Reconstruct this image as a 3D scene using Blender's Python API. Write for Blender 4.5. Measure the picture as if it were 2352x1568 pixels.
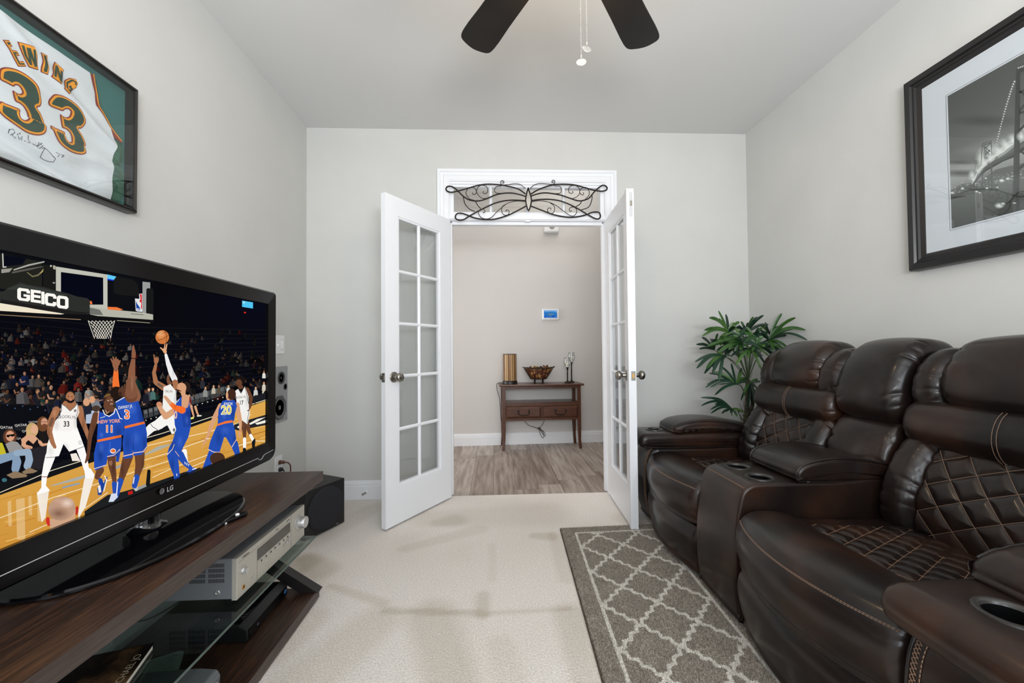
import bpy, bmesh, math, random
from math import sin, cos, pi, sqrt, radians, exp
from mathutils import Vector, Matrix, noise
from mathutils.geometry import delaunay_2d_cdt
for o in list(bpy.data.objects): bpy.data.objects.remove(o)
SC = bpy.context.scene; COL = SC.collection
rnd = random.Random(7)

# ---------------------------------------------------------------- camera
F_PX, YAW, PITCH, ROLL, CAM_H = 913.4, .0428, .0206, -.0087, 1.0793
fw = Vector((sin(YAW)*cos(PITCH), cos(YAW)*cos(PITCH), sin(PITCH)))
rt0 = Vector((cos(YAW), -sin(YAW), 0)); up0 = rt0.cross(fw)
rt = rt0*cos(ROLL)+up0*sin(ROLL); up = -rt0*sin(ROLL)+up0*cos(ROLL)
cd = bpy.data.cameras.new('camera'); cam = bpy.data.objects.new('camera', cd); COL.objects.link(cam)
cd.sensor_width = 36; cd.lens = F_PX/2352*36; cd.clip_start = .02
M = Matrix((rt, up, -fw)).transposed().to_4x4(); M.translation = Vector((0, 0, CAM_H)); cam.matrix_world = M
SC.camera = cam
# ---------------------------------------------------------------- world, lights, exposure
SC.view_settings.view_transform = 'Standard'; SC.view_settings.look = 'None'
SC.view_settings.gamma = 1; SC.view_settings.use_curve_mapping = False
SC.view_settings.exposure = 0.12
w = bpy.data.worlds.new('world'); SC.world = w; w.use_nodes = True
w.node_tree.nodes['Background'].inputs[0].default_value = (.72, .84, 1, 1)
w.node_tree.nodes['Background'].inputs[1].default_value = 1.6
def area(name, loc, target, sx, sy, power, col):
    l = bpy.data.lights.new(name, 'AREA'); l.shape = 'RECTANGLE'; l.size = sx; l.size_y = sy; l.energy = power; l.color = col
    o = bpy.data.objects.new(name, l); COL.objects.link(o); o.location = loc
    d = (Vector(target)-Vector(loc)); o.rotation_euler = d.to_track_quat('-Z', 'Y').to_euler(); return o
def point(name, loc, power, col, r=.05):
    l = bpy.data.lights.new(name, 'POINT'); l.energy = power; l.color = col; l.shadow_soft_size = r
    o = bpy.data.objects.new(name, l); COL.objects.link(o); o.location = loc; return o
YR = -1.55   # inner face of the rear wall, with its two windows, behind the camera
area('window_daylight', (-.62, YR-.03, 1.45), (-.62, 3, .55), 0.95, 1.4, 22, (.90, .96, 1))
area('window_daylight', (1.02, YR-.03, 1.45), (1.02, 3, .55), 0.95, 1.4, 22, (.90, .96, 1))
area('ceiling_bounce_flash', (.3, -.7, 1.5), (.3, -.1, 2.735), .9, .6, 72, (.985, .985, .995))
point('fan_lamp', (.24, 1.34, 2.31), 7, (1, .74, .46), .04)
area('hall_ceiling_lamp', (.75, 3.75, 3.25), (.3, 4.0, 0), 1.5, .6, 12, (1, .945, .89))
area('hall_fill', (-2.2, 3.8, 1.3), (1, 4.0, 1.0), 1.1, 1.8, 32, (1, .99, .98))  # unseen fill light, added to brighten the hall and its lower walls

# ---------------------------------------------------------------- helpers
def ray(u, v): return fw+rt*((u-1176)/F_PX)+up*((784-v)/F_PX)
def onp(u, v, axis, val):
    d = ray(u, v); o = Vector((0, 0, CAM_H)); return o+d*((val-o[axis])/d[axis])
def s2l(c):
    c = c/255.; return c/12.92 if c <= .04045 else ((c+.055)/1.055)**2.4
def L(r, g, b): return (s2l(r), s2l(g), s2l(b), 1)
MATS = {}
def mat(name, col, rough=.5, metal=0, noise_=None, bump=None, coat=0, spec=.5, trans=0, ior=1.5, emit=None, alpha=None, sheen=0):
    m = bpy.data.materials.new(name); m.use_nodes = True; nt = m.node_tree; b = nt.nodes['Principled BSDF']
    b.inputs['Base Color'].default_value = col; b.inputs['Roughness'].default_value = rough
    b.inputs['Metallic'].default_value = metal; b.inputs['Coat Weight'].default_value = coat
    b.inputs['Specular IOR Level'].default_value = spec; b.inputs['Transmission Weight'].default_value = trans
    b.inputs['IOR'].default_value = ior; b.inputs['Coat Roughness'].default_value = .08
    if sheen: b.inputs['Sheen Weight'].default_value = sheen
    if emit: b.inputs['Emission Color'].default_value = emit[0]; b.inputs['Emission Strength'].default_value = emit[1]
    tc = nt.nodes.new('ShaderNodeTexCoord')
    def tex(scale, detail, stretch, kind='N', rot=(0, 0, 0)):
        mp = nt.nodes.new('ShaderNodeMapping'); nt.links.new(tc.outputs['Object'], mp.inputs[0]); mp.inputs['Scale'].default_value = stretch; mp.inputs['Rotation'].default_value = rot
        if kind == 'N':
            n = nt.nodes.new('ShaderNodeTexNoise'); n.inputs['Scale'].default_value = scale; n.inputs['Detail'].default_value = detail; out = n.outputs['Fac']
        else:
            n = nt.nodes.new('ShaderNodeTexVoronoi'); n.inputs['Scale'].default_value = scale; out = n.outputs['Distance']
        nt.links.new(mp.outputs[0], n.inputs['Vector']); return out
    if noise_:   # (color2, scale, stretch, lo, hi)
        c2, sc, st, lo, hi = noise_
        r = nt.nodes.new('ShaderNodeValToRGB'); r.color_ramp.elements[0].position = lo; r.color_ramp.elements[1].position = hi
        r.color_ramp.elements[0].color = col; r.color_ramp.elements[1].color = c2
        nt.links.new(tex(sc, 6, st), r.inputs[0]); nt.links.new(r.outputs[0], b.inputs['Base Color'])
    if bump:     # list of (scale, strength, dist, stretch, kind)
        prev = None
        for sc, stg, dist, st, kind in bump:
            bp = nt.nodes.new('ShaderNodeBump'); bp.inputs['Strength'].default_value = stg; bp.inputs['Distance'].default_value = dist
            nt.links.new(tex(sc, 3, st, kind), bp.inputs['Height'])
            if prev: nt.links.new(prev.outputs[0], bp.inputs['Normal'])
            prev = bp
        nt.links.new(prev.outputs[0], b.inputs['Normal'])
    MATS[name] = m; return m
def thin_glass(name, tint, rough=.0, refl=1.0):
    m = bpy.data.materials.new(name); m.use_nodes = True; nt = m.node_tree; nt.nodes.clear()
    out = nt.nodes.new('ShaderNodeOutputMaterial'); mx = nt.nodes.new('ShaderNodeMixShader'); fr = nt.nodes.new('ShaderNodeLayerWeight')
    tr = nt.nodes.new('ShaderNodeBsdfTransparent'); gl = nt.nodes.new('ShaderNodeBsdfGlossy'); fr.inputs[0].default_value = .5
    p5 = nt.nodes.new('ShaderNodeMath'); p5.operation = 'POWER'; p5.inputs[1].default_value = 5; sa_ = nt.nodes.new('ShaderNodeMath'); sa_.operation = 'MULTIPLY_ADD'; sa_.inputs[1].default_value = .96; sa_.inputs[2].default_value = .04
    nt.links.new(fr.outputs['Facing'], p5.inputs[0]); nt.links.new(p5.outputs[0], sa_.inputs[0])
    mu = nt.nodes.new('ShaderNodeMath'); mu.operation = 'MULTIPLY'; mu.inputs[1].default_value = refl
    tr.inputs[0].default_value = tint; gl.inputs['Roughness'].default_value = rough
    nt.links.new(sa_.outputs[0], mu.inputs[0]); nt.links.new(mu.outputs[0], mx.inputs[0])
    nt.links.new(tr.outputs[0], mx.inputs[1]); nt.links.new(gl.outputs[0], mx.inputs[2]); nt.links.new(mx.outputs[0], out.inputs[0])
    MATS[name] = m; return m
def vcol_mat(name, emission=0, rough=.6, alpha=False, grain=0, gl_=(.80, 1.16)):
    """colour comes from the mesh's own corner colours (flat print)"""
    m = bpy.data.materials.new(name); m.use_nodes = True; nt = m.node_tree; nt.nodes.clear()
    out = nt.nodes.new('ShaderNodeOutputMaterial'); at = nt.nodes.new('ShaderNodeVertexColor'); at.layer_name = 'Col'
    csrc = at.outputs['Color']
    if grain:
        tc = nt.nodes.new('ShaderNodeTexCoord'); n = nt.nodes.new('ShaderNodeTexNoise'); n.inputs['Scale'].default_value = grain; n.inputs['Detail'].default_value = 3
        nt.links.new(tc.outputs['Object'], n.inputs['Vector'])
        mr = nt.nodes.new('ShaderNodeMapRange'); mr.inputs[1].default_value = .3; mr.inputs[2].default_value = .7; mr.inputs[3].default_value = gl_[0]; mr.inputs[4].default_value = gl_[1]
        nt.links.new(n.outputs['Fac'], mr.inputs[0]); vm = nt.nodes.new('ShaderNodeVectorMath'); vm.operation = 'SCALE'
        nt.links.new(csrc, vm.inputs[0]); nt.links.new(mr.outputs[0], vm.inputs['Scale']); csrc = vm.outputs[0]
    if emission:
        e = nt.nodes.new('ShaderNodeEmission'); e.inputs[1].default_value = emission; nt.links.new(csrc, e.inputs[0])
        sh = e
    else:
        sh = nt.nodes.new('ShaderNodeBsdfPrincipled'); sh.inputs['Roughness'].default_value = rough; nt.links.new(csrc, sh.inputs['Base Color'])
    if alpha:
        t = nt.nodes.new('ShaderNodeBsdfTransparent'); mx = nt.nodes.new('ShaderNodeMixShader')
        nt.links.new(at.outputs['Alpha'], mx.inputs[0]); nt.links.new(t.outputs[0], mx.inputs[1]); nt.links.new(sh.outputs[0], mx.inputs[2]); nt.links.new(mx.outputs[0], out.inputs[0])
    else: nt.links.new(sh.outputs[0], out.inputs[0])
    MATS[name] = m; return m

OFF = {}
def thing(name, label, cat, loc=(0, 0, 0), rotz=0, group=None, world=False, kind=None):
    """an Empty at the thing's base; world=True means its parts are given in world coordinates"""
    o = bpy.data.objects.new(name, None); COL.objects.link(o); o.location = loc; o.rotation_euler = (0, 0, rotz); o.empty_display_size = .05
    if label: o['label'] = label
    if cat: o['category'] = cat
    if group: o['group'] = group
    if kind: o['kind'] = kind
    OFF[o] = Vector(loc) if world else Vector((0, 0, 0)); return o
def new_bm(): return bmesh.new()
def obj(name, bm, m, parent=None, smooth=False, label=None, cat=None, group=None, kind=None, bevel=0, angle=None):
    me = bpy.data.meshes.new(name)
    if parent is not None and parent in OFF and OFF[parent].length: bmesh.ops.translate(bm, verts=bm.verts, vec=-OFF[parent])
    if smooth:
        for f in bm.faces: f.smooth = True
    bm.to_mesh(me); bm.free()
    for mm in (m if isinstance(m, (list, tuple)) else [m]): me.materials.append(mm)
    o = bpy.data.objects.new(name, me); COL.objects.link(o)
    if smooth and angle is not None:
        try: me.set_sharp_from_angle(angle=radians(angle))
        except Exception: pass
    if parent is not None: o.parent = parent; OFF[o] = OFF.get(parent, Vector((0, 0, 0)))
    if label: o['label'] = label
    if cat: o['category'] = cat
    if group: o['group'] = group
    if kind: o['kind'] = kind
    if bevel:
        md = o.modifiers.new('bevel', 'BEVEL'); md.width = bevel; md.segments = 2; md.limit_method = 'ANGLE'
    return o
def struct(name, bm, m, **k): return obj(name, bm, m, kind='structure', **k)
def box(bm, x0, x1, y0, y1, z0, z1, Mx=None):
    vs = [bm.verts.new((x, y, z)) for x in (x0, x1) for y in (y0, y1) for z in (z0, z1)]
    if Mx is not None:
        for v in vs: v.co = Mx @ v.co
    for f in ((0, 1, 3, 2), (4, 6, 7, 5), (0, 4, 5, 1), (2, 3, 7, 6), (0, 2, 6, 4), (1, 5, 7, 3)): bm.faces.new([vs[i] for i in f])
    return vs
def bx(*a, **k):
    bm = new_bm(); box(bm, *a, **k); return bm
def rbox(x0, x1, y0, y1, z0, z1, r=.004, seg=2, bm=None):
    b2 = new_bm(); box(b2, x0, x1, y0, y1, z0, z1); bmesh.ops.bevel(b2, geom=b2.edges[:]+b2.verts[:], offset=r, segments=seg, affect='EDGES', profile=.5)
    if bm is None: return b2
    me = bpy.data.meshes.new('t'); b2.to_mesh(me); b2.free(); bm.from_mesh(me); bpy.data.meshes.remove(me); return bm
def frame_axes(d):
    d = d.normalized(); a = Vector((0, 0, 1)) if abs(d.z) < .9 else Vector((1, 0, 0)); u = d.cross(a).normalized(); return u, u.cross(d)
def tube(bm, pts, r, n=8, closed=False, caps=True, rf=None):
    pts = [Vector(p) for p in pts]; N = len(pts); rings = []; u = None
    for i, p in enumerate(pts):
        if closed: d = pts[(i+1) % N]-pts[i-1]
        else: d = pts[min(i+1, N-1)]-pts[max(i-1, 0)]
        if d.length < 1e-9: d = Vector((0, 0, 1))
        d.normalize()
        if u is None: u, v = frame_axes(d)
        else: u = (u-d*u.dot(d)).normalized(); v = u.cross(d)
        rr = r if rf is None else r*rf(i/(N-1))
        rings.append([bm.verts.new(p+(u*cos(2*pi*k/n)+v*sin(2*pi*k/n))*rr) for k in range(n)])
    for i in range(N if closed else N-1):
        a, b = rings[i], rings[(i+1) % N]
        for k in range(n): bm.faces.new((a[k], a[(k+1) % n], b[(k+1) % n], b[k]))
    if caps and not closed: bm.faces.new(rings[0][::-1]); bm.faces.new(rings[-1])
def lathe(bm, prof, c=(0, 0, 0), axis='Z', n=24, Mx=None, caps=True):
    """prof: (radius, height) list"""
    rings = []
    for r, h in prof:
        rg = []
        for k in range(n):
            a = 2*pi*k/n; x, y = r*cos(a), r*sin(a)
            p = Vector((x, y, h)) if axis == 'Z' else (Vector((h, x, y)) if axis == 'X' else Vector((x, h, y)))
            p = p+Vector(c)
            if Mx is not None: p = Mx @ p
            rg.append(bm.verts.new(p))
        rings.append(rg)
    for a, b in zip(rings, rings[1:]):
        for k in range(n):
            f = (a[k], a[(k+1) % n], b[(k+1) % n], b[k]); bm.faces.new(f if axis != 'Y' else f[::-1])
    if caps and prof[0][0] > 1e-6: bm.faces.new(rings[0])
    if caps and prof[-1][0] > 1e-6: bm.faces.new(rings[-1])
def prism(bm, pts, axis, a, b):
    """polygon pts extruded along axis from a to b. axis X: (y,z); Y: (x,z); Z: (x,y)"""
    def mk(p, t): return (t, p[0], p[1]) if axis == 'X' else ((p[0], t, p[1]) if axis == 'Y' else (p[0], p[1], t))
    A = [bm.verts.new(mk(p, a)) for p in pts]; B = [bm.verts.new(mk(p, b)) for p in pts]
    bm.faces.new(A); bm.faces.new(B[::-1]); n = len(pts)
    for i in range(n): bm.faces.new((A[i], B[i], B[(i+1) % n], A[(i+1) % n]))
    bmesh.ops.recalc_face_normals(bm, faces=bm.faces)
def catmull(pts, per=8, closed=False):
    P_ = [Vector(p) for p in pts]; n = len(P_); out = []
    for i in range(n if closed else n-1):
        p0 = P_[(i-1) % n] if closed or i > 0 else P_[0]*2-P_[1]; p1 = P_[i]; p2 = P_[(i+1) % n]
        p3 = P_[(i+2) % n] if closed or i < n-2 else P_[-1]*2-P_[-2]
        for k in range(per):
            t = k/per; out.append(.5*((2*p1)+(p2-p0)*t+(2*p0-5*p1+4*p2-p3)*t*t+(3*p1-p0-3*p2+p3)*t**3))
    if not closed: out.append(P_[-1])
    return out
def cut(o, cutter):
    md = o.modifiers.new('b', 'BOOLEAN'); md.object = cutter; md.operation = 'DIFFERENCE'; md.solver = 'EXACT'
    bpy.context.view_layer.update(); dg = bpy.context.evaluated_depsgraph_get()
    me = bpy.data.meshes.new_from_object(o.evaluated_get(dg)); o.modifiers.clear(); o.data = me; bpy.data.objects.remove(cutter)
def text2d(s, size=1, bold=0, align='CENTER'):
    """flat text as (verts2d, faces)"""
    c = bpy.data.curves.new('t', 'FONT'); c.body = s; c.size = size; c.offset = bold*size; c.align_x = align; c.align_y = 'CENTER'; c.resolution_u = 3
    o = bpy.data.objects.new('t', c); COL.objects.link(o); bpy.context.view_layer.update()
    me = bpy.data.meshes.new_from_object(o.evaluated_get(bpy.context.evaluated_depsgraph_get()))
    r = ([v.co.xy.copy() for v in me.vertices], [list(p.vertices) for p in me.polygons])
    bpy.data.objects.remove(o); bpy.data.curves.remove(c); bpy.data.meshes.remove(me); return r
def put_text(bm, s, size, fn, bold=0):
    vs, fs = text2d(s, size, bold); V = [bm.verts.new(fn(p.x, p.y)) for p in vs]
    for f in fs:
        try: bm.faces.new([V[i] for i in f])
        except ValueError: pass
def copy_tree(o, parent=None, m=None):
    c = o.copy(); COL.objects.link(c); c.parent = parent
    for ch in list(o.children): copy_tree(ch, c)
    return c

# ---------------------------------------------------------------- materials
W1 = (1, 1, 1)
wall_m = mat('wall_paint', L(208, 208, 205), .9, noise_=(L(204, 204, 201), 3, W1, .3, .7), bump=[(350, .08, .002, W1, 'N')], spec=.2)
hall_m = mat('hall_wall_paint', L(211, 208, 205), .9, bump=[(350, .08, .002, W1, 'N')], spec=.2)
ceil_m = mat('ceiling_paint', L(214, 214, 213), .95, bump=[(300, .1, .002, W1, 'N')], spec=.15)
white_m = mat('white_trim_paint', L(236, 238, 242), .32, spec=.45)
plate_m = mat('white_plastic', L(236, 237, 238), .3)
nickel_m = mat('satin_nickel', L(150, 146, 138), .28, 1)
brass_m = mat('brass', L(200, 150, 80), .3, 1)
carpet_m = vcol_mat('beige_carpet', rough=1, grain=170)
def add_bump(m, lst):
    nt = m.node_tree; b = [n for n in nt.nodes if n.type == 'BSDF_PRINCIPLED'][0]; tc = nt.nodes.new('ShaderNodeTexCoord'); prev = None
    for sc, st, di in lst:
        n = nt.nodes.new('ShaderNodeTexNoise'); n.inputs['Scale'].default_value = sc; n.inputs['Detail'].default_value = 3; nt.links.new(tc.outputs['Object'], n.inputs['Vector'])
        bp = nt.nodes.new('ShaderNodeBump'); bp.inputs['Strength'].default_value = st; bp.inputs['Distance'].default_value = di; nt.links.new(n.outputs['Fac'], bp.inputs['Height'])
        if prev: nt.links.new(prev.outputs[0], bp.inputs['Normal'])
        prev = bp
    nt.links.new(prev.outputs[0], b.inputs['Normal'])
add_bump(carpet_m, [(380, .7, .006), (110, .45, .008)])
black_gloss = mat('gloss_black_plastic', L(8, 8, 11), .07, spec=.45)
bezel_m = mat('bezel_black', L(13, 12, 13), .16, spec=.3)
black_m = mat('black_plastic', L(20, 20, 22), .45, bump=[(900, .1, .0006, W1, 'N')])
black_cloth = mat('black_grille_cloth', L(36, 37, 42), .95, bump=[(1400, .5, .001, W1, 'N')])
cup_m = mat('cup_liner_black', L(8, 8, 9), .3)
espresso = mat('espresso_wood', L(40, 27, 22), .36, noise_=(L(84, 56, 38), 5, (30, 1.6, 30), .42, .74), bump=[(6, .12, .001, (60, 3, 60), 'N')], spec=.4)
espresso_sheen = mat('espresso_edge_sheen', L(74, 62, 57), .4, noise_=(L(58, 46, 42), 5, (10, 1.5, 30), .4, .6))  # paler espresso: light reflecting off the console edges, put into the colour
iron_m = mat('dark_wrought_iron', L(38, 32, 30), .5, .6)
walnut = mat('reddish_walnut', L(66, 34, 20), .35, noise_=(L(96, 55, 32), 6, (2, 20, 20), .35, .7), coat=.2)
silver_m = mat('receiver_champagne', L(190, 186, 176), .42, .25)
steel_m = mat('receiver_grey_case', L(128, 130, 135), .5, .2)
alu_m = mat('aluminium', L(198, 198, 198), .3, .6)
glass_m = thin_glass('clear_glass', (.97, .985, .98, 1), refl=1.2)
frost_m = thin_glass('door_glass', (.93, .94, .94, 1), rough=.02, refl=1.3)
shelf_glass = thin_glass('smoked_shelf_glass', (.60, .68, .65, 1), refl=1.7)
edge_glass = mat('shelf_glass_edge', L(70, 88, 82), .2)
def leather_mat(name, tint=1.0, stitched=False):
    m = mat(name, L(33, 25, 22), .36, bump=[(520, .12, .0008, W1, 'V'), (9, .16, .01, (1, 1, 1), 'N')], spec=.5)
    nt = m.node_tree; b = nt.nodes['Principled BSDF']; tc = nt.nodes.new('ShaderNodeTexCoord')
    n = nt.nodes.new('ShaderNodeTexNoise'); n.inputs['Scale'].default_value = 4.2; n.inputs['Detail'].default_value = 3; nt.links.new(tc.outputs['Object'], n.inputs['Vector'])
    r = nt.nodes.new('ShaderNodeValToRGB'); e = r.color_ramp.elements; e[0].position = .36; e[0].color = L(20, 15, 14); e[1].position = .74; e[1].color = L(58, 36, 25)
    x = e.new(.52); x.color = L(32, 22, 18); nt.links.new(n.outputs['Fac'], r.inputs[0]); last = r.outputs[0]
    if stitched:
        at = nt.nodes.new('ShaderNodeVertexColor'); at.layer_name = 'Col'; mx = nt.nodes.new('ShaderNodeMix'); mx.data_type = 'RGBA'
        nt.links.new(at.outputs['Color'], mx.inputs[0]); nt.links.new(last, mx.inputs[6]); mx.inputs[7].default_value = L(150, 118, 92); last = mx.outputs[2]
    b.inputs['Coat Weight'].default_value = .22; b.inputs['Coat Roughness'].default_value = .14; b.inputs['Specular IOR Level'].default_value = .32
    nt.links.new(last, b.inputs['Base Color'])
    n2 = nt.nodes.new('ShaderNodeTexNoise'); n2.inputs['Scale'].default_value = 7; nt.links.new(tc.outputs['Object'], n2.inputs['Vector'])
    mr = nt.nodes.new('ShaderNodeMapRange'); mr.inputs[3].default_value = .24; mr.inputs[4].default_value = .40; nt.links.new(n2.outputs['Fac'], mr.inputs[0]); nt.links.new(mr.outputs[0], b.inputs['Roughness'])
    return m
leather = leather_mat('brown_leather'); leather_q = leather
thread_m = mat('tan_thread', L(140, 112, 92), .8)
pipe_m = mat('dark_leather_piping', L(26, 21, 20), .3)
# ================================================================ THE SETTING
XL, XR, YB, H = -1.3815, 1.957, 2.975, 2.7365
def floor_mesh():
    """carpet sheet; corner colours carry the trodden and vacuumed marks of the pile"""
    bm = new_bm(); box(bm, XL-.12, XR+.12, YR-.12, YB+.01, -.06, -.004); cl = bm.loops.layers.float_color.new('Col')
    A, B = Vector(L(243, 236, 229)[:3]), Vector(L(207, 196, 180)[:3])
    for f in bm.faces:
        for lp in f.loops: lp[cl] = (*A, 1)
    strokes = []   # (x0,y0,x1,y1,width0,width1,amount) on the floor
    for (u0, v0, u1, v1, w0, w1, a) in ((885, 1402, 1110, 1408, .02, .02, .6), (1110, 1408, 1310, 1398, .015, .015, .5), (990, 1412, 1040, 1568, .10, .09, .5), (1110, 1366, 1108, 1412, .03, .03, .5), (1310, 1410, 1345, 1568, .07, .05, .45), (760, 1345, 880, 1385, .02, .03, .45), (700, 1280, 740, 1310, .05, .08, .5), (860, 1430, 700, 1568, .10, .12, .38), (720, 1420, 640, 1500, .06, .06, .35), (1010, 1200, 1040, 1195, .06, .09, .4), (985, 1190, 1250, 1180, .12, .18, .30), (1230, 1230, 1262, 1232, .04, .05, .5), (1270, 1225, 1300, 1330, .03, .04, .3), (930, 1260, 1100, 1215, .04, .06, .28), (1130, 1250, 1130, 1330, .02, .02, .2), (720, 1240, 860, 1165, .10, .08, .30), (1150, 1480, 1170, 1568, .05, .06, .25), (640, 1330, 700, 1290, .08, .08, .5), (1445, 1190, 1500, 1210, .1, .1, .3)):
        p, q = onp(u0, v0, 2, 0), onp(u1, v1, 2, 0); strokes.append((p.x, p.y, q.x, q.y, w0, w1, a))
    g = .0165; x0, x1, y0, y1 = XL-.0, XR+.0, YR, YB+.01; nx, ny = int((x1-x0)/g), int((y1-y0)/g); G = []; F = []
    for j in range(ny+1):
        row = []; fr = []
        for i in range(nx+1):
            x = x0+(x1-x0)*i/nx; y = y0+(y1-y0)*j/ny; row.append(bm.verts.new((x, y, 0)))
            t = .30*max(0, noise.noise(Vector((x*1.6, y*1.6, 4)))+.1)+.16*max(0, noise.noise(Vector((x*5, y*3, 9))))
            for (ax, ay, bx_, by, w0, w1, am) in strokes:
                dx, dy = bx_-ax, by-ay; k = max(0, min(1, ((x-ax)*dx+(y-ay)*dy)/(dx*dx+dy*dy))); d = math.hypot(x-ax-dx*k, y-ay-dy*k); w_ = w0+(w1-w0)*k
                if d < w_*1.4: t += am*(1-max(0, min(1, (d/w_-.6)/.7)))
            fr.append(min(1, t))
        G.append(row); F.append(fr)
    for j in range(ny):
        for i in range(nx):
            f = bm.faces.new((G[j][i], G[j][i+1], G[j+1][i+1], G[j+1][i]))
            for lp, t in zip(f.loops, (F[j][i], F[j][i+1], F[j+1][i+1], F[j+1][i])): lp[cl] = (*(A.lerp(B, t)), 1)
    return bm
struct('floor', floor_mesh(), carpet_m)
bm = new_bm(); box(bm, XL-.12, XR+.12, YR-.12, YB+.12, H, H+.1); struct('ceiling', bm, ceil_m)
bm = new_bm(); box(bm, XL-.12, XL, YR, YB, 0, H); struct('wall_left', bm, wall_m)
bm = new_bm(); box(bm, XR, XR+.12, YR, YB, 0, H); struct('wall_right', bm, wall_m)
OX0, OX1, OZ = -.352, .862, 2.37      # rough opening of doors and transom
bm = new_bm(); box(bm, XL-.12, OX0, YB, YB+.12, 0, H); box(bm, OX1, XR+.12, YB, YB+.12, 0, H); box(bm, OX0, OX1, YB, YB+.12, OZ, H)
struct('wall_back', bm, wall_m)
bm = new_bm()
wx = [(-1.145, -.095), (.495, 1.545)]
box(bm, XL, wx[0][0], YR-.12, YR, 0, H); box(bm, wx[0][1], wx[1][0], YR-.12, YR, 0, H); box(bm, wx[1][1], XR, YR-.12, YR, 0, H)
for a, b in wx: box(bm, a, b, YR-.12, YR, 0, .7); box(bm, a, b, YR-.12, YR, 2.2, H)
struct('wall_rear', bm, wall_m)
for i, (a, b) in enumerate(wx):
    bm = new_bm()
    for q in ((a-.08, a, .62, 2.28), (b, b+.08, .62, 2.28)): box(bm, q[0], q[1], YR, YR+.02, q[2], q[3])
    for q in ((.62, .7), (2.2, 2.28)): box(bm, a, b, YR, YR+.02, *q)
    box(bm, a, b, YR-.02, YR, 1.43, 1.47); box(bm, a, a+.03, YR-.02, YR, .7, 2.2); box(bm, b-.03, b, YR-.02, YR, .7, 2.2); box(bm, a+.51, a+.53, YR-.02, YR, .7, 2.2)
    struct('window_%d' % (i+2), bm, white_m)

def base_prof(h=.132, t=.016):   # (out, z)
    return [(0, 0), (t, 0), (t, h*.72), (t*.82, h*.75), (t*.82, h*.87), (t*.55, h*.90), (t*.55, h*.97), (0, h)]
def baseboard(name, p0, p1, n):
    bm = new_bm(); p0 = Vector(p0); p1 = Vector(p1); n = Vector(n)
    A = [bm.verts.new(p0+n*a+Vector((0, 0, z))) for a, z in base_prof()]; B = [bm.verts.new(p1+n*a+Vector((0, 0, z))) for a, z in base_prof()]
    bm.faces.new(A); bm.faces.new(B[::-1]); k = len(A)
    for i in range(k): bm.faces.new((A[i], B[i], B[(i+1) % k], A[(i+1) % k]))
    bmesh.ops.recalc_face_normals(bm, faces=bm.faces); return struct(name, bm, white_m)
CX0, CX1, CZ = -.42, .932, 2.432
baseboard('baseboard_left', (XL, YR, 0), (XL, YB-.017, 0), (1, 0, 0))
baseboard('baseboard_right', (XR, YR, 0), (XR, YB-.017, 0), (-1, 0, 0))
baseboard('baseboard_back', (XL, YB, 0), (CX0, YB, 0), (0, -1, 0)).name = 'baseboard_back'
baseboard('baseboard_back_right', (CX1, YB, 0), (XR-.017, YB, 0), (0, -1, 0))

# casing round doors and transom: mitred profiled moulding
def casing():
    bm = new_bm(); prof = [(0, 0), (0, .012), (.012, .019), (.04, .019), (.048, .013), (.066, .013), (.072, .022), (.09, .022), (.09, 0)]  # (inward->outward, proud)
    ix0, ix1, iz = CX0+.09, CX1-.09, CZ-.09
    path = [(ix0, 0, -1, 0), (ix0, iz, -1, 1), (ix1, iz, 1, 1), (ix1, 0, 1, 0)]; R = []
    for x, z, dx, dz in path: R.append([bm.verts.new((x+dx*a, YB-b, z+dz*a)) for a, b in prof])
    for a, b in zip(R, R[1:]):
        for i in range(len(prof)): j = (i+1) % len(prof); bm.faces.new((a[i], a[j], b[j], b[i]))
    for r in (R[0], R[-1]): bm.faces.new(r)
    bmesh.ops.recalc_face_normals(bm, faces=bm.faces); return bm
struct('trim_1', casing(), white_m)
# jambs, door head and stops
bm = new_bm(); J0, J1 = CX0+.09, CX1-.09
box(bm, OX0, J0, YB, YB+.12, 0, OZ); box(bm, J1, OX1, YB, YB+.12, 0, OZ); box(bm, J0, J1, YB, YB+.12, 2.342, OZ)
box(bm, J0, J0+.012, YB+.04, YB+.08, 0, 2.045); box(bm, J1-.012, J1, YB+.04, YB+.08, 0, 2.045)
struct('trim_2', bm, white_m)
bm = new_bm(); box(bm, J0, J1, YB-.004, YB+.12, 2.052, 2.088); box(bm, J0, J1, YB-.016, YB, 2.058, 2.080); box(bm, J0+.012, J1-.012, YB+.035, YB+.08, 2.03, 2.052)
box(bm, .235, .275, YB-.0, YB+.03, 2.046, 2.052)
struct('trim_3', bm, white_m)
# transom sash, four lights
tw = thing('window_1', None, None, (.256, YB+.05, 2.088), world=True, kind='structure')
gx0, gx1, gz0, gz1 = -.302, .812, 2.118, 2.308
bm = new_bm()
box(bm, J0, gx0, YB+.01, YB+.06, 2.088, 2.342); box(bm, gx1, J1, YB+.01, YB+.06, 2.088, 2.342); box(bm, gx0, gx1, YB+.01, YB+.06, 2.088, gz0); box(bm, gx0, gx1, YB+.01, YB+.06, gz1, 2.342)
for a, b, c, d in ((J0, J1, 2.326, 2.342), (J0, J1, 2.088, 2.1)): box(bm, a, b, YB-.002, YB+.01, c, d)
obj('sash', bm, white_m, tw)
for i in (1, 2, 3):
    x = gx0+(gx1-gx0)*i/4; bm = new_bm(); prism(bm, [(x-.013, YB+.055), (x-.013, YB+.03), (x-.006, YB+.016), (x+.006, YB+.016), (x+.013, YB+.03), (x+.013, YB+.055)], 'Z', gz0, gz1); obj('muntin', bm, white_m, tw)
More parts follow.
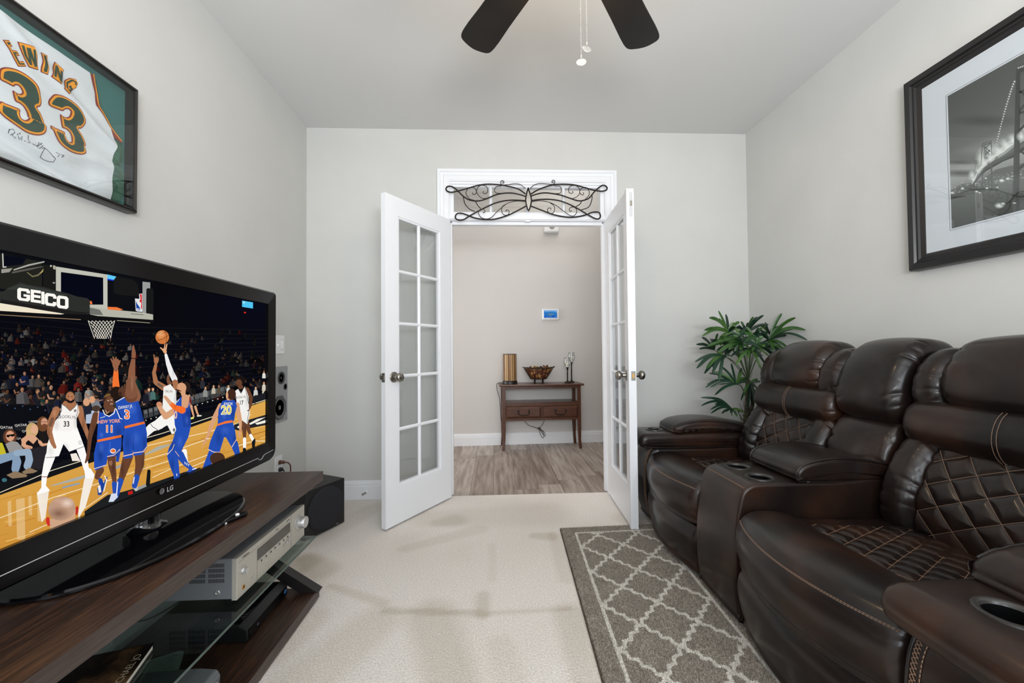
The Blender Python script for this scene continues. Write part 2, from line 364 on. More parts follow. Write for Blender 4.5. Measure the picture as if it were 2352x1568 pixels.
for i in range(4):
    a = gx0+(gx1-gx0)*i/4; b = gx0+(gx1-gx0)*(i+1)/4; obj('pane', bx(a, b, YB+.038, YB+.041, gz0, gz1), frost_m, tw)

# ---------------------------------------------------------------- french doors (local: x from hinge to free edge, y thickness, z up)
def french_door(name, hinge, ang, side, mirror):
    """side: sign of the face seen (local -y is the seen face when side=-1)"""
    t = thing(name, None, None, (hinge[0], hinge[1], .012), ang, kind='structure'); Wd, Hd, T = .61, 2.03, .036
    y0, y1 = (0, T) if not mirror else (-T, 0)
    g0, g1, b0, t1 = .112, .506, .232, 1.912
    bm = new_bm()
    for q in ((0, g0, 0, Hd), (g1, Wd, 0, Hd), (g0, g1, 0, b0), (g0, g1, t1, Hd)): box(bm, q[0], q[1], y0, y1, q[2], q[3])
    bmesh.ops.remove_doubles(bm, verts=bm.verts, dist=1e-5); obj('door_frame', bm, white_m, t)
    ym = (y0+y1)/2
    # glazing bead
    bm = new_bm(); bd = .012
    for q in ((g0, g0+bd, b0, t1), (g1-bd, g1, b0, t1), (g0+bd, g1-bd, b0, b0+bd), (g0+bd, g1-bd, t1-bd, t1)): box(bm, q[0], q[1], y0+.006, y1-.006, q[2], q[3])
    obj('glazing_bead', bm, white_m, t)
    c0, c1, r0, r1 = g0+bd, g1-bd, b0+bd, t1-bd; mx = (c0+c1)/2; mw = .011
    def munt(a, b, vert):
        bm = new_bm(); P_ = [(-mw, -.004), (-mw, .004), (-mw*.45, .0115), (mw*.45, .0115), (mw, .004), (mw, -.004), (mw*.45, -.0115), (-mw*.45, -.0115)]
        if vert: prism(bm, [(mx+p[0], ym+p[1]) for p in P_], 'Z', a, b)
        else: prism(bm, [(ym+p[1], vz+p[0]) for p in P_], 'X', a, b)
        obj('muntin', bm, white_m, t)
    munt(r0, r1, True)
    dz = (r1-r0)/5
    for k in range(1, 5):
        vz = r0+dz*k; munt(c0, mx-mw*.5, False); munt(mx+mw*.5, c1, False)
    for k in range(5):
        for a, b in ((c0, mx), (mx, c1)): obj('pane', bx(a, b, ym-.0016, ym+.0016, r0+dz*k, r0+dz*(k+1)), frost_m, t)
    for sg in (1, -1):    # knobs
        yy = y1 if sg > 0 else y0; kx, kz = .545, .905
        bm = new_bm(); lathe(bm, [(0, 0), (.033, 0), (.033, .004), (.028, .008), (.014, .010), (.012, .030), (.016, .034), (.026, .042), (.0285, .052), (.026, .062), (.018, .069), (0, .071)], (kx, yy, kz), 'Y', 28) if sg > 0 else lathe(bm, [(0, 0), (.033, 0), (.033, -.004), (.028, -.008), (.014, -.010), (.012, -.030), (.016, -.034), (.026, -.042), (.0285, -.052), (.026, -.062), (.018, -.069), (0, -.071)], (kx, yy, kz), 'Y', 28)
        bmesh.ops.recalc_face_normals(bm, faces=bm.faces); obj('door_knob', bm, nickel_m, t, smooth=True, angle=50)
    bm = rbox(Wd-.0005, Wd+.0018, ym-.0125, ym+.0125, .905-.028, .905+.028, .0008)
    plate = obj('latch_plate', bm, nickel_m, t)
    if mirror:
        bm = new_bm(); prism(bm, [(Wd+.001, ym-.008), (Wd+.011, ym-.006), (Wd+.006, ym+.008), (Wd+.001, ym+.008)], 'Z', .893, .917); obj('latch_bolt', bm, nickel_m, plate)
    else:
        obj('strike_opening', bx(Wd+.0015, Wd+.0024, ym-.006, ym+.006, .893, .917), brass_m, plate)
        obj('astragal', bx(Wd-.03, Wd+.004, y0-.010, y0, .002, Hd-.002), white_m, t)
        fb = obj('flush_bolt', rbox(Wd, Wd+.002, ym-.010, ym+.010, Hd-.17, Hd-.02, .0008), mat('flush_bolt_plate', L(196, 198, 200), .35), t)
        obj('bolt_slider', rbox(Wd+.001, Wd+.006, ym-.006, ym+.006, Hd-.105, Hd-.075, .001), nickel_m, fb)
    for z in (.2, 1.02, 1.83):
        bm = new_bm(); lathe(bm, [(0, z-.045), (.006, z-.045), (.006, z+.045), (0, z+.045)], (-.002, (y0-.004) if mirror else (y1+.004), 0), 'Z', 10); obj('hinge', bm, nickel_m, t)
    return t
# left leaf: seen face is towards +x ; right leaf: seen face towards -x
french_door('door_1', (-.3243, 2.9335), math.atan2(-cos(.5812), -sin(.5812)), 0, True)
french_door('door_2', (.835, 2.95), math.atan2(-cos(.0507), -sin(.0507)), 0, False)

# ---------------------------------------------------------------- hallway
HA = .045; HO = Vector((0, 4.551, 0)); HT = Vector((cos(HA), sin(HA), 0)); HN = Vector((sin(HA), -cos(HA), 0))
def hp(s, d, z): return HO+HT*s+HN*d+Vector((0, 0, z))
def hall_thing(name, label, cat, s, d, z=0, group=None): return thing(name, label, cat, hp(s, d, z), HA, group)   # local x along the wall, -y towards the camera
def hbox(bm, s0, s1, d0, d1, z0, z1):
    vs = box(bm, s0, s1, d0, d1, z0, z1)
    for v in vs: v.co = hp(v.co.x, v.co.y, v.co.z)
bm = new_bm(); hbox(bm, -2.6, 3.2, -.1, 0, 0, 3.3); bmesh.ops.recalc_face_normals(bm, faces=bm.faces); struct('wall_hall', bm, hall_m)
bm = new_bm(); box(bm, XL-.9, 2.95, YB+.12, 4.7, 3.3, 3.4); struct('ceiling_hall', bm, ceil_m)
bm = new_bm(); box(bm, XL-1, XL-.9, YB+.1, 4.6, 0, 3.3); struct('wall_hall_left', bm, hall_m)
bm = new_bm(); box(bm, 2.9, 3.0, YB+.1, 4.8, 0, 3.3); struct('wall_hall_right', bm, hall_m)
bm = new_bm(); box(bm, XL-.9, XL-.12, YB, YB+.12, 0, 3.3); box(bm, XR+.12, 2.95, YB, YB+.12, 0, 3.3); box(bm, XL-.12, XR+.12, YB, YB+.12, H+.1, 3.3); struct('wall_hall_front', bm, hall_m)
baseboard('baseboard_hall', hp(-2.2, 0, 0), hp(2.7, 0, 0), HN)
bm = new_bm(); box(bm, -2.3, 2.95, YB+.01, 4.75, -.08, -.012); fl = struct('floor_hall', bm, mat('hall_subfloor', L(60, 52, 46), .9))
plank_ms = []
for i, (c1, c2) in enumerate(((L(180, 168, 158), L(132, 118, 108)), (L(170, 157, 146), L(120, 104, 94)), (L(186, 175, 165), L(142, 128, 117)), (L(160, 146, 135), L(110, 94, 84)))):
    plank_ms.append(mat('grey_oak_vinyl_%d' % i, c1, .42, noise_=(c2, 3.0, (9, .8, 1), .36, .68), bump=[(14, .1, .001, (12, 1, 1), 'N')]))
pw, pl = .178, 1.22
pm = {}
for i in range(-12, 17):
    x0 = -.02+i*pw
    y = 2.985-((i*47) % 12)/12*pl
    while y < 4.72:
        a, b = max(y, 2.985), min(y+pl, 4.72)
        if b-a > .03 and x0 > -2.3 and x0+pw < 2.95:
            bm = new_bm(); box(bm, x0+.0008, x0+pw-.0008, a+.0008, b-.0008, -.012, 0); o = obj('plank', bm, plank_ms[rnd.randrange(4)], fl)
            # shift the grain from plank to plank
            for v in o.data.vertices: v.co.z += 0
            dx, dy = rnd.uniform(-3, 3), rnd.uniform(-3, 3)
            for v in o.data.vertices: v.co.x -= dx; v.co.y -= dy
            o.location = (dx, dy, 0)
        y += pl
# ================================================================ FLAT PRINT (screen picture, poster): polygons on a plane
ZONES = {'A': (0, 860, 3.564), 'B': (0, 500, 3.409), 'C': (0, 900, 4.355), 'D': (330, 780, 4.613), 'E': (0, 520, 6.533), 'J': (0, 0, 3.918), 'K': (0, 0, 3.015), 'P': (2180, 120, 3.564), 'Q': (2060, 0, 2.449), 'X': (0, 0, 1)}
class Paint:
    """polygons traced on the flat picture lying in the plane x = X; coordinates kept as (y, z) on that plane"""
    def __init__(s, X, sign, y0, y1, z0, z1, step=3e-6):
        s.layer = 0; s.last = None; s.hold = False
        s.X, s.sg, s.clip, s.step, s.polys = X, sign, (y0, y1, z0, z1), step, []
    def m(s, z, x, y):
        ox, oy, sc = ZONES[z]; p = onp(ox+x/sc, oy+y/sc, 0, s.X); return (p.y, p.z)
    def raw(s, pts, cols):
        """pts plane coords, cols one colour per point (r,g,b,a linear); clip to the picture"""
        P_ = [(p[0], p[1], c) for p, c in zip(pts, cols)]
        y0, y1, z0, z1 = s.clip
        for ax, v, keep in ((0, y0, 1), (0, y1, -1), (1, z0, 1), (1, z1, -1)):
            out = []; n = len(P_)
            for i in range(n):
                a, b = P_[i], P_[(i+1) % n]; ia, ib = (a[ax]-v)*keep >= 0, (b[ax]-v)*keep >= 0
                if ia: out.append(a)
                if ia != ib:
                    t = (v-a[ax])/(b[ax]-a[ax]); out.append((a[0]+(b[0]-a[0])*t, a[1]+(b[1]-a[1])*t, tuple(p+(q-p)*t for p, q in zip(a[2], b[2]))))
            P_ = out
            if len(P_) < 3: return
        c0_ = tuple(round(q, 4) for q in P_[0][2][:3])
        if not s.hold and c0_ != s.last: s.layer += 1
        s.last = c0_; s.polys.append((s.layer, P_))
    def poly(s, z, col, pts, a=1):
        c = L(*col)[:3]+(a,); s.raw([s.m(z, *p) for p in pts], [c]*len(pts))
    def grad(s, z, cols, pts): s.raw([s.m(z, *p) for p in pts], [L(*c)[:3]+(1,) for c in cols])
    def ell(s, z, col, cx, cy, rx, ry, rot=0, n=18, a=1):
        c, q = cos(rot), sin(rot); s.poly(z, col, [(cx+rx*cos(t)*c-ry*sin(t)*q, cy+rx*cos(t)*q+ry*sin(t)*c) for t in (2*pi*k/n for k in range(n))], a)
    def glow(s, z, col, cx, cy, r, a=1, n=14, ry=None):
        C = L(*col)[:3]; ry = ry or r; ctr = s.m(z, cx, cy); ring = [s.m(z, cx+r*cos(2*pi*k/n), cy+ry*sin(2*pi*k/n)) for k in range(n)]
        for k in range(n):
            s.raw([ctr, ring[k], ring[(k+1) % n]], [C+(a,), C+(0,), C+(0,)])
            if k < n-1: pass
    def limb(s, z, col, pts, a=1):
        """tapered stroke with round ends: pts (x, y, width)"""
        for i in range(len(pts)-1):
            x0, y0, w0 = pts[i]; x1, y1, w1 = pts[i+1]; d = math.hypot(x1-x0, y1-y0) or 1; nx, ny = -(y1-y0)/d, (x1-x0)/d
            s.poly(z, col, [(x0+nx*w0/2, y0+ny*w0/2), (x1+nx*w1/2, y1+ny*w1/2), (x1-nx*w1/2, y1-ny*w1/2), (x0-nx*w0/2, y0-ny*w0/2)], a)
        if a == 1:
            for x, y, w_ in pts: s.ell(z, col, x, y, w_/2, w_/2, n=10)
    def line(s, z, col, pts, w_, a=1): s.limb(z, col, [(p[0], p[1], w_) for p in pts], a)
    def text(s, z, col, txt, cx, cy, size, slope=0, sx=1, skew=0, bold=0, arc=0):
        vs, fs = text2d(txt, 1, bold)
        def f(p): x, y = p.x*size*sx, -p.y*size; return s.m(z, cx+x-skew*y, cy+y+slope*x+arc*x*x)
        V = [f(p) for p in vs]; c = L(*col)[:3]+(1,)
        for fc in fs: s.raw([V[i] for i in fc], [c]*len(fc))
    def build(s, name, m, parent, depth=None):
        verts, faces, cols = [], [], []
        for k, P_ in s.polys:
            b = len(verts); x = s.X+s.sg*s.step*k
            for q in P_: verts.append((x, q[0], q[1])); cols.extend(q[2])
            faces.append(list(range(b, b+len(P_))))
        off = OFF.get(parent, Vector((0, 0, 0))); me = bpy.data.meshes.new(name)
        me.from_pydata([Vector(v)-off for v in verts], [], faces); at = me.color_attributes.new('Col', 'FLOAT_COLOR', 'CORNER'); at.data.foreach_set('color', cols)
        me.materials.append(m); o = bpy.data.objects.new(name, me); COL.objects.link(o); o.parent = parent; OFF[o] = off; return o
SKIN1, SKIN2, SKIN3 = (214, 160, 122), (168, 112, 78), (104, 66, 46)
BLUE, ORG, WHT, HAIR = (36, 78, 178), (240, 116, 50), (248, 246, 244), (28, 22, 20)
def paint_game(p):
    r = random.Random(3)
    p.poly('X', (9, 10, 17), [(-260, 300), (640, 600), (640, 1100), (-260, 1500)])
    p.grad('X', [(9, 9, 12), (9, 11, 28), (8, 9, 18), (10, 10, 14)], [(340, 620), (640, 690), (640, 780), (340, 760)])
    # tiers of dark seats
    for k in range(26):
        y = 740+k*13; p.line('X', (20, 21, 27), [(-200, y-40+k*3), (250, y+10+k*1.0), (618, y+18-k*3.5)], 1.6)
    def fan(x, y, sz, br):
        cs = [(60, 56, 58), (34, 36, 46), (104, 102, 104), (132, 130, 128), (150, 40, 34), (30, 40, 78), (52, 50, 52), (84, 76, 68), (176, 172, 168), (46, 84, 72), (40, 38, 40), (26, 26, 32), (24, 24, 30), (30, 32, 44), (70, 46, 50)]
        p.hold = True; b0 = p.layer; q = lambda c: tuple(int(v*br) for v in c)
        c = q(r.choice(cs)); sk = q(r.choice([(196, 138, 106), (180, 124, 94), (112, 74, 54), (206, 152, 120)])); j_ = lambda k: r.uniform(-k, k)*sz; ln = j_(.25)
        p.poly('X', c, [(x-sz*.62+j_(.1), y+sz*.5+j_(.1)), (x-sz*.42+ln, y+sz*.12), (x-sz*.1+ln, y), (x+sz*.16+ln, y), (x+sz*.46+ln, y+sz*.16), (x+sz*.66+j_(.12), y+sz*.6), (x+sz*.72, y+sz*1.3), (x-sz*.7, y+sz*1.3)])
        p.layer += 1; d = tuple(int(v*.55) for v in c); p.poly('X', d, [(x+sz*.1+ln, y+sz*.1), (x+sz*.46+ln, y+sz*.2), (x+sz*.7, y+sz*.7), (x+sz*.72, y+sz*1.3), (x+sz*.2, y+sz*1.3)], a=.7)
        if r.random() < .55: p.limb('X', sk, [(x-sz*.5, y+sz*.55, sz*.2), (x-sz*.35, y+sz*.95, sz*.18), (x+sz*.15, y+sz*(.8+r.uniform(-.3, .2)), sz*.14)])
        p.layer += 1; hx = x+ln+j_(.1); p.ell('X', q(r.choice([(30, 23, 20), (52, 36, 25), (108, 80, 54), (22, 18, 18), (26, 20, 18)])), hx, y-sz*.34, sz*.27, sz*.33, rot=r.uniform(-.3, .3), n=9)
        p.layer += 1; p.ell('X', sk, hx+sz*.04, y-sz*.24, sz*.19, sz*.26, rot=r.uniform(-.3, .3), n=9); p.layer += 1; p.ell('X', tuple(int(v*.6) for v in sk), hx+sz*.12, y-sz*.18, sz*.09, sz*.2, n=7, a=.6)
        fan.n = (fan.n+1) % 10; p.layer = fan.base+fan.n*6; p.hold = False; p.last = None
    fan.n = 0; fan.base = p.layer+1; p.layer += 1
    spots = []
    for k in range(400):
        x = r.uniform(-60, 610); t = r.random()**.8; y = 748+t*(200-max(0, x-200)*.10)-(.04*(x-200) if x > 200 else 0)
        if x > 340 and y < 752+(x-340)*.03: continue
        sz = (8+t*t*15)*(1.0 if x < 320 else .62)*r.uniform(.8, 1.15)
        if any(abs(x-a)+abs(y-b)*1.4 < sz*.85 for a, b, _ in spots): continue
        spots.append((x, y, sz))
    for x, y, sz in sorted(spots, key=lambda q: q[1]):
        t = (y-748)/200; fan(x, y, sz, (.38+.5*t)*(1 if x < 330 else .72)*r.uniform(.55, 1.2))
    # floor-side crowd on the left, courtside
    for x, y, sz in ((20, 905, 20), (52, 900, 21), (88, 905, 20), (120, 895, 21), (20, 870, 18), (150, 905, 18), (55, 862, 17), (90, 868, 16), (218, 920, 17), (205, 895, 16), (260, 880, 16), (285, 890, 16), (318, 905, 15), (335, 915, 15)): fan(x, y, sz, .85)
    p.layer = fan.base+70; p.poly('A', (14, 15, 21), [(0, 240), (380, 255), (420, 420), (420, 700), (0, 900)])
    for i in range(7): p.ell('A', (70, 96, 130), 60+i*62, 250+(i % 2)*22+i*4, 6, 5, a=1)
    # court
    p.poly('A', (20, 21, 24), [(-900, 1260), (0, 880), (420, 735), (1210, 500), (1330, 420), (1650, 318), (2400, 100), (2400, 300), (0, 990), (-900, 1390)])
    p.grad('A', [(212, 152, 62), (214, 158, 70), (222, 168, 80), (206, 146, 58), (196, 134, 52), (196, 136, 54)], [(-900, 1400), (0, 985), (2200, 205), (2200, 760), (0, 1900), (-900, 2200)])
    p.layer += 1; p.hold = True; b0_ = p.layer
    for k in range(240):       # boards and gloss in the timber
        p.layer = b0_+k % 12
        x = r.uniform(-200, 2150); y = r.uniform(230, 1500)
        if y < 985-x*.354+20: continue
        l = r.uniform(60, 260); s_ = -.30+r.uniform(-.04, .04); c = r.choice([(228, 176, 92), (196, 134, 50), (234, 190, 112), (204, 144, 58), (186, 124, 44)])
        p.line('A', c, [(x, y), (x+l, y+l*s_)], r.uniform(3, 9))
    p.layer = b0_+14; p.hold = False
    for x, y, w_, h_ in ((130, 1020, 70, 330), (300, 960, 40, 240), (60, 1040, 30, 200), (230, 1000, 26, 150), (500, 1180, 60, 120)):
        p.poly('A', (240, 212, 160), [(x, y), (x+w_, y-14), (x+w_+6, y+h_), (x+8, y+h_)], a=.42)
    p.poly('A', (244, 238, 228), [(300, 970), (400, 950), (372, 1170), (340, 1210)], a=.85); p.poly('A', (246, 240, 232), [(690, 850), (770, 840), (700, 1080), (640, 1180), (640, 1130)], a=.9)
    for q in ([(-300, 1105), (0, 965), (420, 785), (720, 690)], [(1190, 520), (1330, 480), (1660, 370), (2180, 205)], [(0, 1172), (420, 1010), (900, 862), (1400, 700)], [(1190, 585), (1700, 470), (2180, 330)], [(1180, 700), (1380, 640), (1720, 520)], [(240, 1290), (700, 1090), (880, 965)], [(1250, 840), (1420, 760), (1720, 650), (1750, 648)], [(1900, 600), (2000, 565), (2080, 543), (2180, 545)], [(1560, 760), (1720, 690)], [(700, 1190), (820, 1120)]):
        p.line('A', (250, 238, 206), q, 5)
    p.limb('A', (150, 176, 186), [(420, 910, 8), (640, 850, 26), (760, 810, 10)], a=.75); p.limb('A', (110, 160, 196), [(510, 925, 14), (650, 890, 14)], a=.8); p.limb('A', (152, 178, 184), [(1180, 660, 10), (1300, 600, 34), (1400, 570, 8)], a=.7); p.limb('A', (120, 160, 190), [(900, 780, 20), (1030, 730, 22)], a=.7)
    p.poly('D', (34, 36, 40), [(955, 900), (1100, 850), (1290, 795), (1290, 905), (1000, 960), (960, 950)])
    for q in ([(985, 925), (1040, 890), (1010, 940)], [(1110, 890), (1200, 840), (1290, 820), (1200, 870), (1130, 900)], [(1180, 885), (1290, 850), (1290, 880), (1200, 900)]): p.poly('D', (240, 236, 224), q)
    # black corner bottom centre
    p.poly('A', (30, 32, 34), [(690, 1120), (880, 985), (1000, 960), (1210, 900), (1500, 800), (1640, 760), (1640, 900), (700, 1200)])
    p.poly('A', (150, 152, 150), [(1090, 935), (1190, 895), (1200, 915), (1110, 955)]); p.ell('A', (190, 190, 186), 1112, 930, 16, 24); p.poly('A', (196, 30, 26), [(1046, 960), (1085, 948), (1085, 975), (1050, 985)]); p.limb('A', (22, 23, 24), [(1218, 790, 28), (1210, 900, 34)])
    # courtside seats
    for i in range(16):
        x = 1190+i*42; y = 330-i*12.5
        if x > 1860: break
        p.poly('A', (62, 64, 66), [(x-20, y-40), (x+16, y-48), (x+24, y+22), (x-12, y+34)]); p.poly('A', (104, 106, 108), [(x-16, y-34), (x+12, y-42), (x+16, y-14), (x-10, y-6)]); p.line('A', (30, 31, 33), [(x-8, y+30), (x, y+66)], 5)
        p.ell('A', (230, 228, 214), x+4, y+44, 5, 4)
    for i in range(12): x = 1600+i*24; p.poly('A', (84, 86, 88), [(x, 160-i*6), (x+16, 155-i*6), (x+20, 196-i*7), (x+4, 200-i*7)])
    def guy(z, x, y, s_, top, sk, leg=None):
        p.poly(z, top, [(x-22*s_, y+26*s_), (x-10*s_, y+8*s_), (x+12*s_, y+8*s_), (x+24*s_, y+28*s_), (x+28*s_, y+90*s_), (x-26*s_, y+90*s_)])
        if leg: p.limb(z, leg, [(x, y+88*s_, 30*s_), (x-14*s_, y+120*s_, 18*s_), (x-8*s_, y+168*s_, 14*s_)])
        p.ell(z, HAIR, x, y-14*s_, 15*s_, 18*s_); p.ell(z, sk, x+1*s_, y-8*s_, 12*s_, 15*s_)
    guy('D', 650, 520, .95, (140, 140, 136), SKIN1); guy('D', 738, 500, .8, (190, 180, 160), SKIN1); guy('D', 795, 500, .8, (84, 76, 60), SKIN2); guy('D', 620, 425, 1.0, (44, 46, 52), SKIN3); guy('D', 1185, 520, .9, (200, 200, 196), SKIN1, (40, 40, 44)); guy('D', 1272, 465, .8, (210, 200, 184), SKIN1, (200, 196, 180)); guy('D', 1272, 345, .7, (220, 218, 210), SKIN2); guy('D', 895, 500, .8, (220, 214, 206), SKIN1)
    guy('D', 52, 540, 1.2, (70, 70, 78), SKIN1); guy('D', 20, 560, 1.3, (30, 30, 40), SKIN3); guy('D', 95, 535, 1.1, (74, 110, 104), SKIN1); guy('D', 480, 600, .9, (120, 40, 40), SKIN1, SKIN1)
    p.limb('D', SKIN1, [(500, 700, 26), (520, 780, 20), (530, 815, 14)]); p.limb('D', SKIN1, [(545, 710, 26), (565, 775, 20), (580, 800, 14)]); p.poly('D', (220, 226, 120), [(490, 825), (525, 815), (530, 835), (495, 845)]); p.poly('D', (230, 226, 214), [(560, 800), (612, 798), (610, 810), (565, 815)])
    p.poly('D', (28, 30, 36), [(1150, 600), (1290, 560), (1290, 630), (1150, 655)])
    # seated people, left
    p.poly('C', (196, 184, 44), [(-40, 500), (20, 510), (80, 620), (60, 640), (-40, 645)]); p.poly('C', (24, 24, 26), [(20, 510), (50, 560), (110, 620), (70, 650), (40, 560)])
    p.poly('C', (26, 27, 30), [(0, 345), (110, 345), (160, 400), (210, 470), (0, 500)]); p.poly('C', (34, 35, 38), [(130, 330), (210, 310), (260, 350), (250, 400), (150, 380)]); p.text('C', (190, 188, 184), 'QATAR', 60, 355, 34, slope=.05, sx=1.15, bold=.02); p.text('C', (190, 188, 184), 'QATAR', 205, 332, 32, slope=-.05, sx=1.15, bold=.02); p.text('C', (170, 168, 164), 'QATAR', 330, 300, 26, slope=-.05, sx=1.1, bold=.02); p.text('C', (170, 168, 164), 'QA', 240, 392, 30, slope=-.05, sx=1.1, bold=.02); p.text('C', (160, 158, 154), 'QA', 185, 465, 28, slope=-.05, sx=1.1, bold=.02)
    p.poly('C', (30, 26, 26), [(375, 370), (480, 360), (480, 520), (400, 530)]); p.ell('C', (110, 70, 44), 425, 320, 60, 75); p.ell('C', (206, 150, 122), 440, 305, 34, 44); p.ell('C', (120, 70, 50), 442, 335, 26, 18); p.line('C', (40, 34, 32), [(410, 298), (470, 298)], 4)
    p.ell('C', (196, 164, 110), 318, 380, 62, 72); p.poly('C', (206, 172, 118), [(262, 380), (300, 370), (330, 480), (290, 520), (255, 470)]); p.poly('C', (214, 164, 130), [(215, 470), (262, 430), (340, 430), (390, 480), (400, 540), (280, 560), (210, 540)]); p.poly('C', (22, 20, 22), [(280, 480), (330, 520), (372, 470), (400, 545), (320, 570), (210, 550), (240, 520)]); p.ell('C', (222, 170, 138), 340, 372, 36, 46); p.limb('C', (216, 162, 128), [(230, 480, 44), (240, 540, 36), (310, 555, 26)]); p.limb('C', (216, 162, 128), [(395, 500, 34), (420, 530, 30), (480, 520, 20)])
    p.ell('C', (96, 58, 42), 95, 450, 68, 80); p.ell('C', (212, 156, 124), 98, 440, 44, 52); p.poly('C', (20, 18, 18), [(60, 430), (142, 418), (140, 440), (120, 448), (100, 438), (80, 455), (62, 448)])
    p.poly('C', (150, 148, 146), [(50, 520), (110, 490), (170, 500), (240, 580), (170, 605), (90, 610)]); p.limb('C', (196, 144, 116), [(180, 600, 26), (240, 580, 24), (290, 560, 22)])
    p.poly('C', (40, 38, 42), [(300, 570), (480, 530), (500, 640), (400, 780), (310, 760), (320, 640)])
    p.limb('C', (132, 156, 182), [(-30, 680, 90), (150, 630, 70), (165, 700, 90), (150, 770, 80)]); p.limb('C', (148, 170, 192), [(160, 610, 60), (280, 600, 66), (290, 680, 76), (270, 740, 76)])
    for q in ([(60, 830), (150, 790), (270, 830), (260, 850), (120, 865)], [(215, 800), (290, 755), (375, 790), (330, 810), (240, 820)]): p.poly('C', (140, 118, 92), q)
    p.ell('C', (60, 110, 120), 40, 880, 26, 20)
    p.poly('A', (120, 124, 132), [(735, 220), (800, 210), (832, 270), (760, 285)]); p.poly('A', (176, 190, 210), [(700, 330), (760, 290), (830, 310), (800, 400), (700, 400)]); p.ell('A', SKIN1, 752, 205, 24, 30); p.ell('A', SKIN1, 705, 225, 28, 32); p.poly('A', (34, 38, 52), [(670, 260), (740, 260), (745, 320), (690, 330)]); p.ell('A', (70, 54, 44), 785, 278, 34, 26)
    # -------- player 33, white
    p.poly('C', (240, 232, 222), [(700, 620), (760, 610), (800, 690), (720, 690)]); p.limb('C', (252, 250, 248), [(800, 560, 84), (842, 690, 66), (868, 800, 46)]); p.poly('C', (250, 248, 246), [(840, 770), (900, 760), (945, 830), (930, 860), (850, 865)])
    p.limb('C', (252, 250, 248), [(500, 640, 100), (470, 740, 82), (440, 840, 56), (432, 950, 44)]); p.poly('C', (252, 250, 248), [(365, 1015), (415, 950), (460, 940), (497, 985), (440, 1005), (375, 1025)]); p.limb('C', (150, 96, 70), [(415, 848, 8), (470, 848, 8)])
    p.poly('C', (252, 250, 247), [(520, 370), (640, 385), (765, 345), (800, 440), (838, 545), (690, 598), (632, 520), (585, 640), (456, 655), (470, 520)]); p.line('C', (60, 62, 66), [(456, 655), (575, 650)], 5); p.line('C', (60, 62, 66), [(690, 598), (838, 545)], 5); p.ell('C', (170, 170, 172), 797, 505, 16, 20, n=10); p.ell('C', (250, 248, 246), 797, 505, 10, 14, n=10)
    p.limb('C', SKIN2, [(560, 180, 74), (512, 280, 66), (492, 400, 52), (520, 500, 46), (545, 550, 34)]); p.limb('C', (120, 84, 66), [(520, 270, 34), (500, 330, 36)]); p.limb('C', SKIN2, [(792, 170, 74), (815, 270, 58), (862, 400, 42), (885, 480, 26), (898, 530, 16)])
    p.poly('C', SKIN2, [(640, 90), (745, 90), (775, 130), (700, 190), (610, 130)])
    p.poly('C', (246, 242, 238), [(612, 120), (652, 140), (698, 188), (745, 150), (772, 112), (790, 200), (762, 270), (765, 350), (700, 390), (640, 396), (522, 372), (548, 290), (600, 230)])
    p.line('C', (90, 92, 98), [(612, 120), (652, 145), (698, 190), (742, 152), (772, 112)], 6); p.line('C', (90, 92, 98), [(612, 122), (612, 190), (570, 250)], 6); p.line('C', (90, 92, 98), [(772, 112), (775, 190), (762, 240)], 5)
    p.text('C', (120, 118, 122), 'BROOKLYN', 668, 248, 42, slope=.02, sx=.84, bold=.01, arc=.0012); p.text('C', (40, 40, 46), '33', 662, 322, 76, sx=.85, bold=.02); p.poly('C', (50, 52, 60), [(736, 178), (760, 174), (760, 184), (736, 188)]); p.poly('C', (50, 52, 60), [(736, 192), (760, 188), (760, 196), (736, 200)])
    p.ell('C', HAIR, 697, 22, 50, 38); p.ell('C', SKIN2, 698, 50, 44, 54); p.poly('C', (34, 24, 22), [(656, 60), (672, 78), (700, 72), (730, 78), (742, 58), (738, 96), (712, 112), (680, 108), (662, 92)]); p.ell('C', (224, 150, 130), 702, 80, 16, 6); p.ell('C', (30, 22, 20), 682, 42, 6, 4, n=8); p.ell('C', (30, 22, 20), 714, 42, 6, 4, n=8); p.ell('C', (190, 128, 92), 699, 60, 8, 10, n=8)
    # -------- player 11, blue
    p.limb('C', SKIN3, [(1000, 780, 78), (968, 850, 52)]); p.limb('C', (30, 66, 158), [(1000, 880, 42), (1015, 930, 44)]); p.poly('C', (34, 66, 150), [(970, 960), (1030, 920), (1060, 850), (1075, 850), (1040, 960), (1010, 1030), (975, 1030)]); p.line('C', (244, 242, 238), [(1045, 840), (1062, 880), (1035, 990)], 10); p.poly('C', (236, 232, 226), [(975, 940), (1000, 930), (1010, 1000), (985, 1010)])
    p.limb('C', SKIN3, [(1112, 650, 86), (1118, 740, 74), (1135, 830, 54), (1142, 910, 40)]); p.ell('C', (150, 104, 82), 1105, 710, 18, 26); p.limb('C', BLUE, [(1138, 915, 46), (1146, 1000, 44)]); p.poly('C', (216, 222, 236), [(1082, 1100), (1110, 1020), (1165, 1005), (1178, 1050), (1140, 1085)]); p.poly('C', BLUE, [(1098, 1080), (1118, 1040), (1130, 1075)])
    p.poly('C', BLUE, [(962, 500), (1215, 455), (1210, 560), (1195, 640), (1185, 700), (1155, 695), (1160, 640), (1075, 650), (1058, 735), (950, 785), (938, 760), (936, 620)]); p.line('C', (246, 220, 206), [(938, 768), (1058, 730)], 7); p.line('C', (246, 220, 206), [(1070, 645), (1140, 630), (1195, 575)], 7); p.ell('C', (236, 226, 224), 1128, 590, 30, 26); p.ell('C', ORG, 1128, 588, 22, 16)
    p.limb('C', (26, 58, 148), [(1010, 560, 10), (1000, 690, 10)], a=.6); p.limb('C', (60, 104, 206), [(1100, 500, 18), (1085, 610, 14)], a=.5)
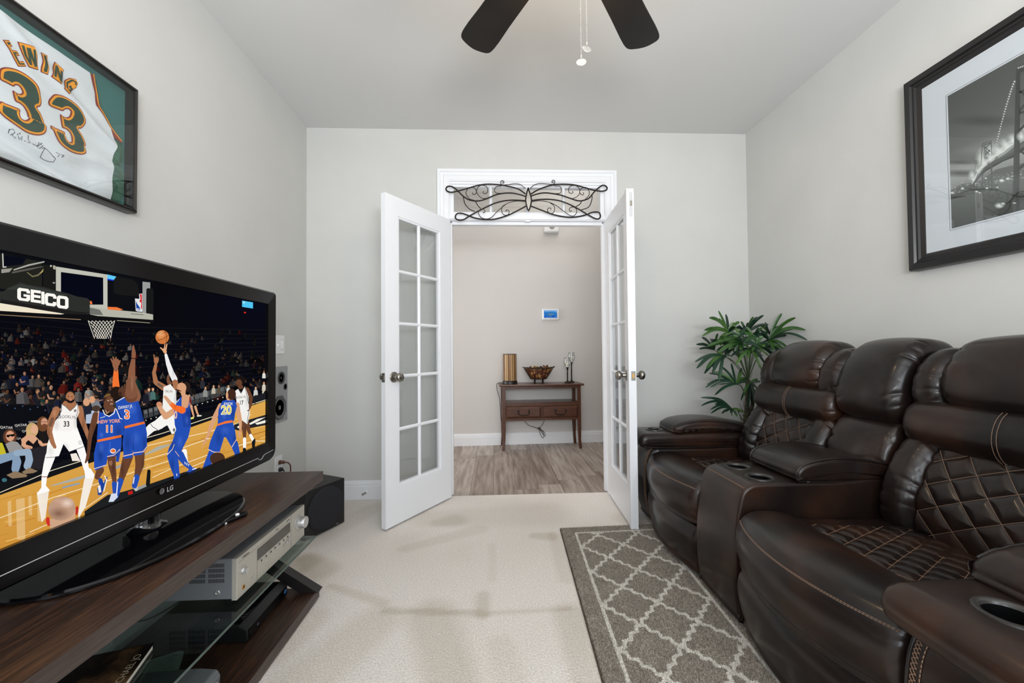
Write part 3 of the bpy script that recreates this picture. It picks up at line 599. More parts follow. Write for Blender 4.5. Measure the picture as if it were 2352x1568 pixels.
    p.limb('C', SKIN3, [(955, 230, 66), (925, 340, 60), (895, 450, 46), (885, 580, 32), (872, 660, 34), (852, 705, 16)])
    p.limb('C', SKIN3, [(1060, 140, 60), (1110, 170, 66)]); p.poly('C', BLUE, [(985, 190), (1030, 210), (1085, 240), (1140, 190), (1160, 165), (1215, 260), (1238, 330), (1232, 430), (965, 480), (975, 330), (980, 250)])
    p.line('C', WHT, [(1025, 180), (1045, 225), (1088, 244), (1135, 215), (1150, 165)], 9); p.line('C', (246, 180, 150), [(985, 190), (978, 250), (975, 310)], 8); p.line('C', WHT, [(1160, 170), (1195, 260), (1230, 275)], 8)
    p.poly('C', ORG, [(968, 478), (1208, 428), (1212, 452), (970, 502)]); p.text('C', (236, 160, 130), 'NEW YORK', 1088, 295, 48, slope=-.06, sx=.88, bold=.03); p.text('C', WHT, '11', 1090, 372, 96, sx=.95, bold=.06); p.text('C', ORG, '11', 1090, 372, 96, sx=.95, bold=.02); p.line('C', (236, 234, 234), [(1000, 260), (1048, 245)], 5)
    p.ell('C', (60, 40, 30), 1080, 70, 54, 56); p.poly('C', (120, 88, 50), [(1030, 55), (1060, 20), (1110, 14), (1120, 30), (1060, 50)]); p.ell('C', SKIN3, 1092, 98, 44, 56); p.ell('C', (216, 180, 160), 1112, 120, 14, 9, n=10); p.ell('C', (70, 34, 30), 1112, 122, 10, 5, n=8); p.ell('C', (236, 230, 224), 1078, 86, 8, 4, n=8); p.ell('C', (236, 230, 224), 1112, 80, 8, 4, n=8); p.ell('C', SKIN3, 1042, 106, 10, 16, n=8)
    # -------- shooter in white
    p.limb('D', WHT, [(430, 1180, 50), (445, 1270, 36), (460, 1310, 22)]); p.limb('D', (244, 242, 238), [(170, 890, 110), (80, 930, 90), (20, 990, 76), (-60, 1080, 60)]); p.poly('D', (246, 244, 240), [(70, 900), (180, 800), (330, 820), (345, 960), (300, 1010), (245, 905), (150, 960), (80, 930)]); p.line('D', (50, 52, 56), [(70, 890), (90, 920), (145, 955)], 6); p.line('D', (50, 52, 56), [(248, 910), (292, 1000), (335, 1005)], 6); p.ell('D', (120, 120, 124), 318, 955, 14, 20, n=10)
    p.limb('D', SKIN2, [(125, 265, 30), (105, 350, 40), (125, 450, 52), (200, 500, 66), (250, 530, 60)]); p.limb('D', (110, 90, 76), [(150, 470, 26), (190, 495, 26)]); p.limb('D', SKIN2, [(128, 235, 44), (110, 195, 14), (104, 158, 10)]); p.limb('D', SKIN2, [(140, 225, 30), (150, 190, 12)]); p.limb('D', SKIN2, [(128, 230, 30), (128, 185, 12)])
    p.ell('D', (120, 82, 60), 275, 420, 36, 60); p.ell('D', HAIR, 320, 400, 52, 62); p.poly('D', (240, 238, 232), [(208, 500), (280, 470), (345, 540), (345, 810), (200, 850), (196, 700)]); p.line('D', (80, 82, 88), [(290, 480), (340, 540), (345, 640)], 6); p.text('D', (96, 94, 96), 'OKLYN', 262, 548, 34, slope=.04, sx=.7, bold=.01)
    p.limb('D', (236, 236, 236), [(232, 160, 30), (255, 250, 46), (290, 350, 58), (325, 420, 62)]); p.limb('D', SKIN2, [(330, 450, 60), (340, 500, 60)])
    p.limb('D', (224, 166, 124), [(225, 130, 34), (215, 110, 40)]); p.limb('D', (224, 166, 124), [(210, 115, 18), (175, 85, 12)]); p.limb('D', (224, 166, 124), [(232, 105, 14), (243, 45, 11)]); p.limb('D', (224, 166, 124), [(218, 100, 14), (222, 45, 10)])
    p.ell('B', (206, 120, 62), 1268, 934, 53, 54, n=30); p.ell('B', (226, 150, 90), 1256, 916, 32, 30, a=.7); p.line('B', (84, 42, 26), [(1222, 962), (1262, 952), (1318, 920)], 3); p.line('B', (84, 42, 26), [(1230, 900), (1270, 905), (1300, 892)], 3); p.line('B', (84, 42, 26), [(1290, 886), (1304, 920), (1298, 975)], 3)
    # -------- player 3, blue, arms raised
    p.limb('B', ORG, [(905, 1190, 34), (903, 1260, 46), (905, 1320, 56)]); p.limb('B', (150, 98, 72), [(905, 1190, 30), (902, 1150, 50), (905, 1130, 56)])
    for q in ([(885, 1140, 16), (866, 1105, 10)], [(895, 1130, 16), (882, 1090, 10)], [(908, 1130, 16), (905, 1092, 10)], [(922, 1150, 18), (936, 1120, 12)]): p.limb('B', (150, 98, 72), q)
    p.limb('B', (140, 92, 68), [(1045, 1400, 110), (1026, 1290, 62), (1030, 1190, 52), (1042, 1100, 30), (1044, 1060, 34), (1041, 1002, 12)]); p.line('B', (30, 24, 22), [(1024, 1100), (1056, 1102)], 6)
    p.limb('A', SKIN3, [(1045, 670, 84), (1015, 770, 66), (985, 870, 44)]); p.limb('A', BLUE, [(982, 870, 52), (960, 940, 48), (945, 1000, 40)]); p.limb('A', (236, 238, 242), [(960, 880, 9), (950, 990, 9)]); p.poly('A', (210, 218, 236), [(888, 1042), (905, 980), (950, 970), (962, 1000), (925, 1040)])
    p.limb('A', SKIN3, [(1140, 650, 84), (1140, 740, 70), (1118, 830, 44)]); p.limb('A', BLUE, [(1115, 840, 50), (1098, 910, 44)]); p.limb('A', (236, 238, 242), [(1096, 840, 8), (1088, 890, 8)])
    p.poly('A', BLUE, [(1015, 430), (1185, 395), (1200, 480), (1200, 600), (1160, 655), (1090, 665), (1085, 620), (1080, 680), (1010, 690), (1000, 560)]); p.line('A', (246, 210, 190), [(1005, 668), (1082, 650)], 7); p.line('A', (246, 210, 190), [(1090, 642), (1170, 630), (1198, 592)], 7); p.limb('A', (24, 54, 140), [(1090, 500, 10), (1086, 620, 10)], a=.7)
    p.poly('A', BLUE, [(940, 225), (985, 195), (1030, 180), (1070, 230), (1130, 215), (1155, 300), (1178, 392), (1018, 425), (990, 340), (955, 280)]); p.poly('A', (30, 66, 160), [(1110, 240), (1130, 220), (1178, 392), (1130, 398)], a=.7); p.poly('A', ORG, [(1015, 422), (1180, 382), (1182, 402), (1018, 442)]); p.line('A', WHT, [(945, 225), (1030, 178)], 6)
    p.text('A', (226, 226, 232), 'DAWAY JR', 1022, 266, 36, slope=-.12, sx=.66, bold=.02); p.text('A', WHT, '3', 1037, 330, 100, slope=.1, bold=.06); p.text('A', ORG, '3', 1037, 330, 100, slope=.1, bold=.02)
    p.ell('A', (34, 24, 20), 952, 150, 55, 52, rot=.5); p.ell('A', (90, 56, 42), 1000, 140, 36, 38); p.ell('A', (60, 38, 30), 980, 160, 14, 20); p.ell('A', (112, 70, 50), 1068, 170, 54, 60); p.limb('A', (128, 84, 62), [(1062, 60, 66), (1072, 150, 100)]); 
    # -------- blue player with orange sleeve
    p.limb('D', BLUE, [(380, 1220, 90), (440, 1310, 56), (500, 1365, 40)]); p.poly('D', (40, 80, 180), [(450, 1400), (500, 1350), (555, 1360), (548, 1375), (480, 1405)]); p.line('D', WHT, [(515, 1372), (555, 1362)], 10); p.text('D', (220, 226, 240), 'NY', 455, 1320, 40, slope=.6, bold=.02)
    p.limb('D', BLUE, [(300, 1230, 110), (322, 1330, 96), (345, 1430, 66), (350, 1480, 60)]); p.limb('D', WHT, [(346, 1420, 8), (348, 1440, 8)])
    p.poly('D', BLUE, [(340, 950), (497, 915), (470, 1030), (420, 1130), (370, 1235), (300, 1190), (246, 1220), (262, 1150), (300, 1080)]); p.line('D', (246, 220, 210), [(246, 1218), (300, 1160), (320, 1110)], 7); p.line('D', (240, 180, 160), [(330, 1180), (372, 1235)], 6)
    p.limb('D', SKIN1, [(330, 745, 60), (230, 812, 66), (180, 740, 46), (160, 695, 50)]); p.ell('D', (206, 140, 108), 160, 682, 30, 26)
    p.poly('D', BLUE, [(345, 660), (375, 620), (420, 580), (475, 620), (490, 740), (497, 920), (345, 962), (325, 900), (318, 760)]); p.poly('D', (28, 60, 150), [(400, 800), (490, 720), (497, 915), (420, 930)], a=.6); p.line('D', WHT, [(350, 660), (372, 630)], 6); p.text('D', (240, 190, 170), '0', 335, 800, 110, sx=.6, bold=.03)
    p.limb('D', SKIN1, [(440, 620, 84), (435, 690, 76)]); p.limb('D', (244, 110, 44), [(405, 745, 76), (330, 720, 56), (282, 675, 44)]); p.limb('D', SKIN1, [(275, 668, 40), (240, 625, 36), (222, 605, 30)])
    p.ell('D', (44, 32, 28), 448, 500, 42, 56); p.ell('D', SKIN1, 398, 508, 50, 54, rot=-.3); p.poly('D', SKIN1, [(380, 540), (440, 520), (440, 620), (400, 600)]); p.poly('D', (70, 44, 34), [(335, 520), (372, 530), (400, 548), (372, 548), (345, 540)]); p.ell('D', SKIN1, 418, 515, 12, 18, n=8); p.ell('D', (190, 128, 96), 350, 500, 10, 8, n=8)
    # -------- player 17, white
    p.limb('D', SKIN3, [(1092, 880, 50), (1110, 960, 38), (1128, 1010, 30)]); p.limb('D', WHT, [(1130, 1012, 32), (1160, 1070, 30)]); p.poly('D', (24, 26, 30), [(1142, 1080), (1160, 1060), (1175, 1040), (1182, 1070), (1175, 1130), (1145, 1140)])
    p.limb('D', SKIN3, [(1060, 870, 54), (1062, 950, 46), (1066, 1040, 32)]); p.limb('D', WHT, [(1066, 1050, 34), (1066, 1140, 32)]); p.ell('D', (24, 26, 30), 1064, 1165, 18, 22)
    p.poly('D', (240, 238, 234), [(1022, 740), (1125, 730), (1120, 800), (1095, 895), (1040, 855), (1030, 800)]); p.line('D', (60, 60, 66), [(1112, 760), (1092, 880)], 5)
    p.limb('D', SKIN3, [(1090, 530, 54), (1135, 610, 36), (1130, 690, 30), (1105, 745, 26)]); p.poly('D', (242, 240, 236), [(968, 540), (1000, 520), (1030, 565), (1068, 492), (1108, 600), (1112, 740), (1022, 775), (985, 700), (975, 610)]); p.line('D', (70, 72, 78), [(1000, 525), (1028, 568), (1066, 495)], 5); p.line('D', (70, 72, 78), [(1068, 500), (1095, 600), (1110, 680)], 5)
    p.text('D', (110, 108, 110), 'BROOKLYN', 1022, 610, 34, slope=-.1, sx=.6, bold=.01); p.text('D', (44, 44, 48), '17', 1032, 668, 62, sx=.7, bold=.02)
    p.ell('D', (26, 20, 18), 1022, 430, 50, 52); p.ell('D', SKIN3, 1005, 460, 34, 42); p.ell('D', SKIN3, 1025, 500, 26, 24); p.ell('D', (60, 36, 28), 985, 484, 14, 8, n=8)
    # -------- player 20, blue, from behind
    p.limb('D', BLUE, [(740, 1180, 100), (690, 1280, 76), (655, 1345, 60)]); p.limb('D', BLUE, [(955, 1100, 84), (985, 1190, 60), (1000, 1260, 46)])
    p.limb('D', SKIN1, [(815, 700, 60), (750, 820, 50), (710, 920, 40), (672, 1030, 26), (650, 1070, 30)]); p.limb('D', SKIN1, [(640, 1075, 16), (615, 1145, 8)]); p.limb('D', SKIN1, [(655, 1075, 14), (632, 1110, 7)]); p.line('D', WHT, [(655, 1045), (675, 1050)], 5)
    p.limb('D', SKIN1, [(985, 690, 54), (1005, 790, 42), (1022, 880, 34), (1022, 960, 22), (1010, 1000, 30), (1020, 1035, 10)]); p.line('D', (200, 60, 50), [(1008, 963), (1032, 965)], 5)
    p.poly('D', BLUE, [(776, 905), (940, 868), (965, 960), (978, 1060), (930, 1140), (868, 1035), (850, 1030), (800, 1195), (680, 1165), (700, 1080), (745, 970)]); p.line('D', (246, 214, 196), [(682, 1162), (740, 1190), (798, 1192)], 8); p.line('D', (246, 214, 196), [(930, 1138), (978, 1058)], 7); p.limb('D', (26, 58, 148), [(862, 950, 12), (858, 1030, 10)], a=.7)
    p.poly('D', BLUE, [(830, 650), (880, 632), (960, 640), (985, 700), (965, 780), (955, 858), (860, 880), (780, 890), (790, 740)]); p.poly('D', ORG, [(775, 895), (860, 862), (938, 852), (936, 876), (860, 888), (778, 912)])
    p.text('D', (230, 232, 238), 'KNOX', 893, 680, 42, slope=-.02, sx=.75, bold=.02); p.text('D', WHT, '20', 872, 748, 128, slope=-.02, sx=.86, bold=.06); p.text('D', (226, 214, 104), '20', 872, 748, 128, slope=-.02, sx=.86, bold=.025)
    p.poly('D', SKIN1, [(868, 580), (900, 560), (950, 610), (940, 640), (880, 642)]); p.ell('D', (64, 40, 30), 928, 578, 46, 62); p.ell('D', SKIN1, 880, 590, 13, 40)
    for z, x, y, rx, ry, a_ in (('C', 760, 300, 40, 110, .28), ('C', 560, 330, 40, 80, .22), ('C', 500, 580, 50, 90, .2), ('C', 650, 560, 50, 70, .25), ('C', 830, 330, 24, 120, .4), ('C', 480, 420, 22, 120, .4), ('C', 1180, 400, 60, 90, .4), ('C', 1000, 620, 50, 120, .4), ('C', 1160, 620, 40, 70, .4), ('C', 940, 420, 24, 150, .45), ('C', 1130, 760, 26, 120, .45), ('A', 1160, 330, 34, 110, .4), ('A', 1040, 560, 40, 110, .35), ('A', 1180, 560, 26, 100, .4), ('A', 1170, 740, 22, 90, .4), ('A', 1000, 780, 20, 90, .4), ('D', 470, 800, 40, 140, .4), ('D', 300, 1120, 40, 90, .35), ('D', 300, 1330, 30, 110, .4), ('D', 940, 780, 30, 110, .4), ('D', 790, 1040, 50, 110, .35), ('D', 960, 1050, 26, 80, .4), ('D', 1090, 640, 24, 110, .3), ('D', 330, 650, 20, 120, .3), ('D', 1075, 960, 18, 80, .4), ('D', 310, 340, 16, 70, .25)):
        p.glow(z, (8, 10, 26), x, y, rx, a=a_, ry=ry)
    for z, x, y, rx, ry, c_ in (('C', 1010, 430, 28, 36, (90, 130, 226)), ('C', 1010, 560, 34, 70, (80, 122, 222)), ('A', 1080, 280, 44, 60, (84, 124, 222)), ('A', 1110, 520, 44, 70, (74, 114, 214)), ('D', 455, 850, 26, 60, (80, 120, 220)), ('D', 860, 960, 60, 60, (74, 114, 214)), ('D', 850, 800, 30, 60, (80, 120, 220)), ('D', 380, 1080, 40, 80, (78, 116, 216)), ('C', 780, 185, 20, 40, (220, 166, 130)), ('C', 540, 210, 26, 50, (214, 158, 122)), ('B', 1030, 1300, 14, 80, (190, 140, 112)), ('C', 1095, 80, 20, 26, (150, 102, 76)), ('C', 700, 30, 26, 12, (210, 158, 120)), ('B', 1255, 908, 34, 26, (250, 196, 146))):
        p.glow(z, c_, x, y, rx, a=.45, ry=ry)
    # heads at the lower edge
    p.ell('C', (210, 50, 40), 478, 1295, 24, 46, rot=-.2); p.ell('C', (190, 46, 36), 762, 1185, 16, 46, rot=.1); p.poly('C', (206, 164, 132), [(490, 1270), (640, 1250), (752, 1170), (745, 1300), (500, 1400)]); p.ell('C', (188, 150, 126), 612, 1165, 138, 118, rot=-.35, n=30); p.glow('C', (120, 84, 66), 580, 1215, 120, a=.9, ry=74); p.glow('C', (238, 214, 198), 665, 1110, 80, a=.9, ry=58); p.glow('C', (214, 170, 150), 580, 1090, 70, a=.6, ry=40)
    p.ell('D', (70, 46, 34), 778, 1260, 80, 68, n=24)
    # -------- hoop, board and arm
    p.poly('E', (14, 15, 20), [(-1200, -200), (2300, 500), (2300, 1460), (-1200, 1200)]); p.poly('E', (34, 34, 30), [(-300, 350), (620, 530), (620, 1000), (-300, 900)]); p.poly('E', (10, 12, 24), [(55, 425), (380, 480), (330, 570), (50, 600)])
    p.line('E', (196, 198, 190), [(30, 410), (38, 610), (80, 606)], 18); p.poly('E', (150, 148, 140), [(10, 640), (180, 625), (130, 685), (10, 700)]); p.limb('E', (168, 168, 162), [(200, 650, 20), (420, 580, 26), (650, 530, 20)]); p.limb('E', (90, 88, 80), [(180, 690, 26), (430, 640, 30), (640, 600, 10)]); p.limb('E', (120, 112, 84), [(400, 690, 14), (480, 750, 20), (560, 730, 22), (630, 670, 24), (650, 610, 14)]); p.limb('E', (196, 176, 96), [(600, 700, 10), (645, 645, 14)])
    p.poly('E', (26, 27, 24), [(640, 570), (830, 600), (830, 960), (640, 920)]); p.ell('E', (196, 192, 180), 755, 592, 14, 16); p.poly('E', (176, 172, 156), [(785, 580), (825, 590), (825, 645), (790, 640)]); p.ell('E', (150, 150, 146), 800, 845, 20, 12)
    p.poly('E', (190, 190, 178), [(830, 600), (1605, 722), (1605, 1245), (1340, 1240), (830, 960)]); p.poly('E', (7, 9, 22), [(905, 682), (1540, 768), (1542, 1172), (1300, 1172), (905, 990)])
    p.poly('E', (24, 25, 24), [(1690, 740), (1990, 800), (2060, 860), (2090, 1050), (1830, 1030), (1700, 1000)]); p.poly('E', (96, 200, 246), [(1600, 718), (1738, 752), (1700, 800), (1605, 782)]); p.poly('E', (20, 60, 230), [(1600, 785), (1700, 800), (1690, 815), (1605, 800)])
    p.poly('B', (152, 154, 152), [(1112, 500), (1172, 506), (1172, 790), (1112, 775)]); p.poly('B', (24, 25, 25), [(1142, 560), (1152, 550), (1190, 556), (1198, 575), (1196, 800), (1180, 825), (1140, 815)]); p.poly('B', (10, 11, 15), [(1172, 506), (1230, 520), (1230, 560), (1195, 560)])
    # league badge
    p.poly('E', (226, 228, 228), [(2018, 1080), (2085, 1086), (2080, 1010), (2128, 1006), (2130, 1280), (2060, 1275), (2030, 1262)]); p.poly('E', (26, 66, 158), [(2028, 1110), (2045, 1150), (2080, 1200), (2098, 1230), (2090, 1262), (2040, 1252)]); p.poly('E', (214, 44, 52), [(2090, 1010), (2122, 1020), (2124, 1250), (2105, 1215), (2112, 1150), (2082, 1120), (2100, 1090)]); p.text('E', (236, 236, 238), 'NBA', 2062, 1240, 32, sx=.8, bold=.03)
    # shelf of the board, boom
    p.poly('E', (180, 180, 166), [(1340, 1200), (1605, 1240), (2135, 1290), (2290, 1320), (2290, 1400), (1500, 1350), (1340, 1320)]); p.poly('E', (110, 112, 106), [(1340, 1215), (1490, 1250), (1540, 1330), (1340, 1320)]); p.poly('E', (236, 120, 60), [(1605, 1205), (1740, 1210), (1840, 1245), (1780, 1260), (1605, 1245)]); p.poly('E', (240, 120, 60), [(1338, 1115), (1368, 1122), (1378, 1165), (1345, 1165)]); p.line('E', (30, 30, 30), [(1960, 1308), (2140, 1325)], 7)
    p.poly('E', (238, 228, 204), [(-400, 1090), (0, 1150), (400, 1215), (980, 1305), (900, 1320), (-400, 1240)])
    p.poly('E', (16, 16, 18), [(-400, 1235), (0, 1268), (700, 1310), (1500, 1345), (2290, 1400), (2290, 1450), (1380, 1410), (700, 1375), (0, 1320), (-400, 1290)]); p.line('E', (170, 140, 108), [(-400, 1285), (0, 1325), (700, 1368), (1200, 1396)], 9); p.line('E', (176, 168, 140), [(1750, 1410), (2240, 1446)], 8)
    p.poly('E', (44, 46, 44), [(-400, 990), (50, 970), (120, 910), (300, 835), (390, 870), (640, 905), (800, 955), (1000, 1000), (1150, 1050), (1300, 1075), (1338, 1110), (1340, 1310), (1260, 1322), (960, 1310), (500, 1235), (0, 1135), (-400, 1080)]); p.poly('E', (60, 64, 60), [(80, 945), (300, 860), (640, 930), (1000, 1030), (900, 1040), (300, 940)], a=.7); p.poly('E', (28, 24, 24), [(0, 1090), (500, 1180), (1100, 1270), (1330, 1290), (1260, 1322), (960, 1310), (500, 1235), (0, 1135)], a=.8)
    for cx, cy, kind in ((343, 1022, 'G'), (530, 1048, 'E'), (634, 1072, 'I'), (748, 1098, 'C'), (930, 1136, 'O')):
        def q(pts): return [(cx+x, cy+y+x*.14) for x, y in pts]
        W_, Hh, c = 88, 94, (250, 248, 240)
        if kind == 'I': p.poly('E', c, q([(-24, -Hh), (24, -Hh), (24, Hh), (-24, Hh)]))
        elif kind == 'E':
            p.poly('E', c, q([(-80, -Hh), (72, -Hh), (72, -52), (-30, -52), (-30, -20), (66, -20), (66, 20), (-30, 20), (-30, 52), (74, 52), (74, Hh), (-80, Hh)]))
        elif kind == 'O':
            p.poly('E', c, q([(-60, -Hh), (60, -Hh), (88, -66), (88, 66), (60, Hh), (-60, Hh), (-88, 66), (-88, -66)])); p.poly('E', (40, 42, 40), q([(-28, -52), (28, -52), (38, -40), (38, 40), (28, 52), (-28, 52), (-38, 40), (-38, -40)]))
        elif kind == 'C':
            p.poly('E', c, q([(-58, -Hh), (60, -Hh), (88, -66), (88, -24), (40, -24), (38, -50), (-26, -52), (-38, -40), (-38, 40), (-28, 52), (28, 52), (38, 40), (38, 26), (88, 26), (88, 66), (60, Hh), (-58, Hh), (-86, 66), (-86, -66)]))
        else:
            p.poly('E', c, q([(-66, -Hh), (68, -Hh), (96, -66), (96, -28), (46, -28), (46, -46), (36, -52), (-28, -52), (-40, -40), (-40, 42), (-28, 54), (30, 54), (46, 44), (46, 26), (0, 26), (0, -8), (98, -8), (98, 66), (70, Hh), (-66, Hh), (-94, 66), (-94, -66)]))
    # net
    def nt(a, t): y = 806+t*138; hw = 104-46*t**.7; return (790+10*t+(a*2-1)*hw, y)
    for k in range(-5, 10):
        for sg in (1, -1):
            ln = []
            for i in range(13):
                t = i/12; a = k/7+sg*t*.62
                if 0 <= a <= 1: ln.append(nt(a, t))
            if len(ln) > 1: p.line('B', (236, 232, 216) if sg > 0 else (220, 216, 200), ln, 4.2)
    p.line('B', (222, 220, 206), [(686, 806), (708, 870), (735, 944)], 5); p.line('B', (222, 220, 206), [(894, 806), (872, 880), (862, 942)], 5)
    p.poly('B', (80, 196, 240), [(1893, 648), (1978, 662), (1978, 710), (1893, 697)]); p.poly('B', (176, 232, 250), [(1898, 655), (1916, 658), (1914, 670), (1898, 668)]); p.ell('B', (220, 40, 34), 1915, 742, 9, 6)
# ================================================================ LEFT SIDE: framed jersey
FX = -1.35
def jd(y, z):   # folds of the cloth, metres
    u = (y-.9); v = z-1.6
    d = .0035*sin(34*(v+.25*u)+5*noise.noise(Vector((y*5, z*9, 0)))*1.2)*(1.1 if v < .17 else .35)
    d += .003*noise.noise(Vector((y*9+3, z*16+y*9, 1.5)))
    d += .0035*exp(-((z-(2.03-.62*(y-1.13)))/.019)**2)*(1 if y < 1.5 else 0)+.003*exp(-((z-(1.885-.20*(y-1.2)))/.016)**2)
    return d*2.0
def cdt_sheet(poly, step, X, off, dfun, name, m, parent, thick=0):
    """fill a (y,z) outline with a triangulated sheet that follows the cloth"""
    area_ = sum(poly[i][0]*poly[(i+1) % len(poly)][1]-poly[(i+1) % len(poly)][0]*poly[i][1] for i in range(len(poly)))
    if area_ < 0: poly = poly[::-1]
    pts = []
    for i in range(len(poly)):
        a = Vector(poly[i]).to_2d(); b = Vector(poly[(i+1) % len(poly)]).to_2d(); n = max(1, int((b-a).length/step))
        for k in range(n): pts.append(a+(b-a)*(k/n))
    nb = len(pts); ys = [p.x for p in pts]; zs = [p.y for p in pts]; edges = [(i, (i+1) % nb) for i in range(nb)]
    y = min(ys)+step*.5; k = 0
    while y < max(ys):
        z = min(zs)+step*(.5+.25*(k % 2))
        while z < max(zs): pts.append(Vector((y, z))); z += step
        y += step; k += 1
    r = delaunay_2d_cdt(pts, edges, [list(range(nb))], 1, 1e-6)
    bm = new_bm(); V = [bm.verts.new((X+off+dfun(p.x, p.y), p.x, p.y)) for p in r[0]]
    for f in r[2]:
        try: bm.faces.new([V[i] for i in f])
        except ValueError: pass
    for f in bm.faces:
        f.normal_update()
        if f.normal.x < 0: f.normal_flip()
    return obj(name, bm, m, parent, smooth=True)
def inset(poly, d):
    n = len(poly); a_ = sum(poly[i][0]*poly[(i+1) % n][1]-poly[(i+1) % n][0]*poly[i][1] for i in range(n)); sg = 1 if a_ > 0 else -1; out = []
    for i in range(n):
        p0, p1, p2 = Vector(poly[i-1]), Vector(poly[i]), Vector(poly[(i+1) % n]); e1 = (p1-p0).normalized(); e2 = (p2-p1).normalized()
        n1 = Vector((-e1.y, e1.x)); n2 = Vector((-e2.y, e2.x)); b = n1+n2
        if b.length < 1e-6: b = n1
        b.normalize(); c = max(.45, b.dot(n1)); out.append(tuple(p1+b*(sg*d/c)))
    return out
def zpt(z, pts, X=FX):
    ox, oy, sc = ZONES[z]; return [(lambda q: (q.y, q.z))(onp(ox+x/sc, oy+y/sc, 0, X)) for x, y in pts]
jf = thing('framed_jersey', 'white basketball jersey with green 33 in a black frame above the television', 'framed jersey', (XL, 1.25, 1.60), world=True)
jy0, jy1, jz0, jz1 = .93, 1.547, 1.602, 2.076; fw_ = .017
def picture_frame(parent, sgn, xw, y0, y1, z0, z1, prof, m):
    """prof: (inset from outside, distance from the wall)"""
    for k in range(4):
        c = [(y0, z0), (y1, z0), (y1, z1), (y0, z1)]; a, b = c[k], c[(k+1) % 4]; bm = new_bm(); R = []
        for p in (a, b):
            dy = 1 if p[0] == y0 else -1; dz = 1 if p[1] == z0 else -1
            R.append([bm.verts.new((xw+sgn*h_, p[0]+dy*i_, p[1]+dz*i_)) for i_, h_ in prof])
        n = len(prof)
        for i in range(n): bm.faces.new((R[0][i], R[0][(i+1) % n], R[1][(i+1) % n], R[1][i]))
        bm.faces.new(R[0]); bm.faces.new(R[1]); bmesh.ops.recalc_face_normals(bm, faces=bm.faces); obj('frame_rail', bm, m, parent)
frame_black = mat('black_frame_lacquer', L(24, 21, 20), .28, bump=[(120, .1, .001, (1, 1, 1), 'N')])
picture_frame(jf, 1, XL, jy0, jy1, jz0, jz1, [(0, .002), (0, .030), (.003, .040), (.009, .044), (.015, .040), (.0175, .030), (.0175, .002)], frame_black)
obj('backing_mat', bx(XL+.002, FX-.0265, jy0+.01, jy1-.01, jz0+.01, jz1-.01), mat('teal_mat_board', L(58, 112, 110), .85, bump=[(300, .1, .001, W1, 'N')]), jf)
white_cloth = mat('white_jersey_mesh', L(224, 226, 232), .75, bump=[(1500, .25, .0006, W1, 'N'), (9, .5, .02, (1, .5, 1.6), 'N')]); jm_g = mat('jersey_dark_green', L(38, 66, 52), .8, bump=[(1500, .2, .0006, W1, 'N')]); jm_y = mat('jersey_gold', L(246, 160, 30), .8); jm_r = mat('jersey_maroon', L(142, 52, 42), .8)
Yl = jy0+.012
out = zpt('K', [(0, 55), (150, 160), (300, 265), (470, 380), (655, 505), (672, 580), (690, 650), (697, 730), (740, 800), (770, 850), (795, 890), (812, 950), (818, 1020), (806, 1100), (800, 1180), (797, 1300), (798, 1388)])
zt = out[0][1]; out = [(Yl, zt-.02), (1.0, zt+.012)]+out+[(out[-1][0], jz0+.012), (Yl, jz0+.012)]
jer = cdt_sheet(out, .0062, FX-.006, -.006, jd, 'jersey', white_cloth, jf)
tr = zpt('K', [(655, 505), (672, 580), (690, 650), (697, 730), (740, 800), (795, 890), (812, 950), (862, 992), (868, 970), (800, 888), (752, 800), (722, 740), (715, 690), (697, 600), (684, 520)])
cdt_sheet(tr, .006, FX-.006, -.0052, jd, 'armhole_trim', jm_r, jer)
tr = zpt('K', [(674, 512), (690, 600), (707, 700), (716, 745), (745, 800), (796, 890), (864, 982), (866, 976), (800, 886), (750, 797), (720, 738), (714, 690), (696, 598), (680, 513)])
cdt_sheet(tr, .006, FX-.006, -.0046, jd, 'armhole_trim', jm_y, jer)
tr = zpt('K', [(684, 520), (697, 600), (715, 690), (722, 740), (752, 800), (800, 888), (868, 975), (866, 962), (806, 880), (762, 800), (732, 735), (724, 690), (706, 600), (694, 530)])
cdt_sheet(tr, .006, FX-.006, -.008, jd, 'armhole_lining', jm_g, jer)
side = zpt('K', [(818, 960), (868, 990), (878, 1200), (882, 1395), (800, 1392), (800, 1180), (818, 1020)])
cdt_sheet(side, .006, FX-.006, -.009, jd, 'side_panel', mat('green_side_mesh', L(58, 104, 84), .8, noise_=(L(36, 78, 58), 30, (1, 1, 3), .45, .6)), jer)
D3a = [(25, 640), (45, 612), (100, 605), (180, 628), (270, 685), (345, 755), (390, 830), (405, 900), (395, 955), (365, 970), (400, 1025), (428, 1110), (425, 1180), (395, 1213), (340, 1218), (250, 1190), (150, 1125), (60, 1060), (15, 1010), (8, 980), (32, 912), (80, 930), (140, 955), (205, 985), (198, 1025), (210, 1062), (238, 1080), (260, 1070), (268, 1045), (262, 1010), (235, 960), (200, 930), (158, 905), (140, 815), (175, 832), (205, 845), (228, 832), (218, 800), (195, 770), (168, 768), (152, 780), (90, 748), (25, 712)]
D3b = [(478, 870), (500, 848), (550, 850), (620, 875), (700, 935), (755, 1005), (782, 1080), (785, 1130), (765, 1158), (742, 1160), (775, 1220), (803, 1300), (800, 1362), (765, 1390), (700, 1385), (620, 1350), (550, 1290), (510, 1220), (482, 1130), (530, 1150), (580, 1172), (614, 1192), (612, 1225), (625, 1260), (648, 1278), (668, 1270), (670, 1230), (650, 1185), (620, 1160), (585, 1142), (582, 1030), (605, 1042), (635, 1056), (655, 1044), (648, 1003), (625, 982), (608, 985), (600, 1000), (560, 985), (478, 945)]
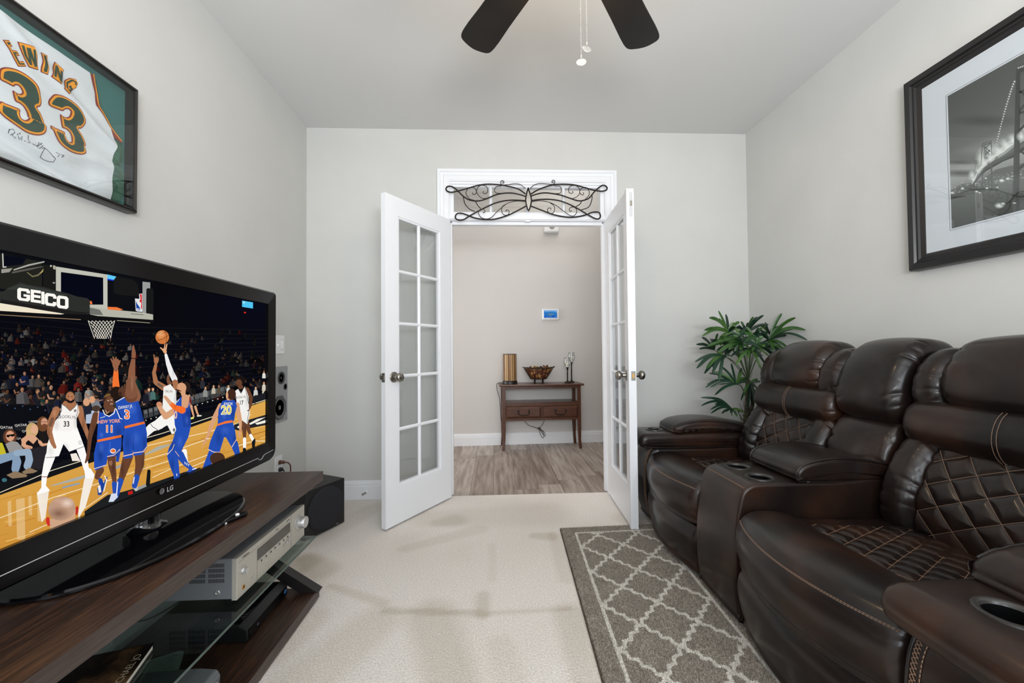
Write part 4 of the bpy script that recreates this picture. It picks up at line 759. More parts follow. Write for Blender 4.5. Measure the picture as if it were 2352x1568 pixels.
LE = [(58, 358), (122, 362), (152, 418), (128, 420), (142, 450), (190, 458), (215, 500), (182, 503), (200, 550), (240, 550), (262, 598), (180, 600), (160, 558), (110, 440)]
LW = [(192, 372), (335, 422), (383, 632), (285, 605)]; LI = [(395, 468), (458, 500), (460, 675), (400, 648)]
LN = [(522, 553), (610, 630), (572, 760), (483, 690)]; LG_ = [(622, 722), (665, 700), (715, 713), (735, 752), (725, 790), (640, 848), (595, 800), (600, 762)]
for k, (nm, P_, i1, i2) in enumerate((('digit', D3a, .0034, .0088), ('digit', D3b, .0034, .0084), ('letter', LE, .0020, .0048), ('letter', LW, .0022, .0056), ('letter', LI, .0022, .0054), ('letter', LN, .0022, .0056), ('letter', LG_, .0020, .0052))):
    q = zpt('J', P_)
    if nm == 'digit': q = [(v.x, v.y) for v in catmull([(a, b, 0) for a, b in q], 3, True)]
    if P_ is LE: q = zpt('J', LE)
    cdt_sheet(q, .0042, FX-.006, -.0050, jd, nm, jm_r, jer); cdt_sheet(inset(q, i1), .0042, FX-.006, -.0036, jd, nm, jm_y, jer)
    if nm == 'digit' or P_ in (LE, LI): cdt_sheet(inset(q, i2), .0042, FX-.006, -.0022, jd, nm, jm_g, jer)
def strokes(z, lines, wdt, m, nm, off):
    for ln in lines:
        q = [Vector(p) for p in zpt(z, ln)]; A, B = [], []
        for i, p in enumerate(q):
            d = (q[min(i+1, len(q)-1)]-q[max(i-1, 0)]).normalized(); n = Vector((-d.y, d.x))*wdt/2; A.append(tuple(p+n)); B.append(tuple(p-n))
        bm = new_bm(); V = [[bm.verts.new((FX-.006+off+jd(*p), p[0], p[1])) for p in R] for R in (A, B)]
        for i in range(len(q)-1): bm.faces.new((V[0][i], V[0][i+1], V[1][i+1], V[1][i]))
        for f in bm.faces:
            f.normal_update()
            if f.normal.x < 0: f.normal_flip()
        obj(nm, bm, m, jer)
strokes('J', [[(232, 408), (262, 500), (306, 585)], [(270, 430), (306, 585)], [(278, 432), (318, 520), (352, 602)], [(318, 446), (352, 602)]], .0062, jm_g, 'letter', -.0024)
strokes('J', [[(538, 590), (508, 690)], [(540, 592), (562, 735)], [(588, 640), (560, 735)]], .0062, jm_g, 'letter', -.0024)
strokes('J', [[(712, 765), (712, 738), (680, 722), (640, 745), (618, 790), (640, 820), (684, 795), (675, 776), (655, 786)]], .0052, jm_g, 'letter', -.0024)
ink = mat('black_ink', L(60, 62, 70), .5)
strokes('J', [[(92, 1160), (100, 1200), (96, 1165), (125, 1160), (140, 1195), (118, 1215)], [(128, 1210), (160, 1245), (165, 1200), (180, 1240), (190, 1255), (205, 1225), (208, 1262)], [(188, 1192), (178, 1208)], [(228, 1270), (240, 1268)], [(275, 1215), (260, 1250), (282, 1285), (255, 1280)], [(300, 1292), (350, 1315), (400, 1290), (372, 1283), (345, 1320), (370, 1335), (410, 1310)], [(395, 1335), (425, 1330), (398, 1375), (400, 1415), (440, 1440), (480, 1455), (512, 1458), (522, 1425), (490, 1400)], [(410, 1325), (440, 1345), (470, 1375), (510, 1420)], [(515, 1370), (550, 1385), (535, 1412)], [(560, 1390), (590, 1395), (565, 1415), (590, 1410), (575, 1395)]], .0016, ink, 'signature', -.0050)
obj('glass', bx(XL+.036, XL+.038, jy0+.015, jy1-.015, jz0+.015, jz1-.015), glass_m, jf)

# ================================================================ television
tv = thing('television', 'large black flat television on an oval gloss foot, showing a basketball game', 'television', (-1.03, 1.21, .552), world=True)
ty0, ty1, tz0, tz1 = .62, 1.836, .606, 1.345; sy0, sy1, sz0, sz1 = .716, 1.781, .687, 1.289
def rrect(y0, y1, z0, z1, r, rb, n=6):
    out = []
    for cy, cz, a0, rr in ((y1-rb, z0+rb, -90, rb), (y1-r, z1-r, 0, r), (y0+r, z1-r, 90, r), (y0+rb, z0+rb, 180, rb)):
        for k in range(n+1): a = radians(a0+90*k/n); out.append((cy+rr*cos(a), cz+rr*sin(a)))
    return out
bm = new_bm(); o_ = rrect(ty0, ty1, tz0, tz1, .012, .045); i_ = rrect(sy0, sy1, sz0, sz1, .0015, .0015)
o2 = rrect(ty0+.006, ty1-.006, tz0+.006, tz1-.006, .010, .04)
lay = [[bm.verts.new((x, p[0], p[1])) for p in q] for x, q in ((-1.045, o_), (-.990, o_), (-.984, o2), (-.9895, i_), (-1.003, i_))]
for a, b in zip(lay, lay[1:]):
    for k in range(len(a)): bm.faces.new((a[k], a[(k+1) % len(a)], b[(k+1) % len(a)], b[k]))
bm.faces.new(lay[0][::-1]); bmesh.ops.recalc_face_normals(bm, faces=bm.faces); obj('bezel', bm, bezel_m, tv, smooth=True, angle=25)
obj('rear_housing', rbox(-1.10, -1.044, ty0+.08, ty1-.14, tz0+.03, tz1-.06, .02, 3), black_m, tv, smooth=True, angle=40)
# silver trim line with its small dip at the power light
pts = [(-.9835, .64, .638)]+[(-.9835, y, .6395) for y in (.9, 1.3, 1.6, 1.698)]+[(-.9835, 1.704, .633), (-.9835, 1.715, .6285), (-.9835, 1.728, .6305), (-.9835, 1.738, .640), (-.9835, 1.75, .6435), (-.9845, 1.80, .645), (-.987, 1.826, .646)]
bm = new_bm(); tube(bm, pts, .0011, 6); obj('silver_trim_line', bm, mat('silver_trim', L(220, 220, 222), .3, .3), tv)
bm = new_bm(); pa = zpt
def onx(x): return lambda px, py: onp(px, py, 0, x)
cC = onp(372, 1128, 0, -.9835)
for k in range(20):
    a, b = 2*pi*k/20, 2*pi*(k+1)/20; bm.faces.new([bm.verts.new((-.9832, cC.y+.0085*cos(t), cC.z+.0085*sin(t))) for t in (a, b)]+[bm.verts.new((-.9832, cC.y, cC.z))])
lg = obj('emblem', bm, mat('emblem_grey', L(150, 152, 156), .3, .4), tv)
bm = new_bm(); put_text(bm, 'LG', .02, lambda a, b: Vector((-.9831, 1.2525+a, .669+b)), .02); obj('lettering', bm, mat('lettering_silver', L(200, 200, 204), .3), tv)
bm = new_bm()
for r_ in (.0055,):
    tube(bm, [(-.9828, cC.y+r_*cos(t), cC.z+r_*sin(t)) for t in [radians(20+i*16) for i in range(17)]], .0006, 5); tube(bm, [(-.9828, cC.y, cC.z+.004), (-.9828, cC.y, cC.z-.002), (-.9828, cC.y+.003, cC.z-.002)], .0006, 5)
obj('emblem_mark', bm, black_m, lg)
scr_m = vcol_mat('screen_picture', emission=.93, alpha=True)
P_ = Paint(-1.001, 1, sy0, sy1, sz0, sz1); paint_game(P_); print('screen layers', P_.layer, len(P_.polys)); P_.build('screen_picture', scr_m, tv)
# stand: neck and oval foot
bm = new_bm(); N_ = 56; rings = []
for a_, b_, z_ in ((.200, .320, .553), (.205, .325, .556), (.205, .325, .561), (.200, .320, .565), (.11, .17, .5675), (.0, .0, .568)):
    def se(t): c, s_ = cos(t), sin(t); return (abs(c)**.92*(1 if c > 0 else -1), abs(s_)**.92*(1 if s_ > 0 else -1))
    rings.append([bm.verts.new((-1.03+a_*se(2*pi*k/N_)[0], 1.21+b_*se(2*pi*k/N_)[1], z_)) for k in range(N_)])
for a, b in zip(rings, rings[1:]):
    for k in range(N_): bm.faces.new((a[k], a[(k+1) % N_], b[(k+1) % N_], b[k]))
bm.faces.new(rings[0][::-1]); bmesh.ops.remove_doubles(bm, verts=bm.verts, dist=1e-5); obj('foot', bm, black_gloss, tv, smooth=True, angle=35)
bm = new_bm(); lathe(bm, [(.062, .565), (.055, .569), (.045, .574), (.042, .585), (.042, .612)], (-1.04, 1.225, 0), 'Z', 28); obj('neck', bm, mat('smoked_acrylic_neck', L(16, 17, 20), .05, coat=1), tv, smooth=True, angle=50)

# ================================================================ media console
ST = thing('media_console', 'dark espresso media console with smoked glass shelf and slanted legs under the television', 'media console', (-1.04, 1.05, 0), world=True)
sa, sb = .30, 1.80
tp_ = obj('top', bx(-1.31, -.763, sa, sb-.001, .510, .552), espresso, ST, bevel=.0015)
obj('edge_sheen', bx(-.763, -.762, sa, sb, .5105, .5515), espresso_sheen, tp_); obj('edge_sheen', bx(-1.31, -.762, sb-.001, sb, .5105, .5515), espresso_sheen, tp_)  # thin strips carrying the painted sheen of the edges
bs_ = obj('bottom_shelf', bx(-1.31, -.777, sa, sb-.005, .008, .048), espresso, ST, bevel=.0015)
obj('edge_sheen', bx(-.777, -.776, sa, sb-.005, .0085, .0475), espresso_sheen, bs_)
bm = rbox(-1.28, -.767, sa+.04, 1.742, .288, .298, .002); gs = obj('glass_shelf', bm, [shelf_glass, edge_glass], ST)
for f in gs.data.polygons:
    if abs(f.normal.z) < .9: f.material_index = 1
leg_m = mat('dark_metal_leg', L(40, 36, 36), .4, .3)
for y in (sa+.03, 1.775):
    for (x0, z0, x1, z1) in ((-.80, .508, -1.16, .285), (-1.16, .285, -.80, .049)):
        bm = new_bm(); d = Vector((x1-x0, z1-z0)).normalized(); n = Vector((-d.y, d.x))*.02
        ang = .021/abs(d.y)
        prism(bm, [(x0-ang, z0), (x0+ang, z0), (x1+ang, z1), (x1-ang, z1)], 'Y', y-.022, y+.022); obj('leg', bm, leg_m, ST, bevel=.001)
    # shelf carriers
obj('back_rail', bx(-1.215, -1.15, sa+.05, 1.75, .25, .288), leg_m, ST)

# receiver on the glass
RC = thing('av_receiver', 'silver and grey stereo receiver with a large volume knob on the glass shelf', 'receiver', (-.98, 1.49, .2985), world=True)
ry0, ry1, rz0, rz1, rx = 1.275, 1.71, .316, .441, -.80
obj('case', rbox(rx-.37, rx-.016, ry0+.004, ry1-.004, rz0, rz1, .004), steel_m, RC)
obj('front_panel', rbox(rx-.016, rx, ry0, ry1, rz0-.001, rz1+.001, .0015), silver_m, RC)
def xface(name, y0, y1, z0, z1, d0, d1, m, par, r=0): return obj(name, rbox(rx+d0, rx+d1, y0, y1, z0, z1, r) if r else bx(rx+d0, rx+d1, y0, y1, z0, z1), m, par)
dark_disp = mat('dark_display_window', L(44, 42, 38), .12, coat=.5)
xface('display', 1.379, 1.593, .382, .419, -.001, .0006, dark_disp, RC)
seam_m = mat('panel_seam', L(96, 92, 84), .6)
bm = new_bm(); box(bm, rx, rx+.0004, 1.3795, 1.3805, .317, .381); box(bm, rx, rx+.0004, 1.601, 1.602, .317, .441); box(bm, rx, rx+.0004, 1.3795, 1.601, .3805, .3812); box(bm, rx, rx+.0004, 1.28, 1.6, .4255, .426); obj('panel_seams', bm, seam_m, RC)
def xknob(y, z, r, dep, m, name='knob', ring=True):
    bm = new_bm()
    if ring: lathe(bm, [(r*1.28, rx-.001), (r*1.28, rx+.003), (r*1.12, rx+.005), (r, rx+.006)], (0, y, z), 'X', 28)
    lathe(bm, [(r, rx+.003), (r, rx+dep-.002), (r*.94, rx+dep), (0, rx+dep)], (0, y, z), 'X', 28); bmesh.ops.recalc_face_normals(bm, faces=bm.faces)
    return obj(name, bm, m, RC, smooth=True, angle=35, label='large silver volume knob' if r > .02 else None)
xknob(1.66, .389, .0225, .030, alu_m); xknob(1.305, .391, .0085, .014, alu_m)
for y, z, r_ in ((1.354, .341, .004), (1.548, .352, .004), (1.566, .3525, .0065), (1.582, .357, .0065), (1.596, .356, .004)): xknob(y, z, r_, .004, alu_m, 'button', False)
for i in range(7): xknob(1.40+i*.0285, .3725, .0035, .003, alu_m, 'button', False)
for i in range(2):
    for k in range(3): xface('button', 1.405+k*.022+.0, 1.405+k*.022+(.007 if k == 0 else .016), .340+i*.014, .3455+i*.014, -.0005, .0016, silver_m, RC, .0006)
bm = new_bm(); lathe(bm, [(.0065, rx), (.0065, rx+.002), (.0035, rx+.002), (.003, rx-.001)], (0, 1.307, .338), 'X', 16); obj('headphone_jack', bm, brass_m, RC)
blk_t = mat('printed_lettering', L(52, 52, 54), .5)
bm = new_bm(); put_text(bm, 'YAMAHA', .0085, lambda a, b: Vector((rx+.0006, 1.318+a, .4315+b)), .01); obj('lettering', bm, blk_t, RC)
for q in ((1.494, 1.508, .430, .4325), (1.568, 1.574, .4285, .4335), (1.579, 1.589, .430, .433)): obj('printed_mark', bx(rx, rx+.0006, *q), blk_t, RC)
bm = new_bm()
for g in range(3):
    for r_ in range(4):
        for c in range(11):
            x1 = -.841-g*.057-c*.0044; z1 = .427-r_*.0155
            if x1 > rx-.36: box(bm, x1-.0018, x1, ry0+.0032, ry0+.0048, z1-.0115, z1)
obj('vent_slots', bm, mat('vent_dark', L(20, 20, 24), .8), RC, kind='stuff')
bm = new_bm(); lathe(bm, [(.0085, ry0+.004), (.0085, ry0+.001), (.005, ry0), (.004, ry0+.001), (0, ry0+.001)], (-.86, 0, .34), 'Y', 16); bmesh.ops.recalc_face_normals(bm, faces=bm.faces); obj('side_screw', bm, alu_m, RC, smooth=True)
for x in (-.85, -1.12):
    for y in (1.33, 1.66): bm = new_bm(); lathe(bm, [(.02, .2985), (.02, .316)], (x, y, 0), 'Z', 20); obj('rubber_foot', bm, black_m, RC)

# cable box on the lower shelf
CB = thing('cable_box', 'low black cable box on the lower shelf of the media console', 'cable box', (-1.0, 1.61, .0485), world=True)
cx_, cy0, cy1 = -.885, 1.468, 1.745
bm = new_bm(); prism(bm, [(-1.09, .051), (cx_-.006, .051), (cx_, .058), (cx_-.002, .094), (cx_-.03, .108), (-1.08, .108), (-1.09, .104)], 'Y', cy0, cy1); obj('case', bm, black_m, CB, bevel=.002)
obj('front_glass', bx(cx_-.004, cx_+.0012, cy0+.01, cy1-.012, .060, .090), black_gloss, CB)
bm = new_bm()
for i in range(22): box(bm, cx_-.055, cx_-.034, cy0+.014+i*.0115, cy0+.021+i*.0115, .108, .1095)
obj('vent_ribs', bm, black_gloss, CB, kind='stuff')
bm = new_bm(); put_text(bm, '10', .012, lambda a, b: Vector((cx_+.0016, 1.53+a, .074+b))); obj('display_digits', bm, mat('display_digits', L(150, 160, 170), .4), CB)
bm = new_bm(); lathe(bm, [(.0, cx_+.002), (.009, cx_+.002), (.009, cx_)], (0, 1.722, .078), 'X', 20); obj('power_ring', bm, mat('blue_ring_plastic', L(56, 110, 170), .3), CB)
for x in (-1.06, -.92):
    for y in (1.49, 1.72): bm = new_bm(); lathe(bm, [(.008, .0485), (.008, .052)], (x, y, 0), 'Z', 12); obj('rubber_foot', bm, black_m, CB)

# grey game device near the front of the lower shelf
GD = thing('game_console', 'small grey device with a curved face on the lower shelf, nearest the camera', 'game console', (-.93, 1.17, .0485), world=True)
prof = [(-1.07, .0485), (-.86, .0485), (-.842, .07), (-.84, .10), (-.85, .118), (-.90, .123), (-1.07, .118)]
bm = new_bm(); prism(bm, prof, 'Y', 1.06, 1.268); obj('case', bm, mat('grey_device_plastic', L(104, 108, 112), .35), GD, bevel=.006)
bm = new_bm(); lathe(bm, [(.0, -.838), (.008, -.838), (.009, -.842)], (0, 1.245, .085), 'X', 18); obj('power_button', bm, alu_m, GD)

# book on the glass shelf
bk = thing('picture_book', 'dark picture book with a pale page edge, lying askew on the glass shelf', 'book', (-.903, 1.104, .2985), math.atan2(-.95, .31))
def loc_box(nm, x0, x1, y0, y1, z0, z1, m, par): return obj(nm, bx(x0, x1, y0, y1, z0, z1), m, par)
# local x runs along the near edge, local y to the left (into the shelf)
paper = mat('book_pages', L(226, 220, 206), .8, bump=[(900, .4, .0006, (1, 1, 30), 'N')])
cov = vcol_mat('book_cover_print', rough=.25)
loc_box('pages', .002, .226, -.196, -.003, .002, .016, paper, bk)
loc_box('back_cover', 0, .23, -.20, 0, 0, .0022, black_m, bk)
bm = bx(0, .23, -.20, 0, .016, .0182); fc = obj('front_cover', bm, mat('dark_book_cover', L(22, 16, 14), .25, noise_=(L(104, 78, 52), 12, (1, 1, 1), .55, .74)), bk)
bm = new_bm(); put_text(bm, 'MICHAEL JO', .021, lambda a, b: Vector((.095-a, -.016-b, .0184))); obj('lettering', bm, mat('cover_lettering', L(190, 176, 150), .5), fc)
lf = thing('paper_leaflet', 'pale printed leaflet on the lower shelf, seen through the glass beside the book', 'leaflet', (-1.12, 1.37, .0485), .5)
bm = new_bm(); prism(bm, rrect(-.07, .07, -.05, .05, .02, .002, 5), 'Z', 0, .004); lfo = obj('sheet', bm, mat('leaflet_paper', L(170, 184, 178), .7), lf)
bm = new_bm()
for i in range(7): box(bm, -.055, .055-.004*(i % 3), -.036+i*.011, -.0345+i*.011, .004, .0043)
obj('printed_lines', bm, mat('leaflet_ink', L(70, 84, 80), .7), lf)

# remote / small black gadget on the console top
rm = thing('remote_receiver', 'small black gadget with a white button on the console top beside the television foot', 'gadget', (-.822, 1.305, .5525), 1.25)
bm = new_bm(); pr = [(-.038, -.011), (.02, -.014), (.036, -.006), (.036, .006), (.02, .014), (-.038, .011)]; prism(bm, pr, 'Z', 0, .010); obj('case', bm, black_gloss, rm, bevel=.002)
bm = new_bm(); lathe(bm, [(.006, .010), (.005, .014), (0, .015)], (.006, .002, 0), 'Z', 14); obj('button', bm, plate_m, rm, smooth=True)
bm = new_bm(); box(bm, -.043, -.038, -.010, .010, .001, .006); obj('label_edge', bm, plate_m, rm)

# subwoofer
tS = Vector((.45, .89, 0)).normalized(); nS = Vector((tS.y, -tS.x, 0)); c0 = Vector((-.956, 2.57, 0))
SW = thing('subwoofer', 'black cube subwoofer with round cloth front on the carpet behind the media console', 'subwoofer', tuple(c0-tS*.14-nS*.15), math.atan2(nS.y, nS.x))
hs = .14
obj('cabinet', rbox(-.15, .15, -hs, hs, .006, .281, .002), mat('black_ash_vinyl', L(26, 25, 26), .5, bump=[(200, .25, .001, (1, 1, .1), 'N')]), SW)
bm = new_bm(); lathe(bm, [(.128, .149), (.128, .156), (.118, .166), (.108, .168), (.05, .170), (0, .1705)], (0, 0, .143), 'X', 48); obj('grille', bm, black_cloth, SW, smooth=True, angle=35)
obj('badge', rbox(.149, .1515, .078, .092, .013, .021, .0006), mat('badge_grey', L(120, 120, 122), .4), SW)
for a in (-.12, .12):
    for b in (-.11, .11): bm = new_bm(); lathe(bm, [(.012, 0), (.012, .007)], (a, b, 0), 'Z', 12); obj('rubber_foot', bm, black_m, SW)

# loudspeaker set in the wall
WS = thing('wall_speaker', 'grey in-wall loudspeaker with round drivers on the left wall beside the television', 'speaker', (XL, 2.60, .80), world=True)
wg = mat('speaker_baffle_grey', L(150, 151, 153), .5); rub = mat('speaker_rubber', L(58, 58, 60), .5); cone = mat('speaker_cone', L(92, 92, 94), .5)
obj('baffle', rbox(XL, XL+.006, 2.47, 2.703, .63, .985, .002), wg, WS)
def driver(y, z, r, oct_=False):
    bm = new_bm()
    n = 8 if oct_ else 32
    if oct_: lathe(bm, [(r*1.12, XL+.005), (r*1.12, XL+.009), (r*.98, XL+.010), (r*.94, XL+.006)], (0, y, z), 'X', 8, Mx=Matrix.Translation(Vector((0, y, z))) @ Matrix.Rotation(pi/8, 4, 'X') @ Matrix.Translation(-Vector((0, y, z))))
    ob = obj('driver', bm, rub, WS) if oct_ else None
    bm = new_bm(); lathe(bm, [(r, XL+.006), (r, XL+.011), (r*.88, XL+.013), (r*.80, XL+.008), (r*.5, XL+.002), (r*.3, XL-.001), (r*.26, XL+.004), (r*.12, XL+.009), (0, XL+.010)], (0, y, z), 'X', 32)
    obj('cone', bm, cone if oct_ else rub, ob or WS, smooth=True, angle=30)
driver(2.607, .722, .072, True); driver(2.622, .911, .040)
bm = new_bm(); lathe(bm, [(.021, XL+.006), (.021, XL+.009), (.016, XL+.009), (.014, XL-.0), (0, XL-.0)], (0, 2.672, .850), 'X', 24); obj('port', bm, rub, WS)
for y, z in ((2.69, .97), (2.69, .645), (2.555, .97), (2.555, .645)): bm = new_bm(); lathe(bm, [(.004, XL+.005), (.004, XL+.0075), (0, XL+.008)], (0, y, z), 'X', 8); obj('screw', bm, steel_m, WS)
# switch plate
SP = thing('light_switch', 'white two-gang switch plate with dimmer slider on the left wall above the speaker', 'light switch', (XL, 2.603, 1.125), world=True)
obj('plate', rbox(XL, XL+.006, 2.545, 2.661, 1.066, 1.184, .002), plate_m, SP)
obj('toggle', rbox(XL+.005, XL+.017, 2.572, 2.583, 1.115, 1.128, .002), plate_m, SP)
obj('slider_well', bx(XL+.006, XL+.0068, 2.616, 2.644, 1.09, 1.16), mat('slider_well_white', L(205, 206, 208), .5), SP)
obj('slider', rbox(XL+.006, XL+.011, 2.620, 2.640, 1.095, 1.152, .0015), plate_m, SP)
OP = thing('wall_outlet', 'white wall outlet low on the left wall behind the media console', 'outlet', (XL, 2.60, .36), world=True)
obj('plate', rbox(XL, XL+.006, 2.558, 2.640, .295, .418, .002), plate_m, OP)
for z in (.333, .378): obj('socket', rbox(XL+.005, XL+.0075, 2.583, 2.617, z-.014, z+.014, .002), plate_m, OP)
brn = mat('brown_plug_rubber', L(92, 58, 42), .6)
PC = thing('power_plug', 'brown power plug with drooping cord in the upper socket of the outlet', 'plug', (XL+.0085, 2.60, .378), world=True)
bm = new_bm(); lathe(bm, [(.013, XL+.0085), (.014, XL+.016), (.009, XL+.026), (.011, XL+.036), (.006, XL+.042), (0, XL+.042)], (0, 2.60, .378), 'X', 12); obj('plug', bm, brn, PC, smooth=True)
bm = new_bm(); tube(bm, catmull([(XL+.04, 2.60, .378), (XL+.06, 2.61, .37), (XL+.068, 2.62, .34), (XL+.06, 2.62, .28), (XL+.02, 2.61, .2), (XL+.022, 2.6, .02)], 6), .004, 8); obj('cord', bm, brn, PC, smooth=True)
PC2 = thing('power_plug', 'dark power plug in the lower socket of the outlet, just above the console top', 'plug', (XL+.0085, 2.60, .333), world=True)
bm = new_bm(); lathe(bm, [(.013, XL+.0085), (.014, XL+.018), (.009, XL+.03), (0, XL+.032)], (0, 2.60, .333), 'X', 12); obj('plug', bm, black_m, PC2, smooth=True)
bm = new_bm(); tube(bm, catmull([(XL+.03, 2.60, .333), (XL+.045, 2.585, .31), (XL+.02, 2.57, .2), (XL+.022, 2.56, .02)], 6), .0035, 8); obj('cord', bm, black_m, PC2, smooth=True)
for lb, m_, pts in (('dark cable hanging in a long loop against the wall behind the media console', black_m, [(-1.335, 1.30, .42), (-1.345, 1.30, .33), (-1.34, 1.28, .22), (-1.345, 1.26, .12), (-1.34, 1.20, .2), (-1.345, 1.15, .1), (-1.345, .9, .02), (-1.34, .6, .012)]), ('thin pale cable looping against the wall behind the media console', mat('pale_cable', L(120, 118, 110), .6), [(-1.34, 1.40, .42), (-1.345, 1.36, .34), (-1.345, 1.46, .27), (-1.34, 1.38, .22), (-1.345, 1.48, .17), (-1.34, 1.6, .06), (-1.335, 1.9, .012)])):
    bm = new_bm(); tube(bm, catmull(pts, 7), .003, 7); obj('cable', bm, m_, label=lb, cat='cable', smooth=True)
# door stop on the baseboard
DS = thing('door_stop', 'small white-tipped spring door stop on the baseboard left of the doors', 'door stop', (-.945, YB-.0165, .052), world=True)
bm = new_bm(); lathe(bm, [(.013, YB-.0165), (.013, YB-.0205), (.006, YB-.0235)], (-.945, 0, .052), 'Y', 14); obj('base', bm, plate_m, DS)
bm = new_bm(); tube(bm, [(-.945+.0045*cos(t), YB-.021-t*.0014, .052+.0045*sin(t)+t*.00025) for t in [i*.5 for i in range(90)]], .0011, 5); obj('spring', bm, nickel_m, DS)
bm = new_bm(); lathe(bm, [(.006, YB-.080), (.007, YB-.084), (.007, YB-.094), (.004, YB-.098), (0, YB-.098)], (-.945, 0, .063), 'Y', 12); obj('tip', bm, nickel_m, DS, smooth=True)
# ================================================================ RECLINING SOFA
SF = thing('reclining_sofa', 'dark brown leather reclining sofa with quilted seats and a cup-holder console, along the right wall', 'sofa', (1.4, 1.6, 0), world=True)
class Puff:
    """stuffed shape: closed (x,z) outline swept along y, ends rounded in, with optional relief along the outline"""
    def __init__(s, prof, y0, y1, r=.03, crown=.01, per=6, ny=None, warp=None, relief=None, pucker=0, r1=None, seed=0):
        s.P = [Vector((p[0], p[1])) for p in catmull([(p[0], p[1], 0) for p in prof], per, True)]; n = len(s.P)
        a = sum(s.P[i].x*s.P[(i+1) % n].y-s.P[(i+1) % n].x*s.P[i].y for i in range(n))
        if a < 0: s.P.reverse()
        s.N = []
        for i in range(n): t = (s.P[(i+1) % n]-s.P[i-1]).normalized(); s.N.append(Vector((t.y, -t.x)))
        s.xm = min(q.x for q in s.P)+.16
        s.arc = [0]
        for i in range(n): s.arc.append(s.arc[-1]+(s.P[(i+1) % n]-s.P[i]).length)
        s.y0, s.y1, s.r, s.r1, s.crown, s.warp, s.relief, s.pk, s.seed = y0, y1, r, (r if r1 is None else r1), crown, warp, relief, pucker, seed
        L_ = y1-y0; ys = set()
        for k in range(9): f = 1-cos(pi/2*k/8); ys.add(y0+r*f); ys.add(y1-s.r1*f)
        if pucker:
            for k in range(10): ys.add(min(y0+r+.007*k, (y0+y1)/2)); ys.add(max(y1-s.r1-.007*k, (y0+y1)/2))
        m = ny or max(4, int(L_/.03))
        for k in range(m+1): ys.add(y0+r+(L_-r-s.r1)*k/m)
        s.ys = sorted(ys); s.ys = [y for i, y in enumerate(s.ys) if i == 0 or y-s.ys[i-1] > 1e-5]
    def pt(s, i, y, extra=0):
        n = len(s.P); i0 = int(i) % n; f = i-int(i); p = s.P[i0].lerp(s.P[(i0+1) % n], f); nn = s.N[i0].lerp(s.N[(i0+1) % n], f); arc = s.arc[i0]+(s.arc[i0+1]-s.arc[i0])*f
        d0, d1 = y-s.y0, s.y1-y; e = 0
        if d0 < s.r: q = 1-d0/s.r; e = s.r*(1-sqrt(max(0, 1-q*q)))
        if d1 < s.r1: q = 1-d1/s.r1; e = max(e, s.r1*(1-sqrt(max(0, 1-q*q))))
        m = (y-(s.y0+s.y1)/2)/((s.y1-s.y0)/2); o = s.crown*(1-m*m)-e+extra
        if s.relief: o += s.relief(arc, y, p)
        if s.pk and p.x < s.xm:
            for dd, sg in ((d0, 1), (d1, 2)):
                if dd > .11: continue
                q = Vector((arc*1.0, sg*3.1+s.seed, dd*2.2)); w_ = arc*118+4.5*noise.noise(q*7)+dd*22*noise.noise(Vector((arc*6, s.seed, sg)))
                env = max(0, .25+1.1*noise.noise(Vector((arc*11, sg*7+s.seed, 2)))); ln = .022+.045*abs(noise.noise(Vector((arc*26, s.seed, sg))))
                o += -s.pk*env*(1-abs(sin(w_*.5)))**1.6*1.5*exp(-(max(0, dd-.012)/ln)**1.5)
        v = Vector((p.x+nn.x*o, y, p.y+nn.y*o)); return s.warp(v) if s.warp else v
    def near(s, x, z):
        return min(range(len(s.P)), key=lambda i: (s.P[i].x-x)**2+(s.P[i].y-z)**2)
    def mesh(s, name, m, par=None, col=None, label=None):
        bm = new_bm(); n = len(s.P); cl = bm.verts.layers.float_color.new('Col') if col else None
        R = [[bm.verts.new(s.pt(i, y)) for i in range(n)] for y in s.ys]
        if col:
            for y, rg in zip(s.ys, R):
                for i, v in enumerate(rg): c = col(s.arc[i], y, s.P[i]); v[cl] = (c, c, c, 1)
        for a, b in zip(R, R[1:]):
            for i in range(n): bm.faces.new((a[i], a[(i+1) % n], b[(i+1) % n], b[i]))
        for rg, fl in ((R[0], 1), (R[-1], 0)):
            c = sum((v.co for v in rg), Vector())/n; cv = bm.verts.new(c)
            for i in range(n):
                f = (rg[i], rg[(i+1) % n], cv); bm.faces.new(f[::-1] if fl else f)
        bmesh.ops.recalc_face_normals(bm, faces=bm.faces)
        return obj(name, bm, m, par or SF, smooth=True, label=label)
def piping(paths, name='piping', r=.0042, m=None, par=None):
    bm = new_bm()
    for p in paths: tube(bm, p, r, 6)
    return obj(name, bm, m or pipe_m, par or SF, smooth=True)
def stitch(paths, name='stitching', r=.0009, dash=.0062, gap=.0018, par=None):
    bm = new_bm()
    for p in paths:
        p = [Vector(q) for q in p]; acc = [0]
        for a, b in zip(p, p[1:]): acc.append(acc[-1]+(b-a).length)
        def at(d):
            for i in range(len(p)-1):
                if acc[i+1] >= d: t = (d-acc[i])/max(1e-9, acc[i+1]-acc[i]); return p[i].lerp(p[i+1], t)
            return p[-1]
        d = 0
        while d < acc[-1]: tube(bm, [at(d), at(d+dash*.5), at(min(acc[-1], d+dash))], r, 4); d += dash+gap
    return obj(name, bm, thread_m, par or SF)
def on_line(pf, i, ya, yb, extra=.0012, n=40): return [pf.pt(i, ya+(yb-ya)*k/n, extra) for k in range(n+1)]
def along(pf, i0, i1, y, extra=.0012): 
    n = len(pf.P); k = i0; out = []; c = (i1-i0) % n
    return [pf.pt((i0+j) % n, y, extra) for j in range(c+1)]

